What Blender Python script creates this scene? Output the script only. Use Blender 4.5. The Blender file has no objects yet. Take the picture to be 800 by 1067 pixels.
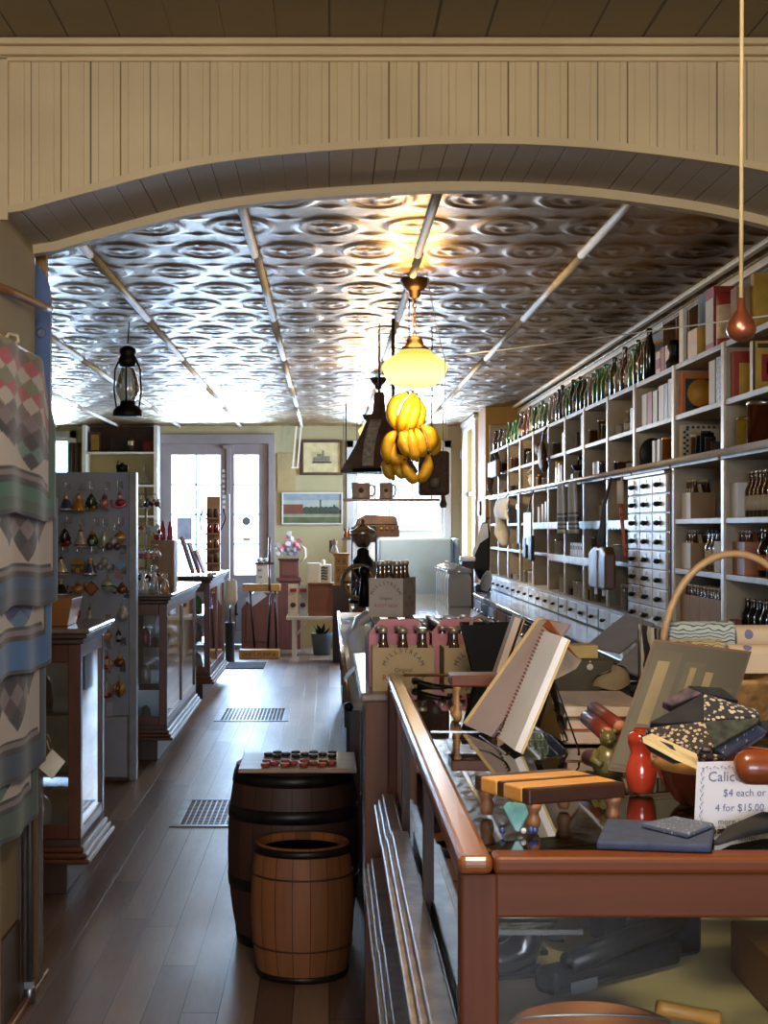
import bpy, bmesh, math, random
import numpy as np
from mathutils import Vector, Matrix, Euler
random.seed(7)
SC = bpy.context.scene
COL = SC.collection
F, H, CX, CY = 1600.0, 1.6, 343.0, 550.0      # focal length in px, eye height, vanishing point of the room's long axis

def px(x, Y): return (x - CX) * Y / F
def pz(y, Y): return H - (y - CY) * Y / F
def P(x, y, Y): return Vector((px(x, Y), Y, pz(y, Y)))
def depth_x(x, X): return X * F / (x - CX)     # depth of a point on a lengthwise plane at X
def depth_z(y, Z): return (H - Z) * F / (y - CY)

def lin(c):
    def f(v):
        v /= 255.0
        return v / 12.92 if v <= 0.04045 else ((v + 0.055) / 1.055) ** 2.4
    return (f(c[0]), f(c[1]), f(c[2]), 1.0)

# ---------------------------------------------------------------- materials
class NT:
    def __init__(s, name):
        s.m = bpy.data.materials.new(name); s.m.use_nodes = True
        s.t = s.m.node_tree; s.t.nodes.clear()
        s.out = s.n('ShaderNodeOutputMaterial')
    def n(s, typ, **kw):
        nd = s.t.nodes.new(typ)
        for k, v in kw.items():
            if k.startswith('i_'):
                key = k[2:]
                nd.inputs[int(key) if key.isdigit() else key.replace('_', ' ')].default_value = v
            else: setattr(nd, k, v)
        return nd
    def l(s, a, b): s.t.links.new(a, b)
    def math(s, op, a, b=None, c=None):
        nd = s.n('ShaderNodeMath', operation=op)
        for i, v in enumerate((a, b, c)):
            if v is None: continue
            if isinstance(v, (int, float)): nd.inputs[i].default_value = v
            else: s.l(v, nd.inputs[i])
        return nd.outputs[0]
    def ramp(s, fac, stops, interp='LINEAR'):
        r = s.n('ShaderNodeValToRGB'); r.color_ramp.interpolation = interp
        el = r.color_ramp.elements
        while len(el) < len(stops): el.new(0.5)
        for e, (p, c) in zip(el, stops): e.position = p; e.color = c
        if fac is not None: s.l(fac, r.inputs[0])
        return r.outputs[0]
    def mix(s, fac, a, b, blend='MIX'):
        m = s.n('ShaderNodeMix', data_type='RGBA', blend_type=blend)
        for sock, v in ((m.inputs[0], fac), (m.inputs[6], a), (m.inputs[7], b)):
            if isinstance(v, (int, float, tuple)): sock.default_value = v
            else: s.l(v, sock)
        return m.outputs[2]
    def pos(s, kind='Object'):
        return s.n('ShaderNodeTexCoord').outputs[kind]
    def world(s): return s.n('ShaderNodeNewGeometry').outputs['Position']
    def noise(s, vec, scale=5, detail=3, rough=.5, mapping=None):
        if mapping:
            mp = s.n('ShaderNodeMapping'); mp.inputs['Scale'].default_value = mapping
            s.l(vec, mp.inputs[0]); vec = mp.outputs[0]
        nd = s.n('ShaderNodeTexNoise'); nd.inputs['Scale'].default_value = scale
        nd.inputs['Detail'].default_value = detail; nd.inputs['Roughness'].default_value = rough
        s.l(vec, nd.inputs['Vector']); return nd.outputs['Fac']
    def bump(s, h, strength=.3, dist=.01):
        b = s.n('ShaderNodeBump'); b.inputs['Strength'].default_value = strength; b.inputs['Distance'].default_value = dist
        s.l(h, b.inputs['Height']); return b.outputs[0]
    def bsdf(s, color, rough=.5, metal=0, normal=None, coat=0, spec=.5, emit=None, estr=0, sheen=0):
        b = s.n('ShaderNodeBsdfPrincipled')
        for sock, v in (('Base Color', color), ('Roughness', rough), ('Metallic', metal)):
            if isinstance(v, (int, float, tuple)): b.inputs[sock].default_value = v
            else: s.l(v, b.inputs[sock])
        if normal is not None: s.l(normal, b.inputs['Normal'])
        b.inputs['Coat Weight'].default_value = coat; b.inputs['Coat Roughness'].default_value = .15
        b.inputs['Specular IOR Level'].default_value = spec
        b.inputs['Sheen Weight'].default_value = sheen
        if emit: b.inputs['Emission Color'].default_value = emit; b.inputs['Emission Strength'].default_value = estr
        s.l(b.outputs[0], s.out.inputs[0]); return b

MATS = {}
def paint(name, c, rough=.5, metal=0, var=.12, scale=9, bump=.0, bscale=60, coat=0, spec=.5, sheen=0):
    """A plain coloured surface, slightly mottled by its own uneven colour."""
    if name in MATS: return MATS[name]
    s = NT(name); col = lin(c); p = s.pos()
    n = s.noise(p, scale, 4)
    d = tuple(v * (1 - var * 1.6) for v in col[:3]) + (1,); u = tuple(min(1, v * (1 + var * 1.6)) for v in col[:3]) + (1,)
    cc = s.ramp(n, [(.3, d), (.7, u)])
    nm = s.bump(s.noise(p, bscale, 3), bump, .004) if bump else None
    s.bsdf(cc, rough, metal, nm, coat, spec, sheen=sheen)
    MATS[name] = s.m; return s.m

def wood(name, c, dark=.55, axis=0, rough=.45, grain=14, coat=.0, spec=.5, wear=0):
    """Wood with grain stretched along one axis."""
    if name in MATS: return MATS[name]
    s = NT(name); col = lin(c); p = s.pos()
    sc = [1.0, 1.0, 1.0]; sc[axis] = .07
    n1 = s.noise(p, grain, 5, .6, tuple(sc)); n2 = s.noise(p, grain * 6, 3, .6, tuple(sc))
    n = s.math('ADD', s.math('MULTIPLY', n1, .7), s.math('MULTIPLY', n2, .3))
    d = tuple(v * dark for v in col[:3]) + (1,); u = tuple(min(1, v * 1.3) for v in col[:3]) + (1,)
    cc = s.ramp(n, [(.3, d), (.5, col), (.72, u)])
    nm = s.bump(n2, .15, .002)
    s.bsdf(cc, rough, 0, nm, coat, spec)
    MATS[name] = s.m; return s.m

def glassy(name, tint=(255, 255, 255), refl=.1, rough=.02, body=None, bodyf=0, fk=1.0):
    """Clear or coloured glass: see-through with a mirror-like gloss."""
    if name in MATS: return MATS[name]
    s = NT(name)
    tr = s.n('ShaderNodeBsdfTransparent'); tr.inputs[0].default_value = lin(tint)
    gl = s.n('ShaderNodeBsdfGlossy'); gl.inputs['Roughness'].default_value = rough
    gl.inputs['Color'].default_value = (1, 1, 1, 1)
    fr = s.n('ShaderNodeFresnel'); fr.inputs[0].default_value = 1.5
    f = s.math('MINIMUM', s.math('ADD', s.math('MULTIPLY', fr.outputs[0], fk), refl), .97)
    base = tr.outputs[0]
    if body:
        df = s.n('ShaderNodeBsdfDiffuse'); df.inputs[0].default_value = lin(body)
        m0 = s.n('ShaderNodeMixShader'); m0.inputs[0].default_value = bodyf
        s.l(tr.outputs[0], m0.inputs[1]); s.l(df.outputs[0], m0.inputs[2]); base = m0.outputs[0]
    m = s.n('ShaderNodeMixShader'); s.l(f, m.inputs[0]); s.l(base, m.inputs[1]); s.l(gl.outputs[0], m.inputs[2])
    s.l(m.outputs[0], s.out.inputs[0]); MATS[name] = s.m; return s.m

def glow(name, c, strength):
    if name in MATS: return MATS[name]
    s = NT(name); e = s.n('ShaderNodeEmission'); e.inputs[0].default_value = c; e.inputs[1].default_value = strength
    s.l(e.outputs[0], s.out.inputs[0]); MATS[name] = s.m; return s.m

def vcol(name, rough=.8, bump=.25, sheen=.2, bscale=220):
    """Cloth whose patchwork or print is stored in the mesh as a colour attribute."""
    if name in MATS: return MATS[name]
    s = NT(name); a = s.n('ShaderNodeAttribute'); a.attribute_name = 'print'
    n = s.noise(s.pos(), bscale, 2)
    c = s.mix(.25, a.outputs['Color'], s.ramp(n, [(.2, (.6, .6, .6, 1)), (.8, (1.2, 1.2, 1.2, 1))]), 'MULTIPLY')
    s.bsdf(c, rough, 0, s.bump(n, bump, .003), sheen=sheen); MATS[name] = s.m; return s.m

# ---------------------------------------------------------------- mesh builder
def rotm(rx=0, ry=0, rz=0): return Euler((rx, ry, rz)).to_matrix().to_4x4()
def frame(o, u, v, w):
    M = Matrix.Identity(4)
    for i, a in enumerate((u, v, w)):
        for k in range(3): M[k][i] = a[k]
    for k in range(3): M[k][3] = o[k]
    return M

class MB:
    def __init__(s): s.v, s.f, s.mi, s.sm = [], [], [], []; s.M = None; s.m = 0
    def add(s, vs, fs, smooth=False, mi=None):
        b = len(s.v)
        for p in vs:
            p = Vector(p)
            s.v.append(s.M @ p if s.M is not None else p)
        for f in fs:
            s.f.append([b + i for i in f]); s.mi.append(s.m if mi is None else mi); s.sm.append(smooth)
        return s
    def box(s, a, b, mi=None, smooth=False):
        x0, x1 = sorted((a[0], b[0])); y0, y1 = sorted((a[1], b[1])); z0, z1 = sorted((a[2], b[2]))
        vs = [(x0, y0, z0), (x1, y0, z0), (x1, y1, z0), (x0, y1, z0), (x0, y0, z1), (x1, y0, z1), (x1, y1, z1), (x0, y1, z1)]
        return s.add(vs, [(0, 3, 2, 1), (4, 5, 6, 7), (0, 1, 5, 4), (1, 2, 6, 5), (2, 3, 7, 6), (3, 0, 4, 7)], smooth, mi)
    def cbox(s, c, d, mi=None): return s.box([c[i] - d[i] / 2 for i in range(3)], [c[i] + d[i] / 2 for i in range(3)], mi)
    def slab(s, o, u, v, w, mi=None):
        o, u, v, w = map(Vector, (o, u, v, w))
        if u.cross(v).dot(w) < 0: u, v = v, u
        vs = [o, o + u, o + u + v, o + v, o + w, o + u + w, o + u + v + w, o + v + w]
        return s.add(vs, [(0, 3, 2, 1), (4, 5, 6, 7), (0, 1, 5, 4), (1, 2, 6, 5), (2, 3, 7, 6), (3, 0, 4, 7)], False, mi)
    def lathe(s, prof, o=(0, 0, 0), seg=16, mi=None, smooth=True, M=None, cap=True):
        """prof: (radius, height[, material slot]) pairs from one end to the other."""
        o = Vector(o); vs = []; fs = []; ms = []
        for r in prof:
            for k in range(seg):
                a = 2 * math.pi * k / seg
                p = Vector((r[0] * math.cos(a), r[0] * math.sin(a), r[1]))
                vs.append(o + ((M @ p) if M is not None else p))
        b = len(s.v)
        for i in range(len(prof) - 1):
            slot = prof[i][2] if len(prof[i]) > 2 else (s.m if mi is None else mi)
            for k in range(seg):
                k2 = (k + 1) % seg
                fs.append((i * seg + k, i * seg + k2, (i + 1) * seg + k2, (i + 1) * seg + k)); ms.append(slot)
        n0 = len(fs)
        if cap:
            if prof[0][0] > 1e-5: fs.append(tuple(range(seg))[::-1]); ms.append(ms[0] if ms else 0)
            if prof[-1][0] > 1e-5: fs.append(tuple((len(prof) - 1) * seg + k for k in range(seg))); ms.append(ms[n0 - 1])
        for p in vs: s.v.append(s.M @ p if s.M is not None else p)
        for i, f in enumerate(fs):
            s.f.append([b + j for j in f]); s.mi.append(ms[i]); s.sm.append(smooth and i < n0)
        return s
    def tube(s, pts, r, seg=8, mi=None, flat=1.0):
        pts = [Vector(p) for p in pts]; n = len(pts); rs = r if isinstance(r, (list, tuple)) else [r] * n
        vs, fs = [], []; ref = None
        for i, p in enumerate(pts):
            d = (pts[min(i + 1, n - 1)] - pts[max(i - 1, 0)]).normalized()
            if ref is None:
                ref = Vector((0, 0, 1)) if abs(d.z) < .9 else Vector((1, 0, 0))
            a = (ref - d * ref.dot(d)).normalized(); b = d.cross(a); ref = a
            for k in range(seg):
                t = 2 * math.pi * k / seg
                vs.append(p + a * (rs[i] * math.cos(t)) + b * (rs[i] * flat * math.sin(t)))
        for i in range(n - 1):
            for k in range(seg):
                k2 = (k + 1) % seg
                fs.append((i * seg + k, i * seg + k2, (i + 1) * seg + k2, (i + 1) * seg + k))
        fs.append(tuple(range(seg))[::-1]); fs.append(tuple((n - 1) * seg + k for k in range(seg)))
        return s.add(vs, fs, True, mi)
    def ball(s, c, r, seg=12, rings=8, mi=None):
        if isinstance(r, (int, float)): r = (r, r, r)
        c = Vector(c); prof = []
        vs, fs = [], []
        for i in range(rings + 1):
            t = math.pi * i / rings
            for k in range(seg):
                a = 2 * math.pi * k / seg
                vs.append(c + Vector((r[0] * math.sin(t) * math.cos(a), r[1] * math.sin(t) * math.sin(a), -r[2] * math.cos(t))))
        for i in range(rings):
            for k in range(seg):
                k2 = (k + 1) % seg
                fs.append((i * seg + k, i * seg + k2, (i + 1) * seg + k2, (i + 1) * seg + k))
        return s.add(vs, fs, True, mi)
    def prism(s, pts, w, mi=None, smooth=False):
        """Extrude a closed planar outline (3-D points) by the vector w."""
        pts = [Vector(p) for p in pts]; w = Vector(w); n = len(pts)
        nrm = Vector((0, 0, 0))
        for i in range(n): nrm += pts[i].cross(pts[(i + 1) % n])
        if nrm.dot(w) < 0: pts.reverse()
        vs = pts + [p + w for p in pts]
        fs = [tuple(range(n))[::-1], tuple(range(n, 2 * n))] + [(i, (i + 1) % n, n + (i + 1) % n, n + i) for i in range(n)]
        return s.add(vs, fs, smooth, mi)
    def grid(s, fn, nu, nv, mi=None, smooth=True):
        """A surface sampled from fn(u, v), u and v running 0..1."""
        vs = [fn(i / nu, j / nv) for j in range(nv + 1) for i in range(nu + 1)]
        fs = [(j * (nu + 1) + i, j * (nu + 1) + i + 1, (j + 1) * (nu + 1) + i + 1, (j + 1) * (nu + 1) + i) for j in range(nv) for i in range(nu)]
        return s.add(vs, fs, smooth, mi)
    def text(s, body, o, right, up, size, mi=None, depth=.0006, align='CENTER'):
        """Raised lettering laid out in the plane spanned by right and up; o is the middle of its baseline."""
        right, up = Vector(right).normalized(), Vector(up).normalized(); nrm = right.cross(up)
        cu = bpy.data.curves.new('lettering', 'FONT'); cu.body = body; cu.size = size; cu.align_x = align; cu.resolution_u = 2
        ob = bpy.data.objects.new('lettering', cu); COL.objects.link(ob)
        dg = bpy.context.evaluated_depsgraph_get(); me = bpy.data.meshes.new_from_object(ob.evaluated_get(dg))
        o = Vector(o) + nrm * depth
        vs = [o + right * v.co.x + up * v.co.y for v in me.vertices]
        s.add(vs, [tuple(p.vertices) for p in me.polygons], False, mi)
        bpy.data.objects.remove(ob); bpy.data.curves.remove(cu); bpy.data.meshes.remove(me)
        return s
    def arc_text(s, body, c, right, up, radius, a0, a1, size, mi=None):
        right, up = Vector(right).normalized(), Vector(up).normalized()
        for i, ch in enumerate(body):
            a = math.radians(a0 + (a1 - a0) * i / (len(body) - 1))
            d = right * math.cos(a) + up * math.sin(a); r2 = right * math.sin(a) - up * math.cos(a)
            s.text(ch, Vector(c) + d * radius, r2, d, size, mi)
        return s
    def build(s, name, mats, parent=None, bevel=0, seg=2, loc=None, solid=0, sub=0):
        if not isinstance(mats, (list, tuple)): mats = [mats]
        me = bpy.data.meshes.new(name)
        if parent is not None:
            r = parent
            while r.parent: r = r.parent
            off = r.location.copy()
        elif loc is not None: off = Vector(loc)
        else:
            off = Vector((sum(p.x for p in s.v) / len(s.v), sum(p.y for p in s.v) / len(s.v), min(p.z for p in s.v)))
        me.from_pydata([p - off for p in s.v], [], s.f)
        for m in mats: me.materials.append(m)
        me.polygons.foreach_set('material_index', [min(i, len(mats) - 1) for i in s.mi])
        me.polygons.foreach_set('use_smooth', s.sm); me.update()
        ob = bpy.data.objects.new(name, me); COL.objects.link(ob)
        if parent is not None: ob.parent = parent
        else: ob.location = off
        if bevel:
            b = ob.modifiers.new('bevel', 'BEVEL'); b.width = bevel; b.segments = seg; b.limit_method = 'ANGLE'; b.angle_limit = .7
        if solid:
            b = ob.modifiers.new('solid', 'SOLIDIFY'); b.thickness = solid; b.offset = 0
        if sub:
            b = ob.modifiers.new('sub', 'SUBSURF'); b.levels = sub; b.render_levels = sub
        return ob

LABELS = {}
def tag(o, label, cat, group=None):
    o['label'] = label; o['category'] = cat
    if group: o['group'] = group
    return o
def thing(name, label, cat, loc=(0, 0, 0), group=None, rz=0):
    o = bpy.data.objects.new(name, None); COL.objects.link(o); o.empty_display_size = .05
    o.location = loc; o.rotation_euler = (0, 0, rz)
    return tag(o, label, cat, group)
def struct(o): o['kind'] = 'structure'; return o
def dup(root, loc, rz=0, label=None, group=None, scale=None):
    r = root.copy(); COL.objects.link(r); r.location = loc; r.rotation_euler = (0, 0, rz)
    if label: r['label'] = label
    if group: r['group'] = group
    if scale: r.scale = (scale,) * 3 if isinstance(scale, (int, float)) else scale
    for ch in list(root.children):
        c = ch.copy(); COL.objects.link(c); c.parent = r
        for g in ch.children:
            d = g.copy(); COL.objects.link(d); d.parent = c
    return r
def settle(root, loc, rz=0, scale=None):
    root.location = loc; root.rotation_euler = (0, 0, rz)
    if scale: root.scale = (scale,) * 3 if isinstance(scale, (int, float)) else scale
    return root
ORD = ['first', 'second', 'third', 'fourth', 'fifth', 'sixth', 'seventh', 'eighth', 'ninth', 'tenth', 'eleventh', 'twelfth', 'thirteenth',
       'fourteenth', 'fifteenth', 'sixteenth', 'seventeenth', 'eighteenth', 'nineteenth', 'twentieth']
# ================================================================= the room
YA0, YA1 = 4.84, 5.41          # arch wall front and back
YW = 21.0                      # street wall
ZC = 3.0                       # pressed tin ceiling
ZF = 1.6 + 507 * YA0 / F       # plank ceiling of the near room
XL, XR, XJ = -4.8, 2.22, 1.8   # left wall, right wall, right wall beside the street window
YJ = 17.7

def mat_floor():
    s = NT('floor boards'); w = s.world(); sp = s.n('ShaderNodeSeparateXYZ'); s.l(w, sp.inputs[0])
    bx = s.math('DIVIDE', sp.outputs[0], .122); ib = s.math('FLOOR', bx); fx = s.math('FRACT', bx)
    wn = s.n('ShaderNodeTexWhiteNoise', noise_dimensions='1D'); s.l(ib, wn.inputs['W'])
    yy = s.math('ADD', s.math('DIVIDE', sp.outputs[1], 2.6), s.math('MULTIPLY', wn.outputs['Value'], 7.0))
    iy = s.math('FLOOR', yy); fy = s.math('FRACT', yy)
    wn2 = s.n('ShaderNodeTexWhiteNoise', noise_dimensions='2D'); cb = s.n('ShaderNodeCombineXYZ'); s.l(ib, cb.inputs[0]); s.l(iy, cb.inputs[1]); s.l(cb.outputs[0], wn2.inputs['Vector'])
    grain = s.noise(w, 10, 5, .6, (1.6, .1, 1)); dirt = s.noise(w, 1.3, 5, .65, (1.2, .6, 1)); fine = s.noise(w, 60, 3, .7, (1.5, .15, 1))
    v = s.math('ADD', s.math('MULTIPLY', wn2.outputs['Value'], .45), s.math('ADD', s.math('MULTIPLY', grain, .35), s.math('MULTIPLY', dirt, .4)))
    c = s.ramp(v, [(.25, lin((84, 62, 52))), (.55, lin((124, 98, 84))), (.85, lin((162, 136, 118)))])
    gap = s.math('MAXIMUM', s.math('GREATER_THAN', s.math('ABSOLUTE', s.math('SUBTRACT', fx, .5)), .484), s.math('GREATER_THAN', s.math('ABSOLUTE', s.math('SUBTRACT', fy, .5)), .4985))
    c = s.mix(gap, c, lin((28, 20, 16)))
    rough = s.ramp(s.math('ADD', s.math('MULTIPLY', dirt, .6), s.math('MULTIPLY', fine, .4)), [(.3, (.28,) * 3 + (1,)), (.7, (.52,) * 3 + (1,))])
    h = s.math('SUBTRACT', s.math('ADD', s.math('MULTIPLY', fine, .3), s.math('MULTIPLY', wn2.outputs['Value'], .5)), s.math('MULTIPLY', gap, 1.5))
    s.bsdf(c, rough, 0, s.bump(h, .4, .005), spec=.8); return s.m

def mat_boards(name, c, axis, pitch, dirt_amt=.5, rough=.55, bead=True, seam=.02, seam_c=(70, 55, 38)):
    """Painted matchboard: seams every pitch along one world axis, some of them opened up and dirty."""
    s = NT(name); w = s.world(); sp = s.n('ShaderNodeSeparateXYZ'); s.l(w, sp.inputs[0])
    b = s.math('DIVIDE', sp.outputs[axis], pitch); ib = s.math('FLOOR', s.math('ADD', b, .5)); f = s.math('ABSOLUTE', s.math('SUBTRACT', b, ib))
    wn = s.n('ShaderNodeTexWhiteNoise', noise_dimensions='1D'); s.l(ib, wn.inputs['W'])
    line = s.math('LESS_THAN', f, s.math('MULTIPLY', wn.outputs['Value'], seam))
    lum = s.noise(w, 2.2, 4); col = lin(c)
    cc = s.ramp(lum, [(.3, tuple(v * .86 for v in col[:3]) + (1,)), (.7, tuple(v * 1.1 for v in col[:3]) + (1,))])
    cc = s.mix(s.math('MULTIPLY', line, dirt_amt), cc, lin(seam_c))
    g = s.math('MINIMUM', s.math('MULTIPLY', f, 30), 1.0)
    if bead:
        b2 = s.math('ABSOLUTE', s.math('SUBTRACT', s.math('FRACT', s.math('MULTIPLY', b, 2)), .5))
        b2 = s.math('MINIMUM', s.math('MULTIPLY', b2, 14), 1.0)
        g = s.math('ADD', g, s.math('MULTIPLY', b2, .5))
    s.bsdf(cc, rough, 0, s.bump(g, .5, .006)); return s.m

CREAM = (196, 174, 132)
M_beadface = mat_boards('cream beadboard', CREAM, 0, .094, .75, seam=.03)
M_soffit = mat_boards('cream soffit boards', (186, 174, 158), 0, .075, .8, seam=.04, bead=False)
M_planks = mat_boards('olive ceiling planks', (112, 96, 66), 0, .163, .95, seam=.035, bead=False, seam_c=(22, 16, 10))
M_cream = paint('cream paint', CREAM, .5, var=.05, scale=3, bump=.05)
M_jamb = paint('tan plaster', (172, 156, 122), .7, var=.06, scale=2)
M_olive = paint('olive wall', (180, 166, 124), .75, var=.06, scale=1.5)
M_tanwall = paint('tan wall', (150, 134, 104), .75, var=.06, scale=1.5)
M_ochre = paint('ochre wall', (176, 134, 68), .7, var=.06, scale=1.5)
M_lilac = paint('lilac grey paint', (150, 138, 138), .5, var=.05, scale=4)
M_white = paint('white paint', (214, 210, 206), .45, var=.04, scale=5)
M_batten = paint('pale batten paint', (232, 224, 208), .6, var=.06, scale=6)
M_dkwood = wood('dark brown wood', (66, 38, 24), axis=2)
M_brown = wood('brown cabinet wood', (96, 52, 28), axis=1, rough=.32, coat=.3)
M_brownx = wood('brown cabinet wood across', (110, 56, 30), axis=0, rough=.32, coat=.3)
M_brownz = wood('brown cabinet wood upright', (96, 50, 27), axis=2, rough=.34, coat=.3)
M_pine = wood('pale pine', (206, 168, 110), .75, axis=0, rough=.5)
M_glass = glassy('window glass', refl=.02)
M_iron = paint('black iron', (26, 24, 23), .45, .6, var=.2)
M_steel = paint('grey steel', (150, 152, 155), .35, .9, var=.08)

# floor
struct(MB().box((XL - .2, -4.2, -.12), (3.6, YW + .15, 0)).build('floor', mat_floor()))
struct(MB().box((-7, YW + .15, -.14), (6, 28, -.04)).build('pavement', paint('pavement', (200, 198, 194), .9)))

# near room
struct(MB().box((-2.3, -4.2, ZF), (3.4, YA0, ZF + .1)).build('ceiling_planks', M_planks))
struct(MB().box((-2.4, -4.2, 0), (-2.3, YA0, ZF)).build('wall_near_left', M_jamb))
struct(MB().box((3.3, -4.2, 0), (3.4, YA0, ZF)).build('wall_near_right', M_jamb))
b = MB()
b.box((-2.4, -4.3, 0), (-1.2, -4.2, ZF)); b.box((1.6, -4.3, 0), (3.4, -4.2, ZF)); b.box((-1.2, -4.3, 2.7), (1.6, -4.2, ZF)); b.box((-1.2, -4.3, 0), (1.6, -4.2, 1.0))
struct(b.build('wall_near_rear', M_jamb))

# arch wall: face, soffit, jambs, mouldings
arch_px = [(0, 226.5), (50, 211), (105, 196.5), (150, 184), (200, 172.5), (250, 165), (300, 159.5), (350, 155.5), (400, 152.5), (440, 150), (470, 149), (520, 149), (560, 150), (610, 153), (655, 157), (700, 162.5), (740, 168), (770, 172.5), (800, 178), (860, 192), (935, 218)]
arch = [(px(x, YA0), pz(y, YA0)) for x, y in arch_px]
arch[0] = (-1.037, arch[0][1])
def arch_z(x):
    for (x0, z0), (x1, z1) in zip(arch, arch[1:]):
        if x0 <= x <= x1: return z0 + (z1 - z0) * (x - x0) / (x1 - x0)
AX0, AX1 = arch[0][0], arch[-1][0]
N = 72
xs = [AX0 + (AX1 - AX0) * i / N for i in range(N + 1)]
az = [arch_z(x) for x in xs]
az = [sum(az[max(0, i - 2):i + 3]) / len(az[max(0, i - 2):i + 3]) for i in range(N + 1)]
b = MB()
for i in range(N):
    b.add([(xs[i], YA0, az[i]), (xs[i + 1], YA0, az[i + 1]), (xs[i + 1], YA0, ZF), (xs[i], YA0, ZF)], [(0, 1, 2, 3)])
    b.add([(xs[i], YA1, az[i]), (xs[i + 1], YA1, az[i + 1]), (xs[i + 1], YA1, ZF), (xs[i], YA1, ZF)], [(3, 2, 1, 0)])
b.box((-2.4, YA0, 0), (AX0, YA1, ZF), 1); b.box((AX1, YA0, 0), (3.4, YA1, ZF), 1)
struct(b.build('wall_arch', [M_beadface, M_jamb]))
b = MB()
for i in range(N):
    b.add([(xs[i], YA0, az[i]), (xs[i], YA1, az[i]), (xs[i + 1], YA1, az[i + 1]), (xs[i + 1], YA0, az[i + 1])], [(0, 1, 2, 3)])
struct(b.build('arch_soffit', M_soffit))
def arch_band(y0, y1, dz0, dz1, name, mt):
    b = MB()
    for i in range(N):
        v = []
        for k in (i, i + 1):
            v += [(xs[k], y0, az[k] + dz0), (xs[k], y1, az[k] + dz0), (xs[k], y1, az[k] + dz1), (xs[k], y0, az[k] + dz1)]
        b.add(v, [(0, 4, 5, 1), (1, 5, 6, 2), (2, 6, 7, 3), (3, 7, 4, 0)])
    return struct(b.build(name, mt))
arch_band(YA1 - .035, YA1 + .02, -.032, .04, 'arch_trim', M_cream)
arch_band(YA0 - .012, YA0 + .004, -.004, .02, 'arch_trim', M_cream)
b = MB()
b.box((-2.3, YA0 - .05, ZF - .022), (3.3, YA0, ZF - .001)); b.box((-2.3, YA0 - .03, ZF - .05), (3.3, YA0, ZF - .022)); b.box((-2.3, YA0 - .014, ZF - .066), (3.3, YA0, ZF - .05))
struct(b.build('trim_crown', M_cream, bevel=.006))
struct(MB().box((-1.17, YA0 - .014, arch[0][1] - .01), (px(9, YA0), YA0, ZF - .05)).build('trim_arch_post', M_cream, bevel=.003))
# foot of the jamb: dark skirting, quarter round, and the wooden casing with a conduit
struct(MB().box((AX0, YA0, 0), (AX0 + .012, YA1, .30)).build('baseboard_jamb', M_dkwood))
struct(MB().box((AX0 + .0, YA0, 0), (AX0 + .035, YA1 + .1, .022)).build('trim_floor', wood('reddish trim', (130, 84, 50), axis=1), bevel=.008))
b = MB(); b.box((AX0, 5.10, 0), (AX0 + .014, 5.30, 1.9)); struct(b.build('trim_casing', wood('dark casing', (70, 50, 36), axis=2)))
b = MB(); b.box((AX0, 5.32, 0), (AX0 + .03, YA1, 1.9)); struct(b.build('trim_casing', wood('mid casing', (104, 80, 56), axis=2), bevel=.004))
t = thing('conduit', 'thin grey metal conduit running up the wall beneath the quilts', 'pipe', (-1.008, 5.17, 0))
MB().tube([(-1.008, 5.17, .02), (-1.008, 5.17, 1.7)], .011, 10).build('pipe', M_steel, t)
b = MB(); b.box((-1.03, 5.155, .05), (-.995, 5.185, .075)); b.lathe([(.018, 0), (.018, .05), (.013, .055)], (-1.008, 5.17, 0)); b.build('clamp', M_steel, t)

# far room walls
def wall_x(name, y0, y1, x0, x1, z1, holes, mt):
    """A wall across the room with rectangular openings (x0, x1, z0, z1)."""
    b = MB(); x = x0
    for hx0, hx1, hz0, hz1 in sorted(holes):
        b.box((x, y0, 0), (hx0, y1, z1))
        if hz0 > 0: b.box((hx0, y0, 0), (hx1, y1, hz0))
        b.box((hx0, y0, hz1), (hx1, y1, z1)); x = hx1
    b.box((x, y0, 0), (x1, y1, z1)); return struct(b.build(name, mt))
DX0, DX1, DZ = px(166, YW), px(281, YW), pz(460, YW)
WX0, WX1, WZ0, WZ1 = px(368, YW), px(463, YW), 1.0, pz(466, YW)
LX0, LX1, LZ0, LZ1 = -4.4, px(73, YW), 1.0, pz(456, YW)
wall_x('wall_street', YW, YW + .2, XL - .2, XJ + .2, ZC, [(DX0, DX1, 0, DZ), (WX0, WX1, WZ0, WZ1), (LX0, LX1, LZ0, LZ1)], M_olive)
struct(MB().box((px(465, YW) + .02, YW - .012, 0), (XJ, YW, ZC)).build('wall_panel_tan', M_tanwall))
struct(MB().box((XL - .15, YA1, 0), (XL, YW, ZC)).build('wall_left', M_olive))
struct(MB().box((XL - .15, YA1 - .1, 0), (-2.4, YA1, ZC)).build('wall_left_return', M_olive))
struct(MB().box((XR, YA1, 0), (XR + .15, YJ, ZC)).build('wall_right', M_tanwall))
JY0, JY1, JZ0, JZ1 = 18.75, 20.35, .95, 2.9
b = MB()
b.box((XJ, YJ, 0), (XR + .15, JY0, ZC)); b.box((XJ, JY1, 0), (XR + .15, YW, ZC)); b.box((XJ, JY0, 0), (XR + .15, JY1, JZ0)); b.box((XJ, JY0, JZ1), (XR + .15, JY1, ZC))
struct(b.build('wall_right_street_end', M_ochre))

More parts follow.
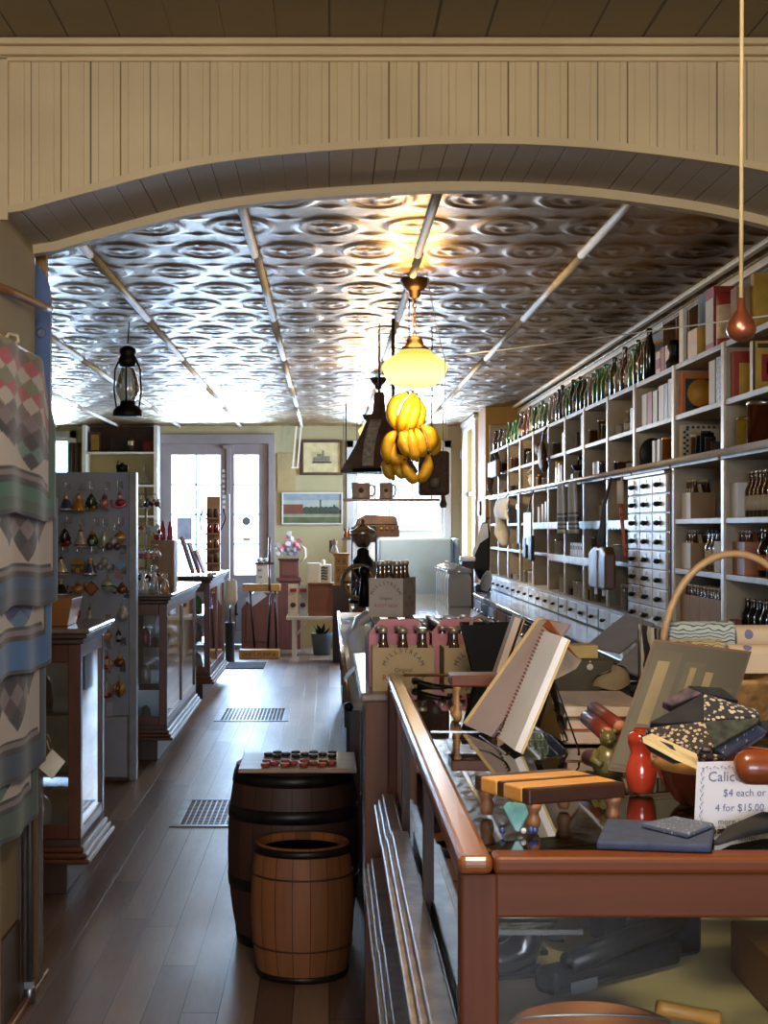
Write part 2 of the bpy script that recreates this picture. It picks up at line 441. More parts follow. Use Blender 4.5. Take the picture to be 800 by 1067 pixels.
# pressed tin ceiling, embossed with rings and scrolls
TINAMP = .0105
def tin(x, y):
    tw, tl = .415, .62
    j = np.floor(y / tl); xx = x + (j % 2) * tw * .5
    u = xx / tw - np.floor(xx / tw) - .5; v = y / tl - np.floor(y / tl) - .5
    r = np.hypot(u, v * 1.05); a = np.arctan2(v, u)
    ring = np.exp(-((r - .33) / .038) ** 2) + .6 * np.exp(-((r - .22) / .03) ** 2); boss = .8 * np.exp(-(r / .07) ** 2)
    leaf = 1.1 * np.maximum(0, np.cos(3 * a + 11 * r)) ** 3 * np.exp(-((r - .13) / .06) ** 2)
    du, dv = np.abs(u) - .5, np.abs(v) - .5; r2 = np.hypot(du, dv); a2 = np.arctan2(dv, du)
    curl = 1.0 * np.maximum(0, np.cos(2 * a2 + 16 * r2)) ** 2 * np.exp(-((r2 - .16) / .08) ** 2)
    return TINAMP * (ring + boss + leaf + curl)
TX0, TX1, TY0, TY1 = XL, XR, YA1, YW
nx, ny = 400, 880
gx, gy = np.meshgrid(np.linspace(TX0, TX1, nx + 1), np.linspace(TY0, TY1, ny + 1))
gz = ZC - tin(gx, gy)
verts = np.stack([gx, gy, gz], -1).reshape(-1, 3)
i = np.arange(ny)[:, None] * (nx + 1) + np.arange(nx)[None, :]
faces = np.stack([i, i + nx + 1, i + nx + 2, i + 1], -1).reshape(-1, 4)
me = bpy.data.meshes.new('ceiling_tin'); me.from_pydata(verts.tolist(), [], faces.tolist())
me.polygons.foreach_set('use_smooth', [True] * len(faces))
s = NT('pressed tin'); w = s.world()
n1 = s.noise(w, 1.1, 4); n2 = s.noise(w, 26, 4, .6)
c = s.ramp(n1, [(.3, lin((136, 108, 74))), (.7, lin((192, 160, 116)))])
s.bsdf(c, s.ramp(n2, [(.3, (.34,) * 3 + (1,)), (.7, (.48,) * 3 + (1,))]), .88, s.bump(n2, .15, .003))
me.materials.append(s.m)
ob = bpy.data.objects.new('ceiling_tin', me); COL.objects.link(ob); struct(ob)
struct(MB().box((XL - .15, YA1 - .1, ZC + .01), (XR + .15, YW + .2, ZC + .1)).build('ceiling_slab', M_tanwall))
for x in (-3.70, -2.87, -2.04, -1.21, -.375, .455, 1.285):
    b = MB(); y = YA1
    k = 0
    while y < YW - .05:                     # lengths of half-round batten, not quite in line
        y2 = min(y + 2.4, YW); o = (-.004, .004, 0)[k % 3]
        b.tube([(x + o, y, ZC - .012), (x + o, y2, ZC - .012)], .021, 8); y = y2; k += 1
    struct(b.build('ceiling_batten', M_batten))
b = MB(); b.box((2.10, YA1, ZC - .03), (2.14, YW - 3.3, ZC)); b.box((2.17, YA1, ZC - .09), (XR, YJ, ZC - .05))
struct(b.build('trim_cornice', M_batten, bevel=.008))
s = MB()
for k in range(70):
    y = YA1 + .3 + k * .17
    s.ball((2.165, y, ZC - .045), .008, 6, 4)
s.tube([(2.165, YA1, ZC - .045), (2.165, YJ, ZC - .045)], .004, 5)
tag(s.build('rope_light', paint('bulb grey', (210, 205, 190), .3)), 'string of small bulbs along the cornice above the bottles', 'string lights')

# street door
d = struct(MB().box((0, 0, 0), (0, 0, 0)).build('door_1', M_lilac, loc=(0, 0, 0))) if False else None
def casement(name, x0, x1, z0, z1, y, cols, rows, fw, mt, depth=.05):
    b = MB()
    b.box((x0, y, z0), (x0 + fw, y + depth, z1)); b.box((x1 - fw, y, z0), (x1, y + depth, z1)); b.box((x0 + fw, y, z0), (x1 - fw, y + depth, z0 + fw)); b.box((x0 + fw, y, z1 - fw), (x1 - fw, y + depth, z1))
    for c in cols: b.box((c - .011, y + .005, z0 + fw), (c + .011, y + depth - .005, z1 - fw))
    for r in rows: b.box((x0 + fw, y + .008, r - .011), (x1 - fw, y + depth - .008, r + .011))
    return b
yd = YW + .02
b = MB()                                          # casing round both leaves
b.box((DX0 - .07, YW - .03, 0), (DX0 + .02, YW + .1, DZ + .09)); b.box((DX1 - .02, YW - .03, 0), (DX1 + .07, YW + .1, DZ + .09)); b.box((DX0 - .07, YW - .04, DZ - .03), (DX1 + .07, YW + .1, DZ + .1))
door = b.build('door_1', M_lilac, bevel=.006, loc=(0, 0, 0)); struct(door)
def leaf(lx0, lx1, gx0, gx1, cols):
    zt = DZ - .03
    g0, g1 = pz(599, YW), pz(474, YW)
    b = MB()
    b.box((lx0, yd, .01), (gx0, yd + .05, zt)); b.box((gx1, yd, .01), (lx1, yd + .05, zt)); b.box((gx0, yd, g1), (gx1, yd + .05, zt)); b.box((gx0, yd, .01), (gx1, yd + .05, g0))
    for c in cols: b.box((c - .011, yd + .005, g0), (c + .011, yd + .045, g1))
    for r in (505, 536, 567): b.box((gx0, yd + .005, pz(r, YW) - .011), (gx1, yd + .045, pz(r, YW) + .011))
    b.box((gx0 + .02, yd - .008, .2), (gx1 - .02, yd, g0 - .15))
    lf = b.build('leaf', M_lilac, door, bevel=.004)
    MB().box((gx0, yd + .022, g0), (gx1, yd + .027, g1)).build('pane', M_glass, lf)
    return lf
xm = px(239, YW)
lf1 = leaf(DX0 + .02, xm, px(178.5, YW), px(229.5, YW), [px(204, YW)])
lf2 = leaf(xm + .004, DX1 - .02, px(244, YW), px(269.5, YW), [])
b = MB(); b.box((xm - .045, yd - .03, pz(515, YW)), (xm + .02, yd, DZ - .02)); b.box((xm - .09, yd - .06, DZ - .10), (xm + .06, yd, DZ - .05)); b.build('astragal', M_lilac, lf1, bevel=.006)
b = MB(); b.tube([(px(246, YW), yd - .06, pz(640, YW)), (px(246, YW), yd - .06, pz(617, YW))], .012); b.box((px(245, YW), yd - .06, pz(641, YW)), (px(248, YW), yd, pz(639, YW))); b.box((px(245, YW), yd - .06, pz(618, YW)), (px(248, YW), yd, pz(616, YW))); b.build('handle', M_iron, lf2)
# stickers on the glass
b = MB(); b.lathe([(.058, 0), (.058, .003)], (px(256.5, YW), yd + .012, pz(543, YW)), 20, M=rotm(math.pi / 2)); b.build('round_sticker', paint('grey sticker', (120, 120, 118), .6), lf2)
b = MB(); b.cbox((px(256.5, YW), yd + .015, pz(562, YW)), (.10, .003, .04)); b.build('sticker', paint('tan sticker', (190, 176, 150), .6), lf2, bevel=.0015)
b = MB(); b.cbox((px(192, YW), yd + .012, pz(551, YW)), (.2, .003, .3)); b.build('notice', paint('pale blue notice', (170, 176, 196), .6), lf1)
b = MB()
for k in range(8): b.box((px(231.5, YW), yd - .015, pz(489 + k * 5.4, YW)), (px(234.5, YW), yd, pz(492 + k * 5.4, YW)))
b.build('bell_strap', M_white, lf1)

# street window, left window, side window
def window(name, x0, x1, z0, z1, cols, rows, mt):
    b = casement(name, x0, x1, z0, z1, YW + .06, cols, rows, .05, mt)
    b.box((x0 - .09, YW - .03, z0 - .06), (x0 + .005, YW + .02, z1 + .09)); b.box((x1 - .005, YW - .03, z0 - .06), (x1 + .09, YW + .02, z1 + .09)); b.box((x0 - .09, YW - .03, z1 - .005), (x1 + .09, YW + .02, z1 + .09)); b.box((x0 - .12, YW - .1, z0 - .07), (x1 + .12, YW + .06, z0))
    w = struct(b.build(name, mt, bevel=.004, loc=(0, 0, 0)))
    MB().box((x0, YW + .08, z0), (x1, YW + .085, z1)).build('pane', M_glass, w); return w
w1 = window('window_1', WX0, WX1, WZ0, WZ1, [px(391, YW), px(407.5, YW) - .02, px(407.5, YW) + .02, px(430, YW)], [pz(491, YW), pz(544, YW), pz(518, YW)], M_white)
w2 = window('window_2', LX0, LX1, LZ0, LZ1, [-4.05], [1.9], M_white)
b = MB()
X = XJ
b.box((X - .03, JY0 - .1, JZ0 - .1), (X + .02, JY0 + .03, JZ1 + .06)); b.box((X - .03, JY1 - .03, JZ0 - .1), (X + .02, JY1 + .1, JZ1 + .06)); b.box((X - .03, JY0, JZ1 - .03), (X + .02, JY1, JZ1 + .06)); b.box((X - .06, JY0 - .1, JZ0 - .12), (X + .05, JY1 + .1, JZ0))
b.box((X - .05, JY0 - .16, JZ1 + .03), (X + .02, JY1 + .16, JZ1 + .08))
ym = (JY0 + JY1) / 2
b.box((X + .04, ym - .03, JZ0), (X + .08, ym + .03, JZ1)); b.box((X + .04, JY0, 2.02), (X + .08, JY1, 2.07))
w3 = struct(b.build('window_3', M_white, bevel=.004, loc=(0, 0, 0)))
MB().box((X + .055, JY0, JZ0), (X + .06, JY1, JZ1)).build('pane', M_glass, w3)

# floor gratings and a mat by the door
def grating(x0, x1, y0, y1, label):
    t = thing('floor_grate', label, 'floor vent', ((x0 + x1) / 2, (y0 + y1) / 2, 0), 'iron floor gratings')
    b = MB(); fr = .05
    b.box((x0, y0, 0), (x1, y0 + fr, .006)); b.box((x0, y1 - fr, 0), (x1, y1, .006)); b.box((x0, y0 + fr, 0), (x0 + fr, y1 - fr, .006)); b.box((x1 - fr, y0 + fr, 0), (x1, y1 - fr, .006)); b.build('frame', M_grate, t, bevel=.002)
    b = MB(); n = int((x1 - x0 - 2 * fr) / .03)
    for k in range(n + 1): x = x0 + fr + k * (x1 - x0 - 2 * fr) / n; b.box((x - .004, y0 + fr, 0), (x + .004, y1 - fr, .004))
    n = int((y1 - y0 - 2 * fr) / .04)
    for k in range(n + 1): y = y0 + fr + k * (y1 - y0 - 2 * fr) / n; b.box((x0 + fr, y - .004, 0), (x1 - fr, y + .004, .004))
    b.box((x0 + fr, y0 + fr, 0), (x1 - fr, y1 - fr, .001), 1)
    b.build('lattice', [M_grate, M_iron], t)
M_grate = paint('worn iron', (110, 112, 116), .35, .7, var=.15)
Yg0, Yg1 = 2560 / (862 - 550), 2560 / (833 - 550)
grating(px(176, Yg0), px(176, Yg0) + .62, Yg0, Yg1, 'iron floor grating in the boards beside the barrels')
Yg0, Yg1 = 2560 / (752 - 550), 2560 / (738 - 550)
grating(px(222, Yg0), px(222, Yg0) + .62, Yg0, Yg1, 'iron floor grating further along, between the glass cases')
tag(MB().box((px(219, 17.6), 17.4, 0), (px(219, 17.6) + .62, 18.2, .012)).build('door_mat', paint('dark blue mat', (58, 70, 88), .9, var=.3, scale=60), bevel=.004), 'dark blue mat on the floorboards before the street door', 'mat')

# ================================================================= light
w = bpy.data.worlds.new('sky'); SC.world = w; w.use_nodes = True
bg = w.node_tree.nodes['Background']; bg.inputs[0].default_value = (.44, .69, 1.0, 1); bg.inputs[1].default_value = 5.0
def area(name, loc, rot, sx, sy, power, col):
    l = bpy.data.lights.new(name, 'AREA'); l.shape = 'RECTANGLE'; l.size, l.size_y = sx, sy; l.energy = power; l.color = col
    o = bpy.data.objects.new(name, l); o.location = loc; o.rotation_euler = rot; COL.objects.link(o); return o
DAY = (.44, .67, 1.0)
rx = math.radians(-90)
area('door_daylight', ((DX0 + DX1) / 2, YW + .35, 1.7), (rx, 0, 0), DX1 - DX0, 1.9, 260, DAY)
area('street_window_daylight', ((WX0 + WX1) / 2, YW + .35, (WZ0 + WZ1) / 2), (rx, 0, 0), WX1 - WX0, WZ1 - WZ0, 230, DAY)
area('left_window_daylight', ((LX0 + LX1) / 2, YW + .35, (LZ0 + LZ1) / 2), (rx, 0, 0), LX1 - LX0, LZ1 - LZ0, 150, DAY)
area('side_window_daylight', (XJ + .3, (JY0 + JY1) / 2, 1.95), (0, math.radians(90), 0), 1.9, 1.5, 160, DAY)
area('near_room_fill', (.2, -4.35, 1.85), (math.radians(90), 0, 0), 2.8, 1.7, 85, (.98, .92, .90))  # added fill from an unseen rear opening, for surfaces facing the camera
# ================================================================= glass cases down the left of the aisle
M_mould = paint('worn pale moulding', (150, 128, 108), .3, var=.2, scale=20)
M_caseglass = glassy('case glass', refl=.16, rough=.03)
M_clear = glassy('clear glass', refl=.05)
M_dark = paint('dark interior', (40, 26, 20), .7)
def floor_case(xf, xb, y0, y1, zt, label, doors=2):
    t = thing('display_case', label, 'display case', (xf - .2, (y0 + y1) / 2, 0), 'glass fronted cases along the aisle')
    b = MB(); b.box((xb, y0 + .05, 0), (xf - .07, y1 - .05, .15)); b.build('plinth', M_dkwood, t, bevel=.004)
    b = MB()
    for k, (e, z0, z1) in enumerate(((.045, .15, .172), (.03, .172, .195), (.015, .195, .22))): b.box((xb, y0 - e, z0), (xf + e, y1 + e, z1))
    b.build('base_moulding', M_brown, t, bevel=.007)
    b = MB(); b.box((xb, y0, .22), (xf, y1, .25)); b.build('bottom_board', M_dkwood, t)
    p = .055
    for x in (xb, xf - p):
        for y in (y0, y1 - p): MB().box((x, y, .25), (x + p, y + p, zt - .07)).build('post', M_brownz, t, bevel=.004)
    b = MB()
    b.box((xf - .03, y0 + p, zt - .13), (xf - .002, y1 - p, zt - .07)); b.build('rail', M_brownz, t, bevel=.004); b = MB(); b.box((xf - .03, y0 + p, .25), (xf - .002, y1 - p, .30))
    b.build('rail', M_brownz, t, bevel=.004)
    b = MB(); b.box((xb + p, y0 + .002, zt - .15), (xf - p, y0 + .03, zt - .07)); b.build('rail', M_brownz, t, bevel=.004); b = MB(); b.box((xb + p, y0 + .002, .25), (xf - p, y0 + .03, .31))
    b.build('rail', M_brownz, t, bevel=.004)
    for k in range(1, doors): y = y0 + (y1 - y0) * k / doors; MB().box((xf - .03, y - .05, .30), (xf - .002, y + .05, zt - .13)).build('mullion', M_brownz, t, bevel=.003)
    b = MB()
    b.box((xb, y0 - .012, zt - .07), (xf + .012, y1 + .012, zt - .045)); b.box((xb, y0 - .03, zt - .045), (xf + .03, y1 + .03, zt - .022)); b.build('cornice', M_dkwood, t, bevel=.006)
    b = MB(); b.box((xb - .02, y0 - .045, zt - .022), (xf + .045, y1 + .045, zt)); b.build('top', M_casetop, t, bevel=.008)
    for k in range(doors):
        a = y0 + p + (y1 - y0 - 2 * p) * k / doors; c = y0 + p + (y1 - y0 - 2 * p) * (k + 1) / doors
        MB().box((xf - .018, a, .30), (xf - .012, c, zt - .13)).build('glass_door', M_caseglass, t)
    MB().box((xb + p, y0 + .012, .31), (xf - p, y0 + .017, zt - .15)).build('side_pane', M_caseglass, t)
    for z in (.52, .78):
        b = MB(); b.box((xb + .02, y0 + .05, z), (xf - .06, y1 - .05, z + .012)); b.build('shelf', M_clear, t)
        b = MB(); b.box((xf - .062, y0 + .05, z - .006), (xf - .055, y1 - .05, z + .014)); b.build('shelf_edge', M_mould, t)
    MB().box((xb, y0 + .05, .25), (xb + .012, y1 - .05, zt - .07)).build('back', M_dark, t)
    return t
M_casetop = wood('polished case top', (128, 110, 100), .7, axis=1, rough=.18, coat=.6)
floor_case(-1.076, -1.72, 6.65, 7.34, 1.165, 'narrow brown glass case beside the hanging quilts, with a wooden tray on top', 1)
floor_case(-1.11, -1.78, 10.5, 12.78, 1.15, 'long brown glass case behind the ornament rack, with a crate on top')
floor_case(-1.11, -1.78, 14.27, 16.25, 1.155, 'brown glass case nearest the street door, with books stacked on top')

# ================================================================= ornament rack
YR = 9.77
t = thing('ornament_rack', 'grey pegboard rack hung with ornaments beyond the first glass case', 'display rack', (-1.5, YR + .1, 0))
M_peg = paint('blue grey board', (150, 154, 168), .45, var=.04)
b = MB(); b.box((-1.85, YR, .41), (-1.265, YR + .02, pz(492, YR))); b.build('panel', M_peg, t)
b = MB(); b.box((-1.268, YR - .05, 0), (-1.222, YR + .05, pz(492, YR))); b.build('post', paint('grey post', (140, 140, 146), .4), t, bevel=.004)
b = MB(); b.box((-1.88, YR - .05, 0), (-1.85, YR + .05, pz(492, YR))); b.build('post', MATS['grey post'], t, bevel=.004)
b = MB(); b.box((-1.85, YR - .12, .03), (-1.27, YR + .02, .41)); b.build('base', M_peg, t, bevel=.006)
ORN = []   # filled in with the ornaments
RACK = t

# ================================================================= wall of shelving
XS, XB = 1.85, 2.185
M_shelf = paint('grey shelf paint', (172, 158, 134), .5, var=.14, scale=6)
M_stile = paint('pale worn stile', (212, 194, 168), .4, var=.14, scale=9)
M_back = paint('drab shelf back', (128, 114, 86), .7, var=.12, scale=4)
ST_PX = [511, 520, 530, 542.5, 556.3, 572.2, 589.5, 609.2, 634, 662, 703, 755, 830]
STY = [depth_x(x, XS) for x in ST_PX]
Y_FAR, Y_NEAR = STY[0], STY[-1]
YBK0, YBK1 = depth_x(697.5, 1.83), depth_x(655, 1.83)      # the tall bank of drawers
ZA, ZB, ZCC, ZD, ZE, ZFF = 2.47, 2.20, 1.946, 1.648, 1.385, 1.10
t = thing('pigeonhole_shelving', 'grey painted pigeonhole shelving filling the whole side wall with bottles and tins', 'shelving', (2.0, 12, 0))
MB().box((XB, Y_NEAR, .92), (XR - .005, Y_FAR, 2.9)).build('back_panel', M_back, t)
for i, y in enumerate(STY):
    z0 = ZCC if YBK0 - .03 < y < YBK1 + .05 else (1.082 if y > YBK1 else .92)
    top = ZA + .0 if 1 < i < 9 else ZA
    if i in (0,): top = 2.78
    b = MB(); b.box((XS, y - .018, z0), (XB, y + .018, top - .0)); b.box((XS - .012, y - .028, z0), (XS, y + .028, top), 1)
    b.build('stile', [M_shelf, M_stile], t, bevel=.003)
def board(z, ya, yb, depth=XS, th=.028, scallop=False):
    b = MB(); b.box((depth - .006, ya, z - th), (XB, yb, z)); ob = b.build('shelf', M_shelf, t, bevel=.003)
    if scallop:
        n = max(4, int((yb - ya) / .1)); pts = [(depth - .012, ya, z), (depth - .012, yb, z)]
        for k in range(n * 4 + 1): pts.append((depth - .012, yb - (yb - ya) * k / (n * 4), z - .045 - .016 * abs(math.sin(k * math.pi / 4))))
        MB().prism(pts, (.006, 0, 0)).build('scalloped_edge', M_stile, ob)
segs = list(zip(STY, STY[1:]))
for i, (yb, ya) in enumerate(segs):
    yb2, ya2 = yb - .02, ya + .02
    board(ZA, ya2, yb2); board(ZB, ya2, yb2); board(ZCC, ya2, yb2, depth=XS - .02)
    if yb <= YBK1 + 1.0 and i == 9: continue
    lo = YBK1 + .02 if i == 8 else ya2
    if i == 9: continue
    if i == 10: pass
    if i == 8: board(ZD, max(ya2, lo), yb2, scallop=True); board(ZE, max(ya2, lo), yb2); continue
    board(ZD, ya2, yb2, scallop=i in (4, 5, 6, 7)); board(ZE, ya2, yb2, scallop=i in (5, 6, 7))
    if i >= 10: board(ZFF, ya2, yb2)
# pale rail that runs along the front of the third shelf
b = MB(); b.tube([(XS - .05, Y_NEAR, ZCC + .002), (XS - .05, Y_FAR + .5, ZCC + .002)], .016, 10)
for y in STY[1:]: b.box((XS - .05, y - .008, ZCC - .012), (XS - .015, y + .008, ZCC + .004))
b.build('rail', paint('rail white', (216, 206, 198), .3, var=.08, scale=4), t)

def pull(b, x, y, z, s=1.0, mi=None):
    b.ball((x - .012 * s, y, z), (.016 * s, .034 * s, .012 * s), 8, 6, mi); b.box((x - .006 * s, y - .045 * s, z - .002), (x, y + .045 * s, z + .010 * s), mi)
M_drawer = paint('off white drawer', (208, 198, 182), .4, var=.1, scale=10)
M_drawerb = paint('white drawer', (222, 226, 234), .35, var=.08, scale=10)
bank = thing('drawer_cabinet', 'tall bank of small off white drawers with black pulls among the shelves', 'drawer cabinet', (1.9, (YBK0 + YBK1) / 2, .92))
zb0, zb1 = 1.05, 1.895
b = MB(); b.box((1.832, YBK0, .92), (2.18, YBK1, 1.905)); b.box((1.80, YBK0 - .004, zb1), (1.84, YBK1 + .004, 1.91)); b.build('body', wood('reddish cabinet side', (112, 78, 56), axis=2), bank)
rows, cols = 8, 3
for r in range(rows):
    for c in range(cols):
        y0 = YBK0 + .03 + (YBK1 - YBK0 - .06) * c / cols; y1 = YBK0 + .03 + (YBK1 - YBK0 - .06) * (c + 1) / cols
        z0 = zb0 + (zb1 - zb0) * r / rows; z1 = zb0 + (zb1 - zb0) * (r + 1) / rows
        d = MB().box((1.818, y0 + .008, z0 + .004), (1.84, y1 - .008, z1 - .004)).build('drawer', M_drawer, bank, bevel=.003)
        b = MB(); pull(b, 1.818, (y0 + y1) / 2, (z0 + z1) / 2 - .004, 1.25); b.build('pull', M_iron, d)
        MB().cbox((1.816, (y0 + y1) / 2, z1 - .028), (.003, .05, .02)).build('label_holder', M_steel, d)
row = thing('drawer_cabinet', 'long low row of white drawers standing on the back counter', 'drawer cabinet', (2.0, 13.4, .92))
ya, yb = YBK1 + .04, 17.5; n = 18
b = MB(); b.box((XS - .03, ya, .922), (XB - .01, yb, 1.075)); b.box((XS - .045, ya, 1.06), (XB - .01, yb, 1.078)); b.build('body', M_drawerb, row)
for k in range(n):
    y0 = ya + (yb - ya) * k / n; y1 = ya + (yb - ya) * (k + 1) / n
    d = MB().box((XS - .045, y0 + .012, .93), (XS - .028, y1 - .012, 1.055)).build('drawer', M_drawerb, row, bevel=.003)
    b = MB(); pull(b, XS - .045, (y0 + y1) / 2, .992, 1.1); b.build('knob', M_iron, d)
    if k in (1, 2, 5, 9, 12, 15): MB().box((XS - .047, y1 - .03, .93), (XS - .04, y1 - .002, 1.055)).build('gap', M_dkwood, row)
t = thing('back_counter', 'long dark wooden counter with a shiny pale top beneath the shelving', 'counter', (1.9, 11.5, 0))
b = MB(); b.box((1.545, 5.9, .08), (XR - .01, 17.65, .885)); b.box((1.58, 5.9, 0), (XR - .01, 17.65, .08)); b.build('body', wood('purple brown wood', (88, 66, 62), axis=1), t)
b = MB(); b.box((1.505, 5.88, .885), (XR - .008, 17.68, .918)); b.build('worktop', paint('pale zinc', (186, 190, 200), .16, .3, var=.06), t, bevel=.006)
for k in range(16):
    y0 = 6.0 + k * .725
    d = MB().box((1.525, y0 + .02, .66), (1.55, y0 + .70, .85)).build('drawer', MATS['purple brown wood'], t, bevel=.004)
    for q in (.22, .5): MB().ball((1.515, y0 + q, .755), (.02, .045, .018), 8, 6).build('cup_pull', M_steel, d)

# ================================================================= counters down the right of the aisle
YB0, YB1, ZBT = 4.95, 6.5, 1.068
t = thing('wooden_counter', 'brown board-ended counter holding the soda cartons, behind the glass counter', 'counter', (.55, 5.7, 0))
b = MB(); b.box((.115, YB0, 0), (1.05, YB0 + .03, ZBT - .03)); b.build('end_panel', M_brownz2 if 'M_brownz2' in globals() else wood('warm brown boards', (104, 62, 34), axis=2, rough=.5), t, bevel=.003)
b = MB(); b.box((.14, YB0 + .03, .1), (1.05, YB1, ZBT - .03)); b.build('body', M_brown, t)
b = MB(); b.box((.10, YB0 - .01, ZBT - .03), (1.07, YB1 + .02, ZBT)); b.build('top', M_casetop, t, bevel=.008)
XC0, YC0, YC1, ZC0, ZC1 = .083, 6.64, 14.0, .83, 1.0
t = thing('glass_counter', 'long dark glass-fronted counter with a bright metal edge running towards the street', 'counter', (.55, 10, 0))
b = MB(); b.box((XC0 + .03, YC0, 0), (1.05, YC1, .12)); b.box((XC0 + .02, YC0, .12), (1.05, YC1, .42)); b.build('base', M_dkwood, t, bevel=.004)
b = MB(); b.box((XC0 + .35, YC0 + .02, .42), (1.05, YC1, ZC1 - .02)); b.build('back', M_dark, t)
for k in range(7): y = YC0 + (YC1 - YC0 - .05) * k / 6; MB().box((XC0 + .005, y, .42), (XC0 + .05, y + .05, ZC0 - .022)).build('post', M_dkwood, t, bevel=.003)
MB().box((XC0 + .02, YC0 + .03, .42), (XC0 + .026, YC1, ZC0 - .022)).build('front_pane', M_caseglass, t)
MB().box((XC0 + .02, YC0 + .005, .42), (XC0 + .36, YC0 + .012, ZC0 - .022)).build('end_pane', M_clear, t)
b = MB(); b.tube([(XC0, YC0 - .02, ZC0), (XC0, YC1, ZC0)], .014, 8); b.build('edge_rail', paint('bright metal edge', (205, 190, 180), .2, .9), t)
b = MB(); b.lathe([(.0, 0), (.02, 0), (.02, .03), (0, .03)], (XC0, YC0 - .05, ZC0), 10, M=rotm(-math.pi / 2)); b.build('edge_cap', M_iron, t)
b = MB(); b.box((XC0 + .005, YC0, ZC0 - .02), (XC0 + .25, YC1, ZC0 - .002)); b.box((XC0 + .25, YC0, ZC0 - .02), (XC0 + .262, YC1, ZC1 - .03)); b.build('front_ledge', paint('ledge white', (188, 184, 180), .5, var=.1), t)
b = MB(); b.box((XC0 + .24, YC0, ZC1 - .03), (1.06, YC1, ZC1)); b.build('top', M_casetop, t, bevel=.006)
b = MB(); b.box((XC0 + .03, YC0 + .02, .44), (XC0 + .34, YC1, .46)); b.build('shelf', M_mould, t)

# white enamel fridge
YFZ = 14.35
t = thing('refrigerator', 'pale blue white enamel refrigerator standing behind the glass jars', 'refrigerator', (.8, YFZ + .3, 0))
b = MB(); b.box((px(394, YFZ), YFZ, .06), (px(472, YFZ), YFZ + .62, pz(560, YFZ))); b.build('cabinet', paint('pale enamel', (172, 206, 240), .25, var=.02, coat=.4), t, bevel=.03, seg=4)
b = MB(); b.box((px(473.2, YFZ), YFZ + .03, .1), (px(479, YFZ), YFZ + .6, pz(561, YFZ))); dr = b.build('door', MATS['pale enamel'], t, bevel=.015, seg=3)
b = MB(); b.box((px(479, YFZ), YFZ + .08, .9), (px(479, YFZ) + .03, YFZ + .11, 1.2)); b.build('handle', M_steel, dr, bevel=.006)
b = MB(); b.box((px(395, YFZ), YFZ + .04, 0), (px(471, YFZ), YFZ + .6, .06)); b.build('base', M_iron, t)

# ================================================================= near glass counter
ZT = 1.14
NY0, NY1, NX0, NX1 = 2.146, 4.85, .18, 1.36
M_glass0 = glassy('plain glass', refl=0, fk=.4)
M_red = wood('reddish oak', (106, 52, 18), .5, axis=0, rough=.5, coat=.06, grain=10, spec=.3)
M_redy = wood('reddish oak lengthwise', (134, 76, 34), .62, axis=1, rough=.28, coat=.5, grain=10)
M_redz = wood('reddish oak upright', (98, 47, 17), .5, axis=2, rough=.5, coat=.05, grain=10, spec=.3)
t = thing('glass_counter', 'large reddish oak glass-topped counter holding the cookbooks and bowl', 'display counter', (.7, 3.5, 0))
def topx(x, y): return px(x, (H - ZT) * F / (y - CY))
rw = .05
b = MB(); b.box((NX0, NY0, ZT - .026), (NX0 + rw, NY1, ZT)); b.build('top_rail', M_redy, t, bevel=.011, seg=3)
b = MB(); b.box((NX0 + rw, NY0, ZT - .026), (NX1 - rw, NY0 + .055, ZT)); b.build('top_rail', M_red, t, bevel=.008, seg=3)
b = MB(); b.box((NX1 - rw, NY0, ZT - .026), (NX1, NY1, ZT)); b.build('top_rail', M_redy, t, bevel=.011, seg=3)
b = MB(); b.box((NX0 + rw, NY1 - .055, ZT - .026), (NX1 - rw, NY1, ZT)); b.build('top_rail', M_red, t, bevel=.008, seg=3)
b = MB(); b.box((NX0 + rw - .005, NY0 + .05, ZT - .012), (NX1 - rw + .005, NY1 - .05, ZT - .003)); b.build('glass_top', glassy('counter glass', (214, 224, 214), refl=.09, rough=.015), t)
b = MB(); b.box((NX0 + rw, 3.48, ZT - .003), (NX1 - rw, 3.492, ZT - .001)); b.build('glass_joint', M_steel, t)
# front frame
b = MB(); b.box((NX0 + .012, NY0 + .01, 1.052), (NX1 - .012, NY0 + .045, ZT - .026)); b.build('apron', M_red, t, bevel=.004)
for x in (NX0 + .004, NX1 - .058): MB().box((x, NY0 + .008, .0), (x + .054, NY0 + .06, ZT - .026)).build('corner_post', M_redz, t, bevel=.005)
for x in (NX0 + .004, NX1 - .058): MB().box((x, NY1 - .06, 0), (x + .054, NY1 - .008, ZT - .026)).build('corner_post', M_redz, t, bevel=.005)
MB().box((NX0 + .05, NY0 + .02, .34), (NX1 - .05, NY0 + .026, 1.056)).build('front_pane', M_glass0, t)
MB().box((NX0 + .012, NY0 + .01, 0), (NX1 - .012, NY0 + .04, .34)).build('kick_panel', M_red, t)
# aisle side
b = MB(); b.box((NX0 + .008, NY0 + .06, 1.09), (NX0 + .035, NY1 - .06, ZT - .026)); b.build('side_apron', M_redy, t)
for y in (3.05, 3.95): MB().box((NX0 + .008, y, .74), (NX0 + .04, y + .045, 1.09)).build('mullion', M_dkwood, t)
MB().box((NX0 + .018, NY0 + .06, .74), (NX0 + .024, NY1 - .06, 1.09)).build('side_pane', M_caseglass, t)
MB().box((NX0 + .014, NY0 + .06, .1), (NX0 + .03, NY1 - .06, .74)).build('side_panel', M_brown, t)
M_ledge = paint('worn silver moulding', (140, 128, 118), .3, .2, var=.25, scale=18)
def ledge(xe, z, y0, y1):
    b = MB()
    for k in range(3): b.box((NX0 + .012, y0, z - .014 - k * .016), (xe + k * -.012 + .0, y1, z - k * .016))
    b.build('ledge', M_ledge, t, bevel=.004)
ledge(.150, .86, NY0 + .02, 3.75); ledge(.158, .80, 3.75, 4.62)
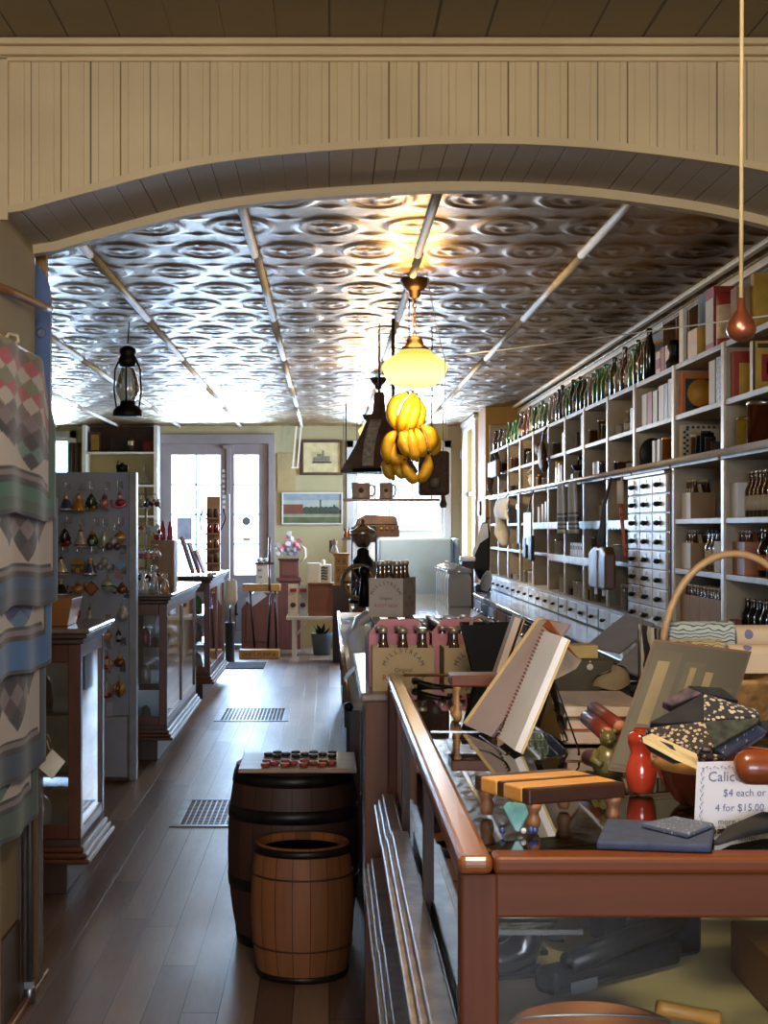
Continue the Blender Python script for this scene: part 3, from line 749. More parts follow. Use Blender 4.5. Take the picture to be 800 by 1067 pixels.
ledge(.128, .60, 2.95, 3.7); ledge(.128, .58, 3.76, 4.75)
# lining and shelf inside
M_lin = paint('cream lining cloth', (190, 172, 130), .8, var=.1, scale=5, bump=.2, bscale=15)
b = MB(); b.box((NX0 + .05, NY0 + .05, .80), (NX1 - .05, NY1 - .06, .82)); b.build('shelf', M_lin, t)
b = MB(); b.box((NX1 - .05, NY0 + .05, .82), (NX1 - .03, NY1 - .06, ZT - .03)); b.build('lining', M_lin, t)
def drape(u, v):
    x = NX0 + .06 + (NX1 - NX0 - .12) * u
    return (x, 3.05 + .02 * math.sin(u * 19) + .25 * (1 - v) ** 3 * 0, .82 + (ZT - .05 - .82) * v)
MB().grid(drape, 40, 8).build('curtain', M_lin, t)
# ================================================================= lamps
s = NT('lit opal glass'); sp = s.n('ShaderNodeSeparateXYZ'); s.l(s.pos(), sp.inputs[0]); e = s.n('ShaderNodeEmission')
# shading painted into the glow by height: shoulder dimmer and deeper than the bowl
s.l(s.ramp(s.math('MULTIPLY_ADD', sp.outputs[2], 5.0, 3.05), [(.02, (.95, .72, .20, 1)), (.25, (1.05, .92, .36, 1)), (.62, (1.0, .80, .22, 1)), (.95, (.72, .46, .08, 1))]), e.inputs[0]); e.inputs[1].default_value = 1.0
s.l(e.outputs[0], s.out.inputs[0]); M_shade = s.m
M_bronze = paint('dark bronze', (76, 54, 34), .35, .8, var=.15)
def school_lamp():
    """Schoolhouse pendant: canopy, chain, fitter and opal globe; origin at the ceiling."""
    t = thing('pendant_lamp', 'lamp', 'lamp')
    b = MB(); b.lathe([(.0, 0), (.078, 0), (.08, -.012), (.07, -.03), (.066, -.045), (.045, -.065), (.034, -.07), (.03, -.1), (.012, -.112), (0, -.115)], seg=20); b.build('canopy', M_bronze, t, loc=None)
    b = MB()
    for k in range(8):
        z = -.125 - k * .026
        pts = [(0.009 * math.cos(a), 0, z + .017 * math.sin(a)) if k % 2 else (0, .009 * math.cos(a), z + .017 * math.sin(a)) for a in [i * math.pi / 4 for i in range(9)]]
        b.tube(pts, .003, 5)
    b.build('chain', M_bronze, t)
    b = MB(); b.tube([(-.03, 0, -.11), (-.032, .006, -.25), (-.03, 0, -.33)], .003, 6); b.build('cord', M_iron, t)
    b = MB(); b.lathe([(0, -.32), (.03, -.322), (.042, -.335), (.046, -.345), (.046, -.358), (.052, -.368), (.072, -.382), (.08, -.392), (.08, -.40), (0, -.401)], seg=24); b.build('fitter', M_bronze, t)
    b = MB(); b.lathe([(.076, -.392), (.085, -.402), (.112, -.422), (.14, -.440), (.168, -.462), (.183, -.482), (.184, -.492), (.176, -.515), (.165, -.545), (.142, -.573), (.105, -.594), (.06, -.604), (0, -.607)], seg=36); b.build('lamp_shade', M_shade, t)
    return t
lp = school_lamp()
XLP = px(432, 8.5)
settle(lp, (XLP, 8.5, ZC - .02)); lp['label'] = 'glowing yellow schoolhouse pendant lamp above the hanging bananas'; lp['group'] = 'schoolhouse pendant lamps'
dup(lp, (.45, 14.1, ZC - .02), label='lit pendant lamp half hidden behind the dark flared hood')
dup(lp, (.475, 18.7, ZC - .02), label='lit pendant lamp glimpsed nearest the street wall')
dup(lp, (.25, 2.0, ZF - .02), label='unseen lit pendant lamp of the near room, over the near counter')  # out-of-view lamp put in to light the arch wall and counter top
def bulb(name, loc, power, col=(1, .78, .50), r=.12):
    l = bpy.data.lights.new(name, 'POINT'); l.energy = power; l.color = col; l.shadow_soft_size = r
    o = bpy.data.objects.new(name, l); o.location = loc; COL.objects.link(o); return o
bulb('lamp_light', (XLP, 8.5, ZC - .70), 4, r=.08)
bulb('lamp_light', (XLP, 8.44, ZC - .29), 9, (1, .62, .22), r=.12)
bulb('unseen_lamp_light', (.25, 2.0, 2.40), 50, r=.15)  # light of the unseen lamp added in the near room
bulb('lamp_light', (.45, 14.1, ZC - .72), 52, r=.08); bulb('lamp_light', (.475, 18.7, ZC - .72), 34, r=.08)
# long cord from the lamp switch
tag(MB().tube([(XLP + .05, 8.26, ZC - .03), (XLP + .10, 8.26, ZC - .3), (XLP + .150, 8.26, ZC - .5), (XLP + .152, 8.26, ZC - .92)], .0022, 5).build('pull_cord', M_batten), 'thin pull cord hanging beside the glowing yellow lamp', 'cord')
# pull cord and copper ball close to the camera
YP = 3.0
t = thing('pull_cord', 'pale cord with a copper bell pull hanging close in front of the shelves', 'pull cord', (px(772, YP), YP, pz(350, YP)))
MB().tube([(px(773.5, YP), YP, ZF - .005), (px(772, YP), YP, pz(316, YP))], .0042, 8).build('cord', paint('cord cream', (176, 158, 118), .7), t)
b = MB(); b.lathe([(0, pz(310, YP)), (.007, pz(311, YP)), (.009, pz(322, YP)), (.016, pz(327, YP)), (.026, pz(336, YP)), (.029, pz(344, YP)), (.024, pz(351, YP)), (.012, pz(355, YP)), (0, pz(356, YP))], (px(772, YP), YP, 0), 20)
b.build('bell', paint('copper', (176, 104, 80), .28, .85, var=.08), t)
tag(MB().tube([P(470, 371, 9.0), P(640, 350, 6.2), P(830, 325, 5.6)], .003, 5).build('hanging_wire', M_batten), 'thin wire strung slantwise across in front of the top shelf', 'wire')

# ================================================================= kerosene lantern
t = thing('oil_lantern', 'black oil lantern with clear chimney hanging at the aisle', 'lantern', (px(133, 10.4), 10.4, pz(434, 10.4)))
x0, y0 = t.location.x, 10.4; Zp = lambda y: pz(y, 10.4)
MB().tube([(x0 + .01, y0, ZC - .005), (x0, y0, Zp(358))], .004, 6).build('hanger', M_iron, t)
b = MB(); b.lathe([(0, Zp(360)), (.03, Zp(361)), (.055, Zp(364)), (.058, Zp(367)), (.048, Zp(370)), (.062, Zp(374)), (.062, Zp(378)), (.05, Zp(382)), (0, Zp(383))], (x0, y0, 0), 18); b.build('cap', M_iron, t)
b = MB(); b.lathe([(.042, Zp(383)), (.065, Zp(392)), (.08, Zp(403)), (.08, Zp(409)), (.055, Zp(416)), (.05, Zp(418))], (x0, y0, 0), 20, cap=False); b.build('chimney', glassy('lantern glass', (235, 238, 235), refl=.12, body=(220, 220, 215), bodyf=.35), t)
b = MB(); b.lathe([(.05, Zp(418)), (.052, Zp(422)), (.075, Zp(424)), (.098, Zp(428)), (.103, Zp(433)), (.1, Zp(434)), (0, Zp(434))], (x0, y0, 0), 20); b.lathe([(0, Zp(416)), (.05, Zp(418))], (x0, y0, 0), 18); b.build('tank', M_iron, t)
for sx in (-1, 1):
    MB().tube([(x0 + sx * .05, y0, Zp(372)), (x0 + sx * .085, y0, Zp(385)), (x0 + sx * .092, y0, Zp(408)), (x0 + sx * .075, y0, Zp(426))], .006, 6).build('side_tube', M_iron, t)
MB().tube([(x0, y0 - .082, Zp(384)), (x0, y0 - .086, Zp(405)), (x0, y0 - .07, Zp(420))], .006, 6).build('guard', M_iron, t)

# ================================================================= flared hood, bananas, dark basket
YH = 11.0
t = thing('hanging_hood', 'large dark flared metal hood hanging behind the bananas', 'hanging hood', (px(394, YH), YH, pz(491, YH)))
xh = px(395, YH); zh = lambda y: pz(y, YH)
b = MB(); b.lathe([(.03, zh(409)), (.034, zh(412)), (.045, zh(430)), (.07, zh(434)), (.092, zh(440)), (.128, zh(452)), (.175, zh(466)), (.225, zh(479)), (.265, zh(488)), (.27, zh(491))], (xh, YH, 0), 8, smooth=False); b.build('hood', paint('dark hood metal', (112, 82, 68), .6, var=.2), t, solid=.006)
b = MB(); b.lathe([(.272, zh(489)), (.276, zh(490)), (.274, zh(493)), (.262, zh(493))], (xh, YH, 0), 8, smooth=False); b.build('rim', M_iron, t)
b = MB(); b.tube([(xh, YH, ZC - .01), (xh, YH, zh(409))], .008, 6); b.build('rod', M_iron, t)
b = MB()
b.grid(lambda u, v: (px(377 + 12 * u + 9 * v * v, YH - .24 + .12 * v), YH - .285 + .19 * v, zh(487 - 49 * v)), 6, 10)
b.build('fabric_strip', paint('grey printed strip', (186, 174, 168), .7, var=.25, scale=40), t, solid=.004)
tag(MB().tube([(px(409.5, 10.2), 10.2, ZC - .01), (px(409.5, 10.2), 10.2, pz(446, 10.2))], .011, 8).build('hanging_rod', M_bronze), 'dark rod hanging from the ceiling just behind the bananas', 'rod')

M_ban = paint('banana yellow', (236, 176, 28), .45, var=.1, scale=6)
M_bant = paint('banana tip', (96, 66, 26), .7)
def banana(b, p0, p1, p2, r=.02):
    """One banana bent through three points, thin at both ends."""
    p0, p1, p2 = map(Vector, (p0, p1, p2)); pts, rs = [], []
    for i in range(13):
        u = i / 12; pts.append(p0 * (1 - u) ** 2 + p1 * 2 * u * (1 - u) + p2 * u * u)
        rs.append(r * min(1, .32 + 2.2 * u) * min(1, .42 + 2.6 * (1 - u)) if 0 < i < 12 else r * .3)
    b.tube(pts, rs, 10, 0); b.ball(pts[-1], r * .33, 6, 4, 1); b.tube([pts[0], pts[0] + (pts[0] - pts[1]) * .5], r * .3, 6, 1)
YBN = 8.75
t = thing('banana_bunch', 'hanging bunch of ripe yellow bananas below the glowing lamp', 'bananas', (px(427, YBN), YBN, pz(500, YBN)))
spec = [ # start, control, end (photo pixels) and how far forward each one hangs
    ((424, 410), (399, 420), (413, 447), -.05), ((430, 410), (421, 432), (416, 449), -.075), ((434, 412), (433, 436), (423, 450), -.06), ((436, 416), (443, 436), (430, 449), -.02),
    ((414, 449), (398, 460), (404, 482), -.05), ((418, 450), (420, 470), (429, 473), -.08), ((424, 444), (419, 464), (429, 473), -.05), ((428, 448), (430, 472), (434, 480), -.09),
    ((433, 447), (441, 462), (440, 476), -.07), ((439, 444), (456, 452), (448, 470), -.05), ((411, 462), (402, 486), (424, 477), -.03), ((445, 446), (459, 462), (450, 474), .0),
    ((421, 480), (425, 500), (436, 500), -.05), ((446, 474), (448, 494), (434, 501), -.03), ((412, 480), (414, 494), (424, 495), .0), ((404, 478), (400, 488), (410, 499), .03)]
for (a, c, e, dy) in spec:
    b = MB(); y = YBN + dy
    banana(b, P(a[0], a[1], y), P(c[0], c[1], y - .02), P(e[0], e[1], y), .034); b.build('banana', [M_ban, M_bant], t)
MB().tube([P(430, 412, YBN), P(428, 440, YBN + .01), P(424, 480, YBN + .01)], [.016, .014, .01], 8).build('stalk', paint('banana stalk', (120, 104, 40), .7), t)
MB().tube([(px(430, YBN), YBN, ZC - .005), P(430, 412, YBN)], .003, 5).build('hanging_cord', M_batten, t)

YK = 10.6
t = thing('hanging_basket', 'dark brown woven basket hanging behind the lower bananas', 'basket', (px(448, YK), YK, pz(516, YK)))
b = MB(); b.slab(P(437, 516, YK - .08), (px(464, YK) - px(433, YK), 0, .0), (0, .2, 0), (.0, 0, pz(470, YK) - pz(516, YK))); b.build('body', paint('dark wicker', (84, 58, 44), .7, var=.3, scale=50, bump=.6, bscale=90), t, bevel=.02)
b = MB(); b.lathe([(0, 0), (.035, .0), (.037, .06), (.03, .066), (0, .066)], P(453, 508, YK - .12), 12); b.build('cup', paint('grey tin', (130, 116, 104), .5, .3), t)
b = MB(); b.tube([P(450, 470, YK), (px(450, YK), YK, ZC - .01)], .004, 5); b.build('hanger', M_iron, t)

# ================================================================= quilts on rods along the left jamb
COLS = {'rose': (206, 92, 112), 'sage': (146, 152, 124), 'cream': (226, 216, 210), 'taupe': (130, 112, 108), 'ink': (30, 32, 46), 'plum': (84, 66, 78), 'lav': (150, 132, 142), 'teal': (110, 150, 146),
        'navy': (32, 40, 66), 'sky': (84, 140, 186), 'blue': (44, 96, 150), 'royal': (42, 62, 132), 'green': (58, 124, 104), 'dblue': (38, 88, 146), 'bright': (44, 128, 212), 'deep': (38, 74, 108), 'dgreen': (58, 96, 80)}
def star(u, v, uc, v0, w, h, ring, bg):
    p = (u - uc) / w + (v - v0) / h; q = -(u - uc) / w + (v - v0) / h
    if p < 0 or q < 0: return bg
    k = int(math.floor(p)) + int(math.floor(q))
    return ring[min(k, len(ring) - 1)]
def quilt(name, label, z_bot, z_top, y_end, xq, border, bord_c, stars, bg, round_top=0, tag_card=False, bw=.13):
    L = 1.0; nu, nv = 130, 96; y_beg = y_end - L
    vs, cols = [], []
    for j in range(nv + 1):
        for i in range(nu + 1):
            u = L * (1 - i / nu); vv = (z_top - z_bot) * j / nv       # u runs from the far edge back towards the viewer
            zt = 0
            if round_top and u < .36: zt = -round_top * (1 - u / .36) ** 2 * (j / nv)
            sag = -.012 * math.sin(u * 7) * (1 - j / nv)
            x = xq + .008 * math.sin((y_end - u) * 15) - .007 * max(0, 1 - u / .05) ** 2
            vs.append((x, y_end - u, z_bot + vv + zt + sag))
            m = min(u, vv)
            if u < .012 or vv < .012: c = COLS['navy']
            elif border[1] and border[0] * .62 > m > border[0] * .50 and vv <= u and False: c = COLS['navy']
            elif m < border[0]: c = COLS[bord_c] if not (vv < u and vv < .05) else COLS[border[2]]
            elif m < border[0] + .018: c = COLS['ink']
            elif m < border[0] + .034 and vv < u: c = COLS['lav']
            elif m < border[0] + .044 and vv < u: c = COLS['ink']
            else:
                c = COLS[bg]
                for (uc, v0, w, h, ring) in stars:
                    k = star(u, vv, uc, v0, w, h, ring, None)
                    if k is not None: c = COLS[k]; break
            cols.append(c)
    fs = [(j * (nu + 1) + i, j * (nu + 1) + i + 1, (j + 1) * (nu + 1) + i + 1, (j + 1) * (nu + 1) + i) for j in range(nv) for i in range(nu)]
    b = MB(); b.add(vs, fs, True)
    t = thing(name, label, 'quilt', (xq, y_end - .6, z_bot), 'star quilts hanging on rods')
    ob = b.build('cloth', vcol('quilt cloth'), t, solid=.01)
    at = ob.data.color_attributes.new('print', 'FLOAT_COLOR', 'POINT')
    flat = []
    for c in cols: flat += list(lin(c))
    at.data.foreach_set('color', flat)
    MB().tube([(xq - .004, y_beg, z_top + .002), (xq - .004, y_end - (.36 if round_top else .04), z_top + .002)], .006, 8).build('rod', M_pine, t)
    return t
R1 = ['ink', 'teal', 'ink', 'plum', 'lav', 'taupe', 'cream', 'rose', 'sage', 'cream', 'rose', 'taupe', 'sage', 'ink', 'rose', 'cream']
R1b = ['plum', 'ink', 'ink', 'taupe', 'ink', 'plum', 'sage', 'cream', 'rose', 'ink', 'taupe', 'cream']
R2 = ['plum', 'ink', 'lav', 'plum', 'taupe', 'ink']
R3 = ['sky', 'royal', 'navy', 'royal', 'plum', 'navy']
R4 = ['ink', 'plum', 'lav', 'ink', 'plum']
R5 = ['teal', 'plum', 'sage', 'lav']
XQ = -.90
quilt('quilt', 'pastel star quilt with a green border, topmost of the hanging quilts', 1.632, 2.125, 5.05, XQ, (.09, 0, 'dgreen'), 'green', [(.44, .14, .19, .055, R1), (.22, .27, .12, .055, R1b), (.72, .19, .19, .055, R1b)], 'cream', round_top=.22)
quilt('quilt', 'cream and plum star quilt with a dark blue border, second from the top', 1.36, 1.70, 5.165, XQ - .02, (.085, 0, 'deep'), 'dblue', [(.52, .13, .16, .07, R2), (.3, .19, .12, .07, R4), (.78, .18, .16, .07, R2)], 'cream')
quilt('quilt', 'star quilt with a bright blue border, third from the top', 1.155, 1.42, 5.14, XQ - .037, (.10, 0, 'bright'), 'bright', [(.52, .13, .2, .065, R3), (.8, .19, .15, .065, R4)], 'cream')
quilt('quilt', 'cream quilt with dark purple star points and a navy blue border', .83, 1.21, 5.13, XQ - .053, (.085, 0, 'deep'), 'deep', [(.48, .15, .14, .075, R4), (.26, .24, .12, .075, R4), (.72, .19, .15, .075, R4)], 'cream')
quilt('quilt', 'lowest hanging quilt, cream with a dark green border', .655, .88, 5.09, XQ - .069, (.085, 0, 'dgreen'), 'dgreen', [(.55, .13, .14, .06, R5)], 'cream')
t = thing('price_tag', 'blank cream card tag tied to the lower quilts', 'tag', (-.93, 5.30, .95))
b = MB(); c = P(54, 797, 5.30); b.prism([c + Vector((-.045, 0, -.01)), c + Vector((.0, 0, .055)), c + Vector((.045, .01, .01)), c + Vector((.0, 0, -.05))], (0, .002, 0)); b.build('card', paint('cream card', (206, 198, 176), .8), t)
b = MB(); b.tube([c + Vector((0, 0, .05)), P(51, 780, 5.28), P(49, 772, 5.25)], .002, 5); b.build('string', M_white, t)
# hanger hook and bent wooden peg above the quilts
b = MB(); b.tube([P(6, 352, 4.9), P(9, 348, 4.92), P(18, 349, 4.95), P(19, 355, 4.95), P(14, 361, 4.95), P(8, 363, 4.95)], .006, 8)
tag(b.build('coat_hanger', paint('hanger plastic', (222, 208, 170), .4)), 'cream plastic hanger hook at the top of the green bordered quilt', 'hanger')
tag(MB().tube([(-1.04, 4.55, pz(293, 4.6)), (-1.01, 4.9, pz(307, 4.95)), (-.97, 5.2, pz(319, 5.2)), (-.96, 5.28, pz(322, 5.28))], [.013, .014, .015, .012], 10).build('wooden_peg', paint('peg wood', (150, 104, 66), .45)), 'bent wooden rod jutting out above the top quilt', 'rod')
# blue painted board behind the quilts
YBB = 5.56
t = thing('hanging_board', 'tall blue painted board with a round emblem hanging behind the quilts', 'board', (-1.02, YBB, 1.2))
o = [(26, 660), (52.5, 660), (52.5, 312), (51, 300), (48, 290), (43, 280), (38, 276), (32, 278), (26, 282)]
MB().prism([P(x, y, YBB) for x, y in o], (0, .03, 0)).build('board', paint('dusty blue', (86, 110, 158), .55, var=.06), t)
MB().lathe([(.0, .0), (.016, 0), (.019, .004), (.012, .008), (.006, .005), (0, .005)], P(43, 347, YBB - .001), 18, M=rotm(math.pi / 2)).build('emblem', paint('grey blue relief', (110, 118, 140), .5), t)
b = MB(); b.box((px(37, 5.6), 5.6, pz(292, 5.6)), (px(48, 5.6), 5.64, ZC - .02)); b.box((px(41, 5.6), 5.59, pz(292, 5.6)), (px(44, 5.6), 5.6, ZC - .02))
tag(b.build('ceiling_post', wood('ochre post', (150, 112, 62), axis=2)), 'short wooden post hanging from the ceiling behind the blue board', 'post')

# ================================================================= barrels and draughts
def mat_staves(name, c, n):
    s = NT(name); p = s.pos(); sp = s.n('ShaderNodeSeparateXYZ'); s.l(p, sp.inputs[0])
    a = s.math('MULTIPLY', s.math('ARCTAN2', sp.outputs[1], sp.outputs[0]), n / 6.28318); ia = s.math('FLOOR', a); f = s.math('ABSOLUTE', s.math('SUBTRACT', s.math('FRACT', a), .5))
    wn = s.n('ShaderNodeTexWhiteNoise', noise_dimensions='1D'); s.l(ia, wn.inputs['W'])
    g = s.noise(p, 22, 5, .6, (1.2, 1.2, .1)); col = lin(c)
    v = s.math('ADD', s.math('MULTIPLY', wn.outputs['Value'], .45), s.math('MULTIPLY', g, .55))
    cc = s.ramp(v, [(.2, tuple(x * .55 for x in col[:3]) + (1,)), (.55, col), (.85, tuple(min(1, x * 1.35) for x in col[:3]) + (1,))])
    gap = s.math('GREATER_THAN', f, .475); cc = s.mix(gap, cc, tuple(x * .2 for x in col[:3]) + (1,))
    s.bsdf(cc, .6, 0, s.bump(s.math('SUBTRACT', g, s.math('MULTIPLY', gap, 1.0)), .3, .003)); return s.m
def barrel(label, x, y, h, rt, rm, rb, wall_m, hoops, lid_depth, hoop_m):
    t = thing('wooden_barrel', label, 'barrel', (x, y, 0), 'wooden barrels')
    def R(z):
        u = z / h; return rb * (1 - u) + rt * u + (rm - (rt + rb) / 2) * 4 * u * (1 - u)
    prof = [(R(h * k / 16), h * k / 16) for k in range(17)] + [(rt - .014, h), (R(h - lid_depth) - .02, h - lid_depth)]
    MB().lathe(prof, (x, y, 0), 48).build('staves', wall_m, t)
    MB().lathe([(0, h - lid_depth - .004), (R(h - lid_depth) - .016, h - lid_depth - .004), (R(h - lid_depth) - .016, h - lid_depth), (0, h - lid_depth)], (x, y, 0), 40).build('lid', wood('barrel lid', (140, 88, 50), axis=0), t)
    for z, w, e in hoops:
        MB().lathe([(R(z), z), (R(z) + e, z), (R(z + w) + e, z + w), (R(z + w), z + w)], (x, y, 0), 48, cap=False).build('hoop', hoop_m if w > .01 else M_wirehoop, t)
    return t
M_wirehoop = paint('wire hoop', (62, 40, 26), .5)
M_hoop = paint('black hoop iron', (40, 36, 34), .42, .6, var=.25, scale=14)
XB1, YB1_ = -.097, 5.53
barrel('small pale wooden barrel with a black top hoop, in front of the big barrel', XB1, YB1_, .475, .166, .186, .158, mat_staves('pale staves', (136, 84, 48), 18), [(.443, .026, .005), (.365, .006, .004), (.115, .006, .004), (.004, .022, .006)], .028, M_hoop)
XB2, YB2 = -.14, 6.0
barrel('big dark wooden barrel carrying the checkers board', XB2, YB2, .685, .222, .256, .215, mat_staves('dark staves', (66, 38, 28), 20), [(.62, .045, .004), (.485, .05, .004), (.22, .045, .004), (.0, .04, .004)], .03, M_hoop)
bx0, bx1, by0, by1, bz = px(248, 5.72), px(371.5, 5.72), 5.72, 6.15, .69
t = thing('checkers_board', 'worn wooden checkers board lying on the big dark barrel', 'board game', ((bx0 + bx1) / 2, 5.93, bz))
M_board = wood('board grey brown', (150, 122, 96), .7, axis=0, rough=.4)
MB().box((bx0, by0, bz - .004), (bx1, by1, bz + .012)).build('board', M_board, t, bevel=.003)
sx0, sx1 = px(272, 5.8), px(351, 5.8); sq = (sx1 - sx0) / 8
b = MB()
for i in range(8):
    for j in range(8):
        if (i + j) % 2: b.box((sx0 + sq * i, by0 + .035 + .045 * j, bz + .0121), (sx0 + sq * (i + 1), by0 + .035 + .045 * (j + 1), bz + .0128))
b.build('squares', paint('dark squares', (74, 48, 36), .5), t)
M_redck = paint('red checker', (150, 58, 34), .4); M_blkck = paint('black checker', (34, 24, 22), .35)
proto = None
words_r = ['front row', 'second row', 'third row']
for side, mm, cn in ((0, M_redck, 'red'), (1, M_blkck, 'black')):
    proto = None
    for r in range(3):
        for c in range(4):
            i = 2 * c + ((r + side) % 2); j = r if side == 0 else 7 - r
            loc = (sx0 + sq * (i + .5) + random.uniform(-.003, .003), by0 + .035 + .045 * (j + .5) + random.uniform(-.004, .004), bz + .0128)
            lab = f"{cn} wooden checker, {ORD[c]} from the left in the {words_r[r]} of {cn} pieces"
            if proto is None:
                b = MB(); b.lathe([(0, 0), (.0165, 0), (.0175, .003), (.0175, .010), (.0165, .013), (.012, .013), (.011, .0115), (0, .0115)], (0, 0, 0), 18); proto = b.build('checker_piece', mm, loc=(0, 0, 0)); proto.location = loc; tag(proto, lab, 'checker', f'{cn} checkers on the barrel')
            else:
                o = proto.copy(); COL.objects.link(o); o.location = loc; o['label'] = lab
# ================================================================= goods on the shelving
G = {'green': glassy('green glass', (90, 180, 70), .10, .05, (70, 150, 56), .65), 'dark green': glassy('dark green glass', (40, 80, 40), .10, .05, (36, 66, 38), .75),
     'pale green': glassy('pale green glass', (190, 214, 180), .12, .05, (150, 176, 140), .4), 'clear': glassy('clear bottle glass', (225, 222, 214), .14, .05, (196, 190, 178), .4),
     'amber': glassy('amber glass', (170, 90, 30), .10, .05, (160, 82, 30), .55), 'brown': glassy('brown glass', (100, 44, 20), .10, .05, (70, 34, 22), .88), 'black': paint('black glass', (18, 18, 20), .12, var=.05, coat=.5)}
M_paper = paint('paper label', (206, 196, 176), .7, var=.1, scale=30)
M_redp = paint('red paper', (158, 44, 36), .6, var=.12, scale=20)
M_orange = paint('orange card', (196, 112, 44), .6, var=.1, scale=16)
M_yel = paint('yellow tin', (206, 164, 58), .45, var=.1, scale=16)
M_copper = paint('copper tin', (176, 96, 56), .25, .8, var=.12)
M_tin = paint('silver tin', (186, 182, 174), .25, .85, var=.1)
M_gold = paint('gold', (196, 150, 70), .28, .8, var=.15)
M_choc = paint('chocolate brown', (70, 42, 30), .55, var=.2)
M_blk = paint('black', (22, 21, 22), .5, var=.1)
M_wht = paint('white card', (216, 212, 206), .6, var=.04)
M_kraft = paint('kraft card', (168, 136, 100), .75, var=.06, scale=12)
M_grey = paint('grey card', (140, 136, 130), .7, var=.1)
def bottle_mesh(h, r, shape='long', glass='green', label=None, cap=None, stopper=None):
    """A glass bottle standing at the origin."""
    b = MB()
    sh = {'long': .52, 'beer': .6, 'wine': .66, 'jug': .62, 'tall': .45}[shape]
    nk = r * .42
    pr = [(0, 0), (r * .86, 0), (r, h * .02)]
    if label: pr += [(r, h * .14), (r * 1.01, h * .14, 1), (r * 1.01, h * (sh - .14), 1), (r, h * (sh - .14), 0)]
    pr += [(r, h * (sh - .06)), (r * .93, h * sh), (r * .62, h * (sh + .1)), (nk * 1.15, h * (sh + .18)), (nk, h * .9)]
    if cap: pr += [(nk, h * .92), (nk * 1.25, h * .92, 2), (nk * 1.25, h * .985, 2), (nk * 1.1, h, 2), (0, h, 2)]
    else: pr += [(nk * 1.25, h * .93), (nk * 1.25, h * .98), (nk, h), (0, h)]
    # the slot on a ring colours the band that starts there
    b.lathe(pr, seg=14); return b
BP = {}
def bottle(loc, h, r, shape, glass, label=None, cap=None, lab='', group=None):
    key = (round(h, 3), round(r, 3), shape, glass, label.name if label else None, cap.name if cap else None)
    if key not in BP:
        o = bottle_mesh(h, r, shape, glass, label, cap).build('glass_bottle', [G[glass], label or M_paper, cap or M_blk], loc=(0, 0, 0)); BP[key] = o.data
    else:
        o = bpy.data.objects.new('glass_bottle', BP[key]); COL.objects.link(o)
    if loc[2] < ZA - .1 and loc[0] > XS: loc = (loc[0], clampy(loc[1], loc[0], r), loc[2])
    o.location = loc
    return tag(o, lab, 'bottle', group)
def cell_of(x):
    """Which upright pair of stiles a pixel column falls between, counted from the street end."""
    for i in range(len(ST_PX) - 1):
        if ST_PX[i] <= x < ST_PX[i + 1]: return i
    return len(ST_PX) - 2
def onshelf(x, X): return depth_x(x, X)
def clampy(y, X, r):
    i = cell_of(CX + X * F / y); lo, hi = STY[i + 1] + .032 + r, STY[i] - .032 - r
    if i == 8: lo = max(lo, YBK1 + .02 + r)
    return max(lo, min(hi, y))
row_spec = [ # photo column, colour, height, shape, label, cap
    (514.5, 'clear', .20, 'long', 1, 0), (517, 'brown', .23, 'beer', 0, 0), (522, 'brown', .22, 'long', 0, 0), (525.5, 'clear', .20, 'long', 0, 0), (531, 'green', .24, 'long', 0, 0), (535.5, 'green', .21, 'long', 1, 0), (539, 'green', .23, 'beer', 0, 0),
    (543.3, 'brown', .27, 'long', 1, 0), (547.5, 'amber', .23, 'long', 0, 0), (552, 'amber', .28, 'tall', 0, 0), (555.3, 'green', .23, 'beer', 1, 0), (558, 'dark green', .24, 'long', 0, 0), (561.8, 'pale green', .24, 'long', 0, 0), (565.2, 'pale green', .26, 'beer', 0, 0),
    (569, 'pale green', .22, 'long', 0, 0), (574.2, 'clear', .25, 'tall', 0, 0), (578.6, 'clear', .26, 'tall', 1, 0), (583, 'brown', .27, 'long', 0, 0), (586, 'brown', .29, 'tall', 0, 0), (590.2, 'pale green', .24, 'wine', 1, 0), (594, 'green', .24, 'beer', 0, 0),
    (597.5, 'dark green', .28, 'wine', 0, 0), (601, 'green', .25, 'long', 1, 0), (605, 'dark green', .27, 'wine', 0, 0), (609, 'dark green', .25, 'long', 0, 1), (613.5, 'clear', .23, 'long', 0, 0), (617.5, 'clear', .24, 'beer', 0, 0), (622.5, 'green', .25, 'long', 0, 0),
    (627, 'green', .24, 'wine', 0, 0), (631.5, 'green', .25, 'long', 0, 0), (636, 'pale green', .23, 'beer', 1, 0), (640.5, 'dark green', .26, 'wine', 0, 0), (645.5, 'clear', .23, 'long', 0, 0), (651, 'brown', .29, 'tall', 0, 0), (656.5, 'clear', .22, 'beer', 1, 0),
    (660.5, 'green', .24, 'long', 0, 0), (665.5, 'dark green', .28, 'wine', 0, 0), (670.5, 'dark green', .27, 'long', 0, 1), (676.5, 'black', .31, 'wine', 0, 0)]
cnt = {}
for x, g, h, shp, lb, cp in row_spec:
    c = cell_of(x); cnt[c] = cnt.get(c, 0) + 1
    art = {'long': 'long-necked', 'beer': 'beer', 'wine': 'wine', 'tall': 'tall slender'}[shp]
    bottle((1.895, onshelf(x, 1.895), ZA + .001), h, .036 if shp != 'tall' else .033, shp, g, M_paper if lb else None, M_wht if cp else None,
           f"{g} {art} glass bottle, {ORD[cnt[c] - 1]} over the {ORD[c]} pigeonhole from the street end", 'bottles along the top shelf')
# pale batten above the bottles
tag(MB().tube([(2.10, 17.4, 2.80), (2.10, 9.3, 2.78)], .012, 8).build('hanging_pole', M_pine), 'long pale pole running behind the necks of the top shelf bottles', 'pole')

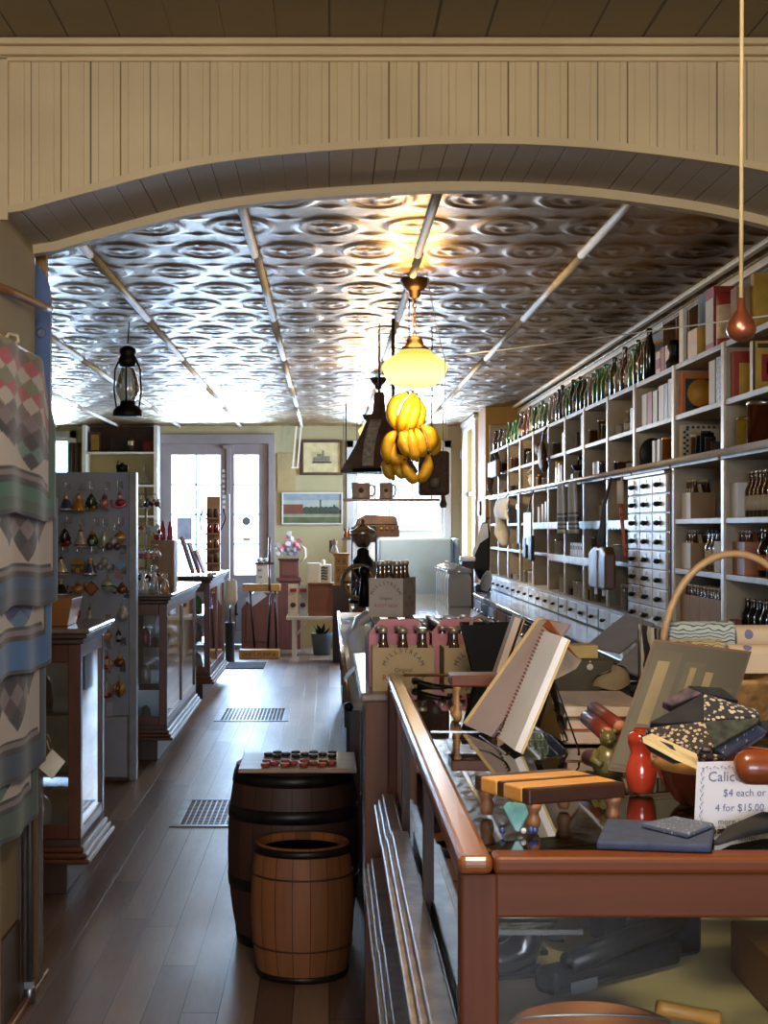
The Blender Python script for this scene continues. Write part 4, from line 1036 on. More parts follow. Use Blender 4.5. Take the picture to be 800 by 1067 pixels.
def block(name, x0, x1, z, h, d, mats, label, cat, X=1.90, group=None, bevel=.004, face=None):
    """A box on the shelving: its aisle side spans photo columns x0..x1 at the given X; mats = (near end, aisle side/rest)."""
    if z < ZA - .1: X = min(X, XS + .016)
    y1, y0 = onshelf(x0, X), onshelf(x1, X)
    if z < ZA - .1:
        i = cell_of((x0 + x1) / 2); sh = min(0, STY[i] - .032 - y1); y1 += sh; y0 += sh; y0 = max(y0, STY[i + 1] + .032)
        if z < 1.2 and z > 1.0 and x0 < 700: X = max(X, XS + .012)
    b = MB(); b.box((X, y0, z + .001), (X + d, y1, z + h))
    if face:                                     # printed panels: (which side, u0, u1, v0, v1, slot)
        for side, u0, u1, v0, v1, slot in face:
            if side == 'near': b.box((X + d * u0, y0 - .002, z + h * v0), (X + d * u1, y0, z + h * v1), slot)
            elif side == 'disc': b.lathe([(0, 0), (h * v0, 0), (h * v0, .003), (0, .003)], (X + d * u0, y0 + .0005, z + h * u1), 24, slot, M=rotm(math.pi / 2))
            else: b.box((X - .002, y1 - (y1 - y0) * u1, z + h * v0), (X, y1 - (y1 - y0) * u0, z + h * v1), slot)
    return tag(b.build(name, mats, bevel=0), label, cat, group)
def can(x, z, r, h, mats, label, cat='tin', X=1.93, name='tin_can', lid=True, group=None):
    b = MB(); y = onshelf(x, X)
    if z < ZA - .1: X = min(X, XS + r * 1.05 + .012) if X < 2.0 else X; y = clampy(depth_x(x, X), X, r)
    pr = [(0, 0), (r, 0), (r, h * .9)]
    pr += [(r * 1.03, h * .9, 1), (r * 1.03, h * .98, 1), (r * .9, h, 1), (0, h, 1)] if lid else [(r * .8, h), (0, h)]
    b.lathe(pr, (X, y, z + .001), 18)
    return tag(b.build(name, mats), label, cat, group)

# top shelf, near part: crate, cartons, tins, sign
t = thing('wooden_crate', 'old wooden crate open to the front at the near end of the bottle row', 'crate', (2.0, onshelf(699, 1.9), ZA + .002))
y1, y0 = onshelf(679.5, 1.93), onshelf(722, 1.93); zt = ZA + .36
M_crate = wood('crate wood', (128, 88, 48), .6, axis=1, rough=.6)
b = MB(); b.box((1.99, y0, ZA + .002), (2.17, y1, ZA + .02)); b.box((1.99, y0, zt - .02), (2.17, y1, zt)); b.box((1.99, y0, ZA + .02), (2.17, y0 + .025, zt - .02)); b.box((1.99, y1 - .025, ZA + .02), (2.17, y1, zt - .02)); b.build('box', M_crate, t, bevel=.003)
for k in (.36, .66): MB().box((1.995, y0 + (y1 - y0) * k, ZA + .02), (2.165, y0 + (y1 - y0) * k + .02, zt - .02)).build('divider', M_crate, t)
MB().box((2.165, y0, ZA + .002), (2.172, y1, zt)).build('back', M_choc, t)
block('carton', 683, 687.5, ZA, .14, .07, [M_yel, M_redp], 'small yellow and red carton before the old crate', 'carton', 1.885, face=[('aisle', 0, 1, .3, .7, 1)])
block('carton', 688.5, 692, ZA, .15, .07, [M_redp, M_wht], 'narrow red carton before the old crate', 'carton', 1.885, face=[('near', .1, .9, .5, .9, 1)])
block('carton', 692.8, 697, ZA, .15, .07, [M_yel, paint('olive print', (120, 130, 50), .6)], 'yellow carton with a green print before the old crate', 'carton', 1.885, face=[('near', .1, .9, .1, .5, 1)])
b = MB(); y = onshelf(701, 1.89); b.lathe([(0, 0), (.05, 0), (.052, .04), (.035, .06), (.03, .09), (.045, .12), (.03, .16), (0, .165)], (1.90, y, ZA + .001), 14); tag(b.build('kettle', M_iron), 'small dark metal kettle standing before the old crate', 'kettle')
block('wooden_post', 707.5, 711.5, ZA, .29, .02, [M_batten], 'upright pale slat leaning in front of the old crate', 'slat', 1.87)
block('carton', 716.5, 726, ZA, .15, .05, [M_yel, M_yel], 'plain yellow carton standing alone before the dark shutter', 'carton', 1.87)
block('shutter_board', 727, 735, ZA, .34, .03, [M_blk, M_choc], 'dark slatted shutter behind the plain yellow carton', 'shutter', 1.94)
block('cereal_box', 735, 743.5, ZA, .31, .1, [M_redp, M_wht, M_redp], 'tall white fronted box with red top and bottom on the top shelf', 'carton', 1.875, face=[('aisle', .05, .95, .12, .82, 1), ('near', .0, 1, .14, .5, 2)])
b = MB(); y = onshelf(760, 1.93); b.lathe([(0, 0), (.062, 0, 1), (.062, .04, 0), (.062, .20, 1), (.062, .25, 1), (.05, .262, 2), (0, .265, 2)], (1.93, y, ZA + .001), 20); tag(b.build('round_tin', [paint('cream tin', (206, 176, 140), .4, var=.2, scale=14), M_redp, M_tin]), 'cream and red round tin beside the tall red boxed carton', 'tin')
block('carton', 761, 767, ZA, .25, .1, [M_kraft, paint('pale pink card', (190, 160, 140), .6)], 'plain tan carton on the top shelf behind the copper pull', 'carton', 1.89)
block('wooden_box', 782, 785.5, ZA, .30, .12, [M_yel, M_kraft], 'yellowish box beside the black sign board on the top shelf', 'box', 1.95)
block('sign_board', 786, 835, ZA, .26, .03, [M_blk, paint('faded gilt', (120, 92, 52), .6)], 'black sign board with faded gilt lines on the top shelf', 'sign', 2.09, face=[('aisle', .1, .9, .62, .68, 1), ('aisle', .1, .9, .36, .52, 1), ('aisle', .2, .8, .16, .22, 1)])

# second shelf
for i, (x0, x1, mm, nm) in enumerate(((668.5, 673.5, M_wht, 'white'), (674.2, 679, M_redp, 'dark red'), (680, 684.5, M_wht, 'white'), (686, 691.5, M_wht, 'white'), (692, 695.5, M_blk, 'black'), (696, 700.5, M_wht, 'white'))):
    h = (.19, .19, .185, .20, .20, .215)[i]
    block('box_file', x0, x1, ZB, h, .16, [mm, M_blk], f"{nm} upright box file, {ORD[i]} from the far end of the row of files", 'box file', 1.90, 'box files on the second shelf', face=[('near', 0, 1, .03, .97, 1)] if nm == 'white' else None)
block('game_box', 706.5, 709.8, ZB, .225, .16, [M_orange, M_blk, paint('sun yellow', (224, 160, 58), .5, var=.15), M_choc], 'orange bordered box with a round yellow face, on the second shelf', 'box', 1.90, face=[('near', .1, .99, .06, .84, 1), ('disc', .62, .5, .33, 0, 2), ('near', .4, .99, .06, .3, 3)])
block('white_carton', 738.5, 744.5, ZB, .215, .05, [M_wht, M_grey], 'narrow white carton between the orange box and the dotted box', 'carton', 1.875, face=[('near', .2, .7, .1, .5, 1)])
s = NT('dotted black'); p = s.pos(); v = s.n('ShaderNodeTexVoronoi'); v.inputs['Scale'].default_value = 60; s.l(p, v.inputs['Vector'])
s.bsdf(s.mix(s.math('LESS_THAN', v.outputs['Distance'], .32), lin((30, 30, 32)), lin((150, 148, 144))), .5); M_dots = s.m
block('dotted_box', 746, 750.8, ZB, .22, .06, [M_dots], 'black box with pale dots at the end of the second shelf', 'box', 1.875)
block('picture_box', 761.5, 764.5, ZB, .215, .16, [M_redp, M_yel, M_blk, M_wht], 'red box with a tilted yellow panel beyond the last upright', 'box', 1.9, face=[('near', .15, .99, .08, .75, 1), ('near', .45, .95, .36, .7, 2), ('near', .55, .85, .44, .62, 3)])
block('framed_tin', 781, 784, ZB, .225, .18, [M_yel, M_choc, M_redp], 'yellow tin with a red framed picture at the near end of the second shelf', 'tin', 1.9, face=[('near', .0, .06, .03, 1, 1), ('near', .12, .99, .86, .95, 1), ('near', .22, .99, .2, .74, 2), ('near', .34, .99, .34, .6, 1)])
can(616.5, ZB, .062, .105, [M_copper, M_tin], 'round copper pot on the second shelf', 'pot', 1.94, 'copper_pot')
can(619.5, ZB, .058, .10, [M_copper, M_copper], 'second copper pot pushed behind the first', 'pot', 2.07, 'copper_pot')
can(628, ZB, .034, .15, [M_gold, M_tin], 'slim gold tin beside the copper pots', 'tin', 1.93)
can(631, ZB, .03, .11, [M_tin, M_gold], 'short silver tin beside the slim gold tin', 'tin', 1.90)
block('wooden_clog', 605, 608, ZB, .235, .05, [M_choc], 'dark upright wooden board in the seventh pigeonhole of the second shelf', 'board', 1.97)
can(604, ZB, .028, .12, [M_tin, M_blk], 'small grey can before the dark upright board', 'can', 1.90)
can(645, ZB, .022, .07, [M_wht, M_tin], 'tiny white pot on the second shelf', 'pot', 1.89)
bottle((1.91, onshelf(654, 1.91), ZB + .001), .15, .024, 'beer', 'clear', M_wht, M_wht, 'small white capped bottle at the near end of its second shelf pigeonhole')
block('tin_box', 656.5, 661, ZB, .14, .06, [M_blk], 'small black box beside the small white capped bottle', 'box', 1.95)
can(580, ZB, .034, .11, [M_tin, M_tin], 'silver can on the second shelf above the striped towels', 'can', 1.91)
block('book', 585.5, 588, ZB, .16, .06, [M_yel], 'yellow book leaning beside the silver can', 'book', 1.90)
b = MB(); y = onshelf(566, 1.81); b.ball((1.80, y, 2.21), (.035, .13, .12), 10, 8); b.ball((1.80, y + .25, 2.28), (.03, .1, .05), 8, 6); b.tube([(1.80, y, 2.32), (1.80, y - .1, 2.40), (1.82, y - .14, 2.44)], .01, 6); b.ball((1.80, y - .12, 2.12), (.035, .08, .06), 8, 6); tag(b.build('hanging_gourd', M_choc), 'dark dried bundle hanging from an upright of the far shelves', 'bundle')
for k, (x, mm, h, nm) in enumerate(((515, M_tin, .14, 'silver'), (526, M_copper, .10, 'copper'), (536, M_copper, .12, 'copper'), (538.8, M_choc, .10, 'brown'), (549, M_blk, .16, 'black'), (552.5, M_tin, .12, 'silver'))):
    can(x, ZB, .036, h, [mm, mm], f"{nm} canister, {ORD[k]} along the second shelf from the street end", 'canister', 1.90, 'canister', group='canisters at the street end')

# third shelf, on the rail
block('checkered_box', 706.5, 709.2, ZCC, .20, .20, [paint('cream card', (206, 190, 140), .6), M_choc, M_yel, M_wht], 'cream box bordered with dark checks on the third shelf', 'box', 1.92,
      face=[('near', .04 + (k % 2) * .07, .11 + (k % 2) * .07, .05 + k * .072, .115 + k * .072, 1) for k in range(12)] + [('near', .12 + k * .14, .19 + k * .14, .90, .965, 1) for k in range(6)] + [('near', .25, .85, .2, .8, 2), ('near', .55, .99, .52, .88, 3)])
for k, (x, mm, h) in enumerate(((725, M_gold, .13), (730, M_blk, .12), (735, M_blk, .135), (740, M_choc, .10), (746, M_tin, .07))):
    nm = ('gold topped', 'black', 'taller black', 'brown', 'short silver')[k]
    can(x, ZCC, .026, h, [mm, M_wht if k == 0 else M_blk], f"{nm} little jar before the cream checked box", 'jar', 1.875, 'spice_jar', group='little jars before the checked box')
can(777, ZCC, .042, .16, [M_yel, M_gold], 'yellow canister beside the big copper canister', 'canister', 1.91, 'canister')
can(795.5, ZCC, .072, .216, [M_copper, M_tin], 'big copper canister with a silver lid on the third shelf', 'canister', 1.925, 'canister')
can(787, ZCC, .045, .20, [M_blk, M_blk], 'dark canister behind the yellow canister', 'canister', 2.06, 'canister')
b = MB(); y = onshelf(678.5, 1.93); b.lathe([(0, -.012), (.085, -.012), (.095, 0), (.085, .012), (0, .012)], (1.94, y, ZCC + .098), 28, M=rotm(math.pi / 2, 0, .35)); tag(b.build('round_plate', M_blk), 'round black plate standing on edge on the third shelf', 'plate')
for k, (x0, x1) in enumerate(((679.5, 682), (684.5, 687))):
    block('recipe_book', x0, x1, ZCC, .155, .13, [M_wht, M_choc], ('white', 'cream')[k] + ' spined book standing between the black plate and the amber tin', 'book', 1.885)
can(699, ZCC, .05, .16, [paint('amber tin', (176, 112, 48), .3, .4, var=.2), M_gold], 'amber coloured round tin on the third shelf', 'tin', 1.94)
can(667.5, ZCC, .018, .07, [M_tin, M_tin], 'tiny silver cup alone on the third shelf', 'cup', 1.88)

for k, (x, r, h, mm, nm) in enumerate(((651, .05, .085, M_copper, 'round copper bowl'), (657, .028, .06, M_wht, 'white cup'), (640.5, .028, .06, M_wht, 'tall white cup'), (644.5, .028, .09, M_blk, 'black mug'))):
    can(x, ZCC, r, h, [mm, M_tin], nm + ' on the third shelf above the red and white stick', 'crockery', 1.91, 'enamel_cup')
for k, (x0, x1, mm, nm) in enumerate(((617.3, 619, M_wht, 'white'), (619.6, 621.2, M_kraft, 'tan'), (621.8, 624, M_choc, 'brown'))):
    block('book', x0, x1, ZCC, .115, .09, [mm, M_wht], f'{nm} book in the row of three beside the coffee grinder', 'book', 1.895, 'three small books on the rail shelf')
can(632.5, ZCC, .045, .1, [M_tin, M_copper], 'squat silver tin beside the three small books', 'tin', 1.93)
b = MB(); y = onshelf(599, 1.91) - .09; b.box((1.87, y - .06, ZCC + .001), (1.97, y + .06, ZCC + .07)); b.lathe([(0, .07), (.02, .07), (.03, .10), (.055, .13), (.05, .14), (0, .14)], (1.92, y, ZCC), 12); b.tube([(1.92, y, ZCC + .14), (1.92, y, ZCC + .18), (1.92, y - .09, ZCC + .185)], .007, 6); b.ball((1.92, y - .09, ZCC + .19), .016, 6, 5); tag(b.build('coffee_grinder', M_iron), 'small black hand coffee grinder on the third shelf', 'grinder')
for k, (x, h, mm, nm) in enumerate(((602.5, .085, M_wht, 'white'), (607, .075, M_tin, 'silver'))): can(x, ZCC, .032, h, [mm, mm], nm + ' pot beside the small hand grinder', 'pot', 1.89)
for k, (x0, x1, mm, nm) in enumerate(((578.3, 579.8, M_gold, 'gilt'), (581, 582.8, M_yel, 'yellow'), (583.6, 585, M_wht, 'white'))):
    block('tall_tin', x0, x1, ZCC, .20 - k * .02, .05, [mm, mm], f'tall narrow {nm} tin above the striped towels', 'tin', 1.885, 'tall narrow tins above the towels')
for k, (x, h, mm, nm) in enumerate(((559.5, .11, M_wht, 'white candle'), (563, .13, M_gold, 'gold candle'), (567.5, .09, M_wht, 'white jar'), (524, .07, M_wht, 'white dish'), (527.5, .06, M_copper, 'copper dish'), (533.5, .09, M_tin, 'silver dish'))):
    can(x, ZCC, .024, h, [mm, mm], nm + ' on the rail shelf towards the street end', 'jar', 1.885, 'small_jar')

# fourth to sixth shelves, far part
for k, x in enumerate((561, 565, 568.3)):
    block('white_book', x - .9, x + .9, ZD, .14 + .02 * k, .08, [M_wht, M_kraft], f'white book, {ORD[k]} of three on the fourth shelf before the striped towels', 'book', 1.885, 'white books on the fourth shelf')
for k, x in enumerate((627, 630.5)): can(x, ZD, .022, .12 + .02 * k, [M_wht, M_gold], f"{('shorter', 'taller')[k]} white tube on the fourth shelf right of the towels", 'tube', 1.89, 'tube')
can(582, ZE, .034, .12, [M_wht, M_tin], 'white bottle-shaped tin on the fifth shelf under the towels', 'tin', 1.89)
for k in range(5): block('spice_box', 594 + k * 2.6, 596 + k * 2.6, ZE, .10, .06, [M_wht, M_choc], f'white spice box, {ORD[k]} in the row on the fifth shelf', 'box', 1.885, 'white spice boxes on the fifth shelf', face=[('aisle', .2, .8, .5, .8, 1)])
can(618.5, ZE, .022, .15, [M_tin, M_tin], 'thin silver shaker beside the brown hanging bag', 'shaker', 1.89)
for k in range(6): can(642.6 + k * 2.1, ZE, .018, .11, [M_wht, M_tin], f'little white tube, {ORD[k]} in the row beside the drawer bank', 'tube', 1.89, 'tube', group='little white tubes by the drawer bank')
can(585, 1.079, .02, .14, [M_wht, M_gold], 'single white candle on top of the low drawers', 'candle', 1.89, 'candle')
for k, (x, h, mm, nm) in enumerate(((593, .07, M_choc, 'brown'), (597, .06, M_blk, 'black'), (600.5, .12, M_wht, 'white'), (604.5, .11, M_wht, 'tall white'), (614, .08, M_choc, 'dark brown'), (618.5, .13, M_tin, 'silver'), (623, .12, M_tin, 'tall silver'))):
    can(x, 1.079, .026, h, [mm, M_tin], f'{nm} little pot standing on top of the low drawers', 'pot', 1.89, 'little_pot')
for k in range(3): can(650 + k * 1.9, 1.079, .018, .16 - .03 * (k == 1), [M_tin, M_wht], f'grey tube, {ORD[k]} of three on the low drawers beside the tall drawer bank', 'tube', 1.89, 'tube')
for k, (x, h, mm, nm) in enumerate(((531.5, .05, M_blk, 'black'), (537.5, .05, M_wht, 'white'), (546, .11, M_wht, 'tall white'), (550, .12, M_grey, 'grey'), (553.5, .11, M_wht, 'broad white'))):
    can(x, 1.079, .034, h, [mm, mm], f'{nm} crock on the low drawers at the street end', 'crock', 1.90, 'crock')
for k, (x, h, mm, nm) in enumerate(((525.5, .12, M_copper, 'copper jar'), (537, .05, M_wht, 'white bowl'))):
    can(x, ZE, .038, h, [mm, M_wht], nm + ' on the fifth shelf at the street end', 'jar', 1.89, 'crock')

# cartons and bottles on the near shelves
def sixpack(name, label, group=None, colors=(M_kraft, M_wht), body_h=.135, bot='brown', hh=.045):
    """Cardboard six-bottle carrier standing at the origin, long side along x: carton (> handle) and six bottles."""
    t = thing(name, label, 'bottle carrier', (0, 0, 0), group)
    L, W = .2, .128
    b = MB(); th = .002
    b.box((-L / 2, -W / 2, 0), (L / 2, -W / 2 + th, body_h)); b.box((-L / 2, W / 2 - th, 0), (L / 2, W / 2, body_h)); b.box((-L / 2, -W / 2 + th, 0), (-L / 2 + th, W / 2 - th, body_h), 1); b.box((L / 2 - th, -W / 2 + th, 0), (L / 2, W / 2 - th, body_h), 1); b.box((-L / 2 + th, -W / 2 + th, 0), (L / 2 - th, W / 2 - th, th))
    ct = b.build('carton', list(colors), t)
    pts = [(-L / 2 + th, -.001, body_h * .5), (L / 2 - th, -.001, body_h * .5), (L / 2 - th, -.001, body_h), (L * .3, -.001, body_h + hh), (-L * .3, -.001, body_h + hh), (-L / 2 + th, -.001, body_h)]
    MB().prism(pts, (0, .002, 0)).build('handle', colors[0], ct)
    mesh = None
    for i in range(3):
        for j in (-1, 1):
            if mesh is None:
                bb = bottle_mesh(.2, .029, 'beer', bot, None, M_gold).build('bottle', [G[bot], M_paper, M_capm], t); mesh = bb.data
            else:
                bb = bpy.data.objects.new('bottle', mesh); COL.objects.link(bb); bb.parent = t
            bb.location = ((i - 1) * .064, j * .031, .003)
    return t
M_capm = paint('bottle cap', (190, 176, 156), .3, .6, var=.1)
RZ = math.pi / 2
sp = sixpack('bottle_carrier', 'white sided card carrier of dark bottles, upper shelf beside the drawer bank', 'bottle carriers on the near shelves', (M_wht, M_kraft))
settle(sp, (1.938, STY[10] - .15, ZD + .001), RZ)
dup(sp, (1.938, STY[10] - .15, ZE + .001), RZ, 'white sided card carrier of dark bottles, middle shelf beside the drawer bank')
c2 = sixpack('bottle_carrier', 'tan card carrier of dark bottles on the lower shelf, first from the drawer bank', 'bottle carriers on the near shelves', (M_kraft, M_kraft), body_h=.15)
settle(c2, (1.935, STY[10] - .145, ZFF + .001), RZ)
for k in range(1, 4): dup(c2, (1.935, STY[10] - .145 - .207 * k, ZFF + .001), RZ, f'tan card carrier of dark bottles on the lower shelf, {ORD[k]} from the drawer bank')
c3 = sixpack('bottle_carrier', 'copper coloured card carrier of dark bottles on the shelf beyond the upright', 'bottle carriers on the near shelves', (paint('copper card', (172, 112, 72), .55, var=.1), paint('copper card light', (190, 130, 90), .5)), body_h=.15)
settle(c3, (1.94, STY[11] - .145, ZE + .001), RZ)
block('white_carton', 744, 750, ZE, .15, .07, [M_paper, M_wht], 'white carton at the end of the middle shelf before the upright', 'carton', 1.875)
for k, x in enumerate((733, 737, 741)): bottle((1.93, onshelf(x, 1.90) - .03, ZE + .001), .205, .03, 'beer', 'brown', M_paper, M_blk, f'dark labelled bottle, {ORD[k]} of three beside the middle grey carrier', 'three bottles on the middle shelf')
block('white_carton', 758, 766, ZD, .16, .05, [M_wht, M_wht], 'white carton beside the row of labelled bottles on the upper near shelf', 'carton', 1.875)
for k, x in enumerate((783, 787, 791.5, 795.5, 801, 807)):
    bottle((1.925 - .03 * (k % 2) * 0, onshelf(x, 1.925), ZD + .001), .21, .031, 'beer', 'brown', M_paper, M_tin, f'dark labelled bottle, {ORD[k]} in the row beyond the white carton on the upper near shelf', 'row of labelled bottles on the upper near shelf')
for k, x in enumerate((779, 785, 791, 797)):
    bottle((2.06, onshelf(x, 1.925), ZD + .001), .21, .031, 'beer', 'black', None, M_tin, f'dark bottle in the rear rank of the upper near shelf, {ORD[k]} from the far end', 'rear rank of bottles on the upper near shelf')
for k, x in enumerate((797, 806)): bottle((1.90, onshelf(x, 1.90), ZE + .001), .21, .032, 'beer', 'black', M_orange, M_tin, f"dark bottle with an orange label, {('farther', 'nearer')[k]} of two beside the copper carrier", 'orange labelled bottles')
block('card_box', 757, 762, ZFF, .075, .03, [paint('dull red card', (128, 70, 66), .6), paint('dull red card end', (146, 84, 76), .6)], 'dull red little box beside the bottles on the lowest near shelf', 'box', 1.875)
for k in range(9):
    x = 779 + (k % 5) * 6.5 + (k // 5) * 3; X = 1.93 + .08 * (k // 5)
    bottle((X, onshelf(x, 1.93), ZFF + .001), .175, .028, 'beer', 'black', None, M_tin, f"dark bottle in the {('front', 'rear')[k // 5]} rank of the lowest near shelf, {ORD[k % 5]} from the far end", 'bottles on the lowest near shelf')

# things hung from the rail
XR_ = 1.765
def towel(x, w, lab):
    y = depth_x(x, XR_); t = thing('hanging_towel', lab, 'towel', (XR_, y, pz(556, y)), 'striped towels on the rail')
    zt, zb = ZCC - .02, pz(556, y)
    b = MB()
    def fn(u, v):
        return (XR_ - .012 * math.sin(u * 9) - .006, y + w / 2 - w * u * (.75 + .25 * v), zt + (zb - zt) * v)
    b.grid(fn, 14, 24)
    for i in range(len(b.f)):
        r = i // 14
        if r in (14, 16, 17, 19, 21): b.mi[i] = 1
    b.build('cloth', [paint('grey towel', (182, 174, 166), .85, var=.08, scale=30), paint('black stripe', (44, 46, 54), .85)], t, solid=.006)
    b = MB(); b.tube([(XR_, y + w * .4, zt + .012), (XR_, y - w * .4, zt + .012)], .006, 6); b.build('loop', MATS['grey towel'], t)
towel(587, .5, 'pale grey towel with black stripes, nearer the street of the two on the rail'); towel(599, .5, 'pale grey towel with black stripes, nearer the drawer bank of the two on the rail')
y = depth_x(627.5, 1.72)
t = thing('hanging_bag', 'long brown leather bag hanging in front of the shelves', 'bag', (1.72, y, pz(617, y)))
b = MB(); zb, zt = pz(613, y), pz(573, y); w = .30
b.prism([(1.68, y - w, zb), (1.68, y - w, zt - .02), (1.69, y - w * .55, zt + .02), (1.69, y + w * .55, zt + .02), (1.68, y + w, zt - .02), (1.68, y + w, zb)], (.07, 0, 0)); b.build('bag', paint('brown leather', (100, 72, 58), .45, var=.12), t, bevel=.015)
MB().box((1.674, y - .05, zb + .01), (1.68, y + .05, zt)).build('stripe', paint('tan leather', (150, 116, 90), .5), t)
MB().tube([(1.715, y, zt + .01), (1.725, y + .02, zt + .14), (1.735, y + .02, ZCC - .2), (1.78, y + .02, ZCC - .03)], [.03, .022, .012, .008], 8).build('strap', paint('grey strap', (70, 74, 84), .7), t)
for k in (-1, 1): MB().box((1.70, y + k * .14 - .04, pz(620, y)), (1.706, y + k * .14 + .04, zb)).build('tag', M_wht, t)
y = depth_x(651, 1.77) + .12
t = thing('fly_swatter', 'red and white striped stick hanging beside the tall drawer bank', 'swatter', (1.77, y, pz(600, y)))
b = MB(); b.tube([(1.765, y, ZCC - .06), (1.765, y, ZCC - .2)], .02, 8, flat=1.6); b.build('head', M_wht, t); b = MB(); b.tube([(1.768, y, ZCC - .2), (1.775, y - .1, 1.42)], .012, 8); b.build('stick', paint('red stripe', (186, 96, 80), .6, var=.5, scale=40), t)
MB().tube([(1.768, y, ZCC - .07), (1.78, y, ZCC - .02)], .004, 5).build('loop', M_wht, t)
y = depth_x(516, 1.78)
t = thing('leather_bundle', 'brown leather bundle hanging at the street end of the shelves', 'leather goods', (1.78, y, pz(505, y)))
b = MB(); b.slab((1.74, y - .42, pz(498, y)), (0, .86, 0), (.05, 0, 0), (0, 0, pz(480, y) - pz(498, y))); b.build('flap', paint('brown hide', (112, 74, 46), .6, var=.2), t, bevel=.02)
for k in range(3): b = MB(); b.tube([(1.76, y - .3 + .28 * k, pz(482, y)), (1.765, y - .3 + .26 * k, pz(478, y) + .06), (1.80, y - .28 + .26 * k, ZCC + .31)], .012, 6); b.build('strap', M_blk, t)
b = MB(); b.tube([(1.755, y + .25, pz(498, y)), (1.75, y + .32, pz(508, y)), (1.76, y + .2, pz(515, y))], [.04, .03, .012], 8); b.build('tail', M_choc, t)
y = depth_x(530, 1.77)
t = thing('hanging_bonnet', 'pale cloth bonnet hanging over the rail at the street end', 'bonnet', (1.77, y, pz(541, y)))
b = MB()
b.grid(lambda u, v: (1.71 - .05 * math.sin(3.1 * u) * math.sin(3.1 * v), y + .55 - 1.15 * u + .2 * math.sin(v * 3), pz(519 + 22 * v + 6 * (u - .5) ** 2, y)), 12, 10); b.build('cloth', paint('pale cloth', (206, 198, 186), .8, var=.1, bump=.3, bscale=20), t, solid=.01)
b = MB(); b.tube([(1.71, y + .2, pz(541, y)), (1.70, y - .05, pz(556, y)), (1.705, y - .2, pz(568, y))], [.03, .05, .02], 8, flat=1.6); b.build('tie', MATS['pale cloth'], t)
b = MB(); b.tube([(1.72, y, pz(520, y)), (1.772, y, ZCC - .005)], .006, 5); b.build('loop', MATS['pale cloth'], t)
y = (STY[3] + STY[4]) / 2
t = thing('straw_brush', 'pale curved brush lying on the rail shelf by the bonnet', 'brush', (1.90, y, ZCC))
b = MB(); b.tube([(1.90, y - .1, ZCC + .05), (1.90, y, ZCC + .10), (1.90, y + .2, ZCC + .17), (1.90, y - .05, ZCC + .215)], [.03, .045, .035, .01], 8); b.build('bristle', M_paper, t); b = MB(); b.tube([(1.90, y - .1, ZCC + .03), (1.90, y - .32, ZCC + .025)], .018, 8); b.build('handle', M_pine, t)
y = depth_x(552, 1.76)
t = thing('hanging_scoop', 'grey and black kitchen scoop hanging below the rail', 'utensil', (1.76, y, pz(580, y)))
b = MB(); b.slab((1.735, y - .25, pz(568, y)), (0, .5, 0), (.012, 0, 0), (0, 0, pz(534, y) - pz(568, y))); b.build('blade', paint('grey blade', (140, 130, 122), .5, .3), t, bevel=.005); b = MB(); b.slab((1.73, y - .30, pz(584, y)), (0, .2, 0), (.03, 0, 0), (0, 0, .22)); b.build('handle', M_blk, t, bevel=.008); b = MB(); b.slab((1.73, y + .08, pz(582, y)), (0, .2, 0), (.03, 0, 0), (0, 0, .18)); b.build('handle', M_blk, t, bevel=.008)
b = MB(); b.tube([(1.742, y, pz(535, y)), (1.745, y - .12, pz(524, y)), (1.775, y - .12, ZCC - .02)], .006, 6); b.build('hook', M_iron, t)
y = depth_x(541.5, 1.765)
t = thing('hanging_strap', 'dark leather strap with buckle hanging beside the kitchen scoop', 'strap', (1.765, y, pz(565, y)))
b = MB(); b.slab((1.75, y - .09, pz(566, y)), (0, .18, 0), (.012, 0, 0), (0, 0, ZCC - .03 - pz(566, y))); b.build('band', paint('dark hide', (62, 38, 30), .5, var=.3), t, bevel=.003); b = MB(); b.box((1.742, y - .1, pz(530, y)), (1.75, y + .1, pz(526, y))); b.build('buckle', M_gold, t)
# white shelf ornament and figures by the coat
# ================================================================= on the near glass counter
def T(x, y): Y = (H - ZT) * F / (y - CY); return Vector((px(x, Y), Y, ZT))        # a point on the counter top
Zt = ZT + .001
# footed board of dark and light strips
n_, r_, f_ = T(557, 866), T(639, 858), T(508, 850)
t = thing('footed_board', 'small footed serving board of striped light and dark wood', 'serving board', (n_.x, n_.y, ZT))
u = Vector((r_.x - n_.x + .012, r_.y - n_.y, 0)) * 1.12; v = Vector((f_.x - n_.x - .004, f_.y - n_.y + .006, 0)) * 1.1
o = Vector((n_.x - .010, n_.y - .008, ZT + .040)); th = Vector((0, 0, .024))
M_lightw = wood('light striped wood', (208, 150, 76), .75, axis=0, rough=.35); M_walnut = wood('walnut strip', (62, 36, 26), .7, axis=0, rough=.3, coat=.4)
cuts = [0, .13, .46, .58, .88, 1.0]
b = MB()
for k, (a, c) in enumerate(zip(cuts, cuts[1:])): b.slab(o + v * a, u, v * (c - a), th, 1 if k % 2 == 0 else 0)
b.build('board', [M_lightw, M_walnut], t, bevel=.003)
for a, c in ((.09, .08), (.91, .08), (.09, .92), (.91, .92)):
    p = o + u * a + v * c; b = MB(); b.lathe([(0, 0), (.008, 0), (.0105, .006), (.0115, .014), (.0095, .021), (.0085, .025), (.0125, .032), (.014, .0395), (0, .0395)], (p.x, p.y, Zt), 14); b.build('foot', wood('turned foot', (150, 98, 64), .7, axis=2), t)
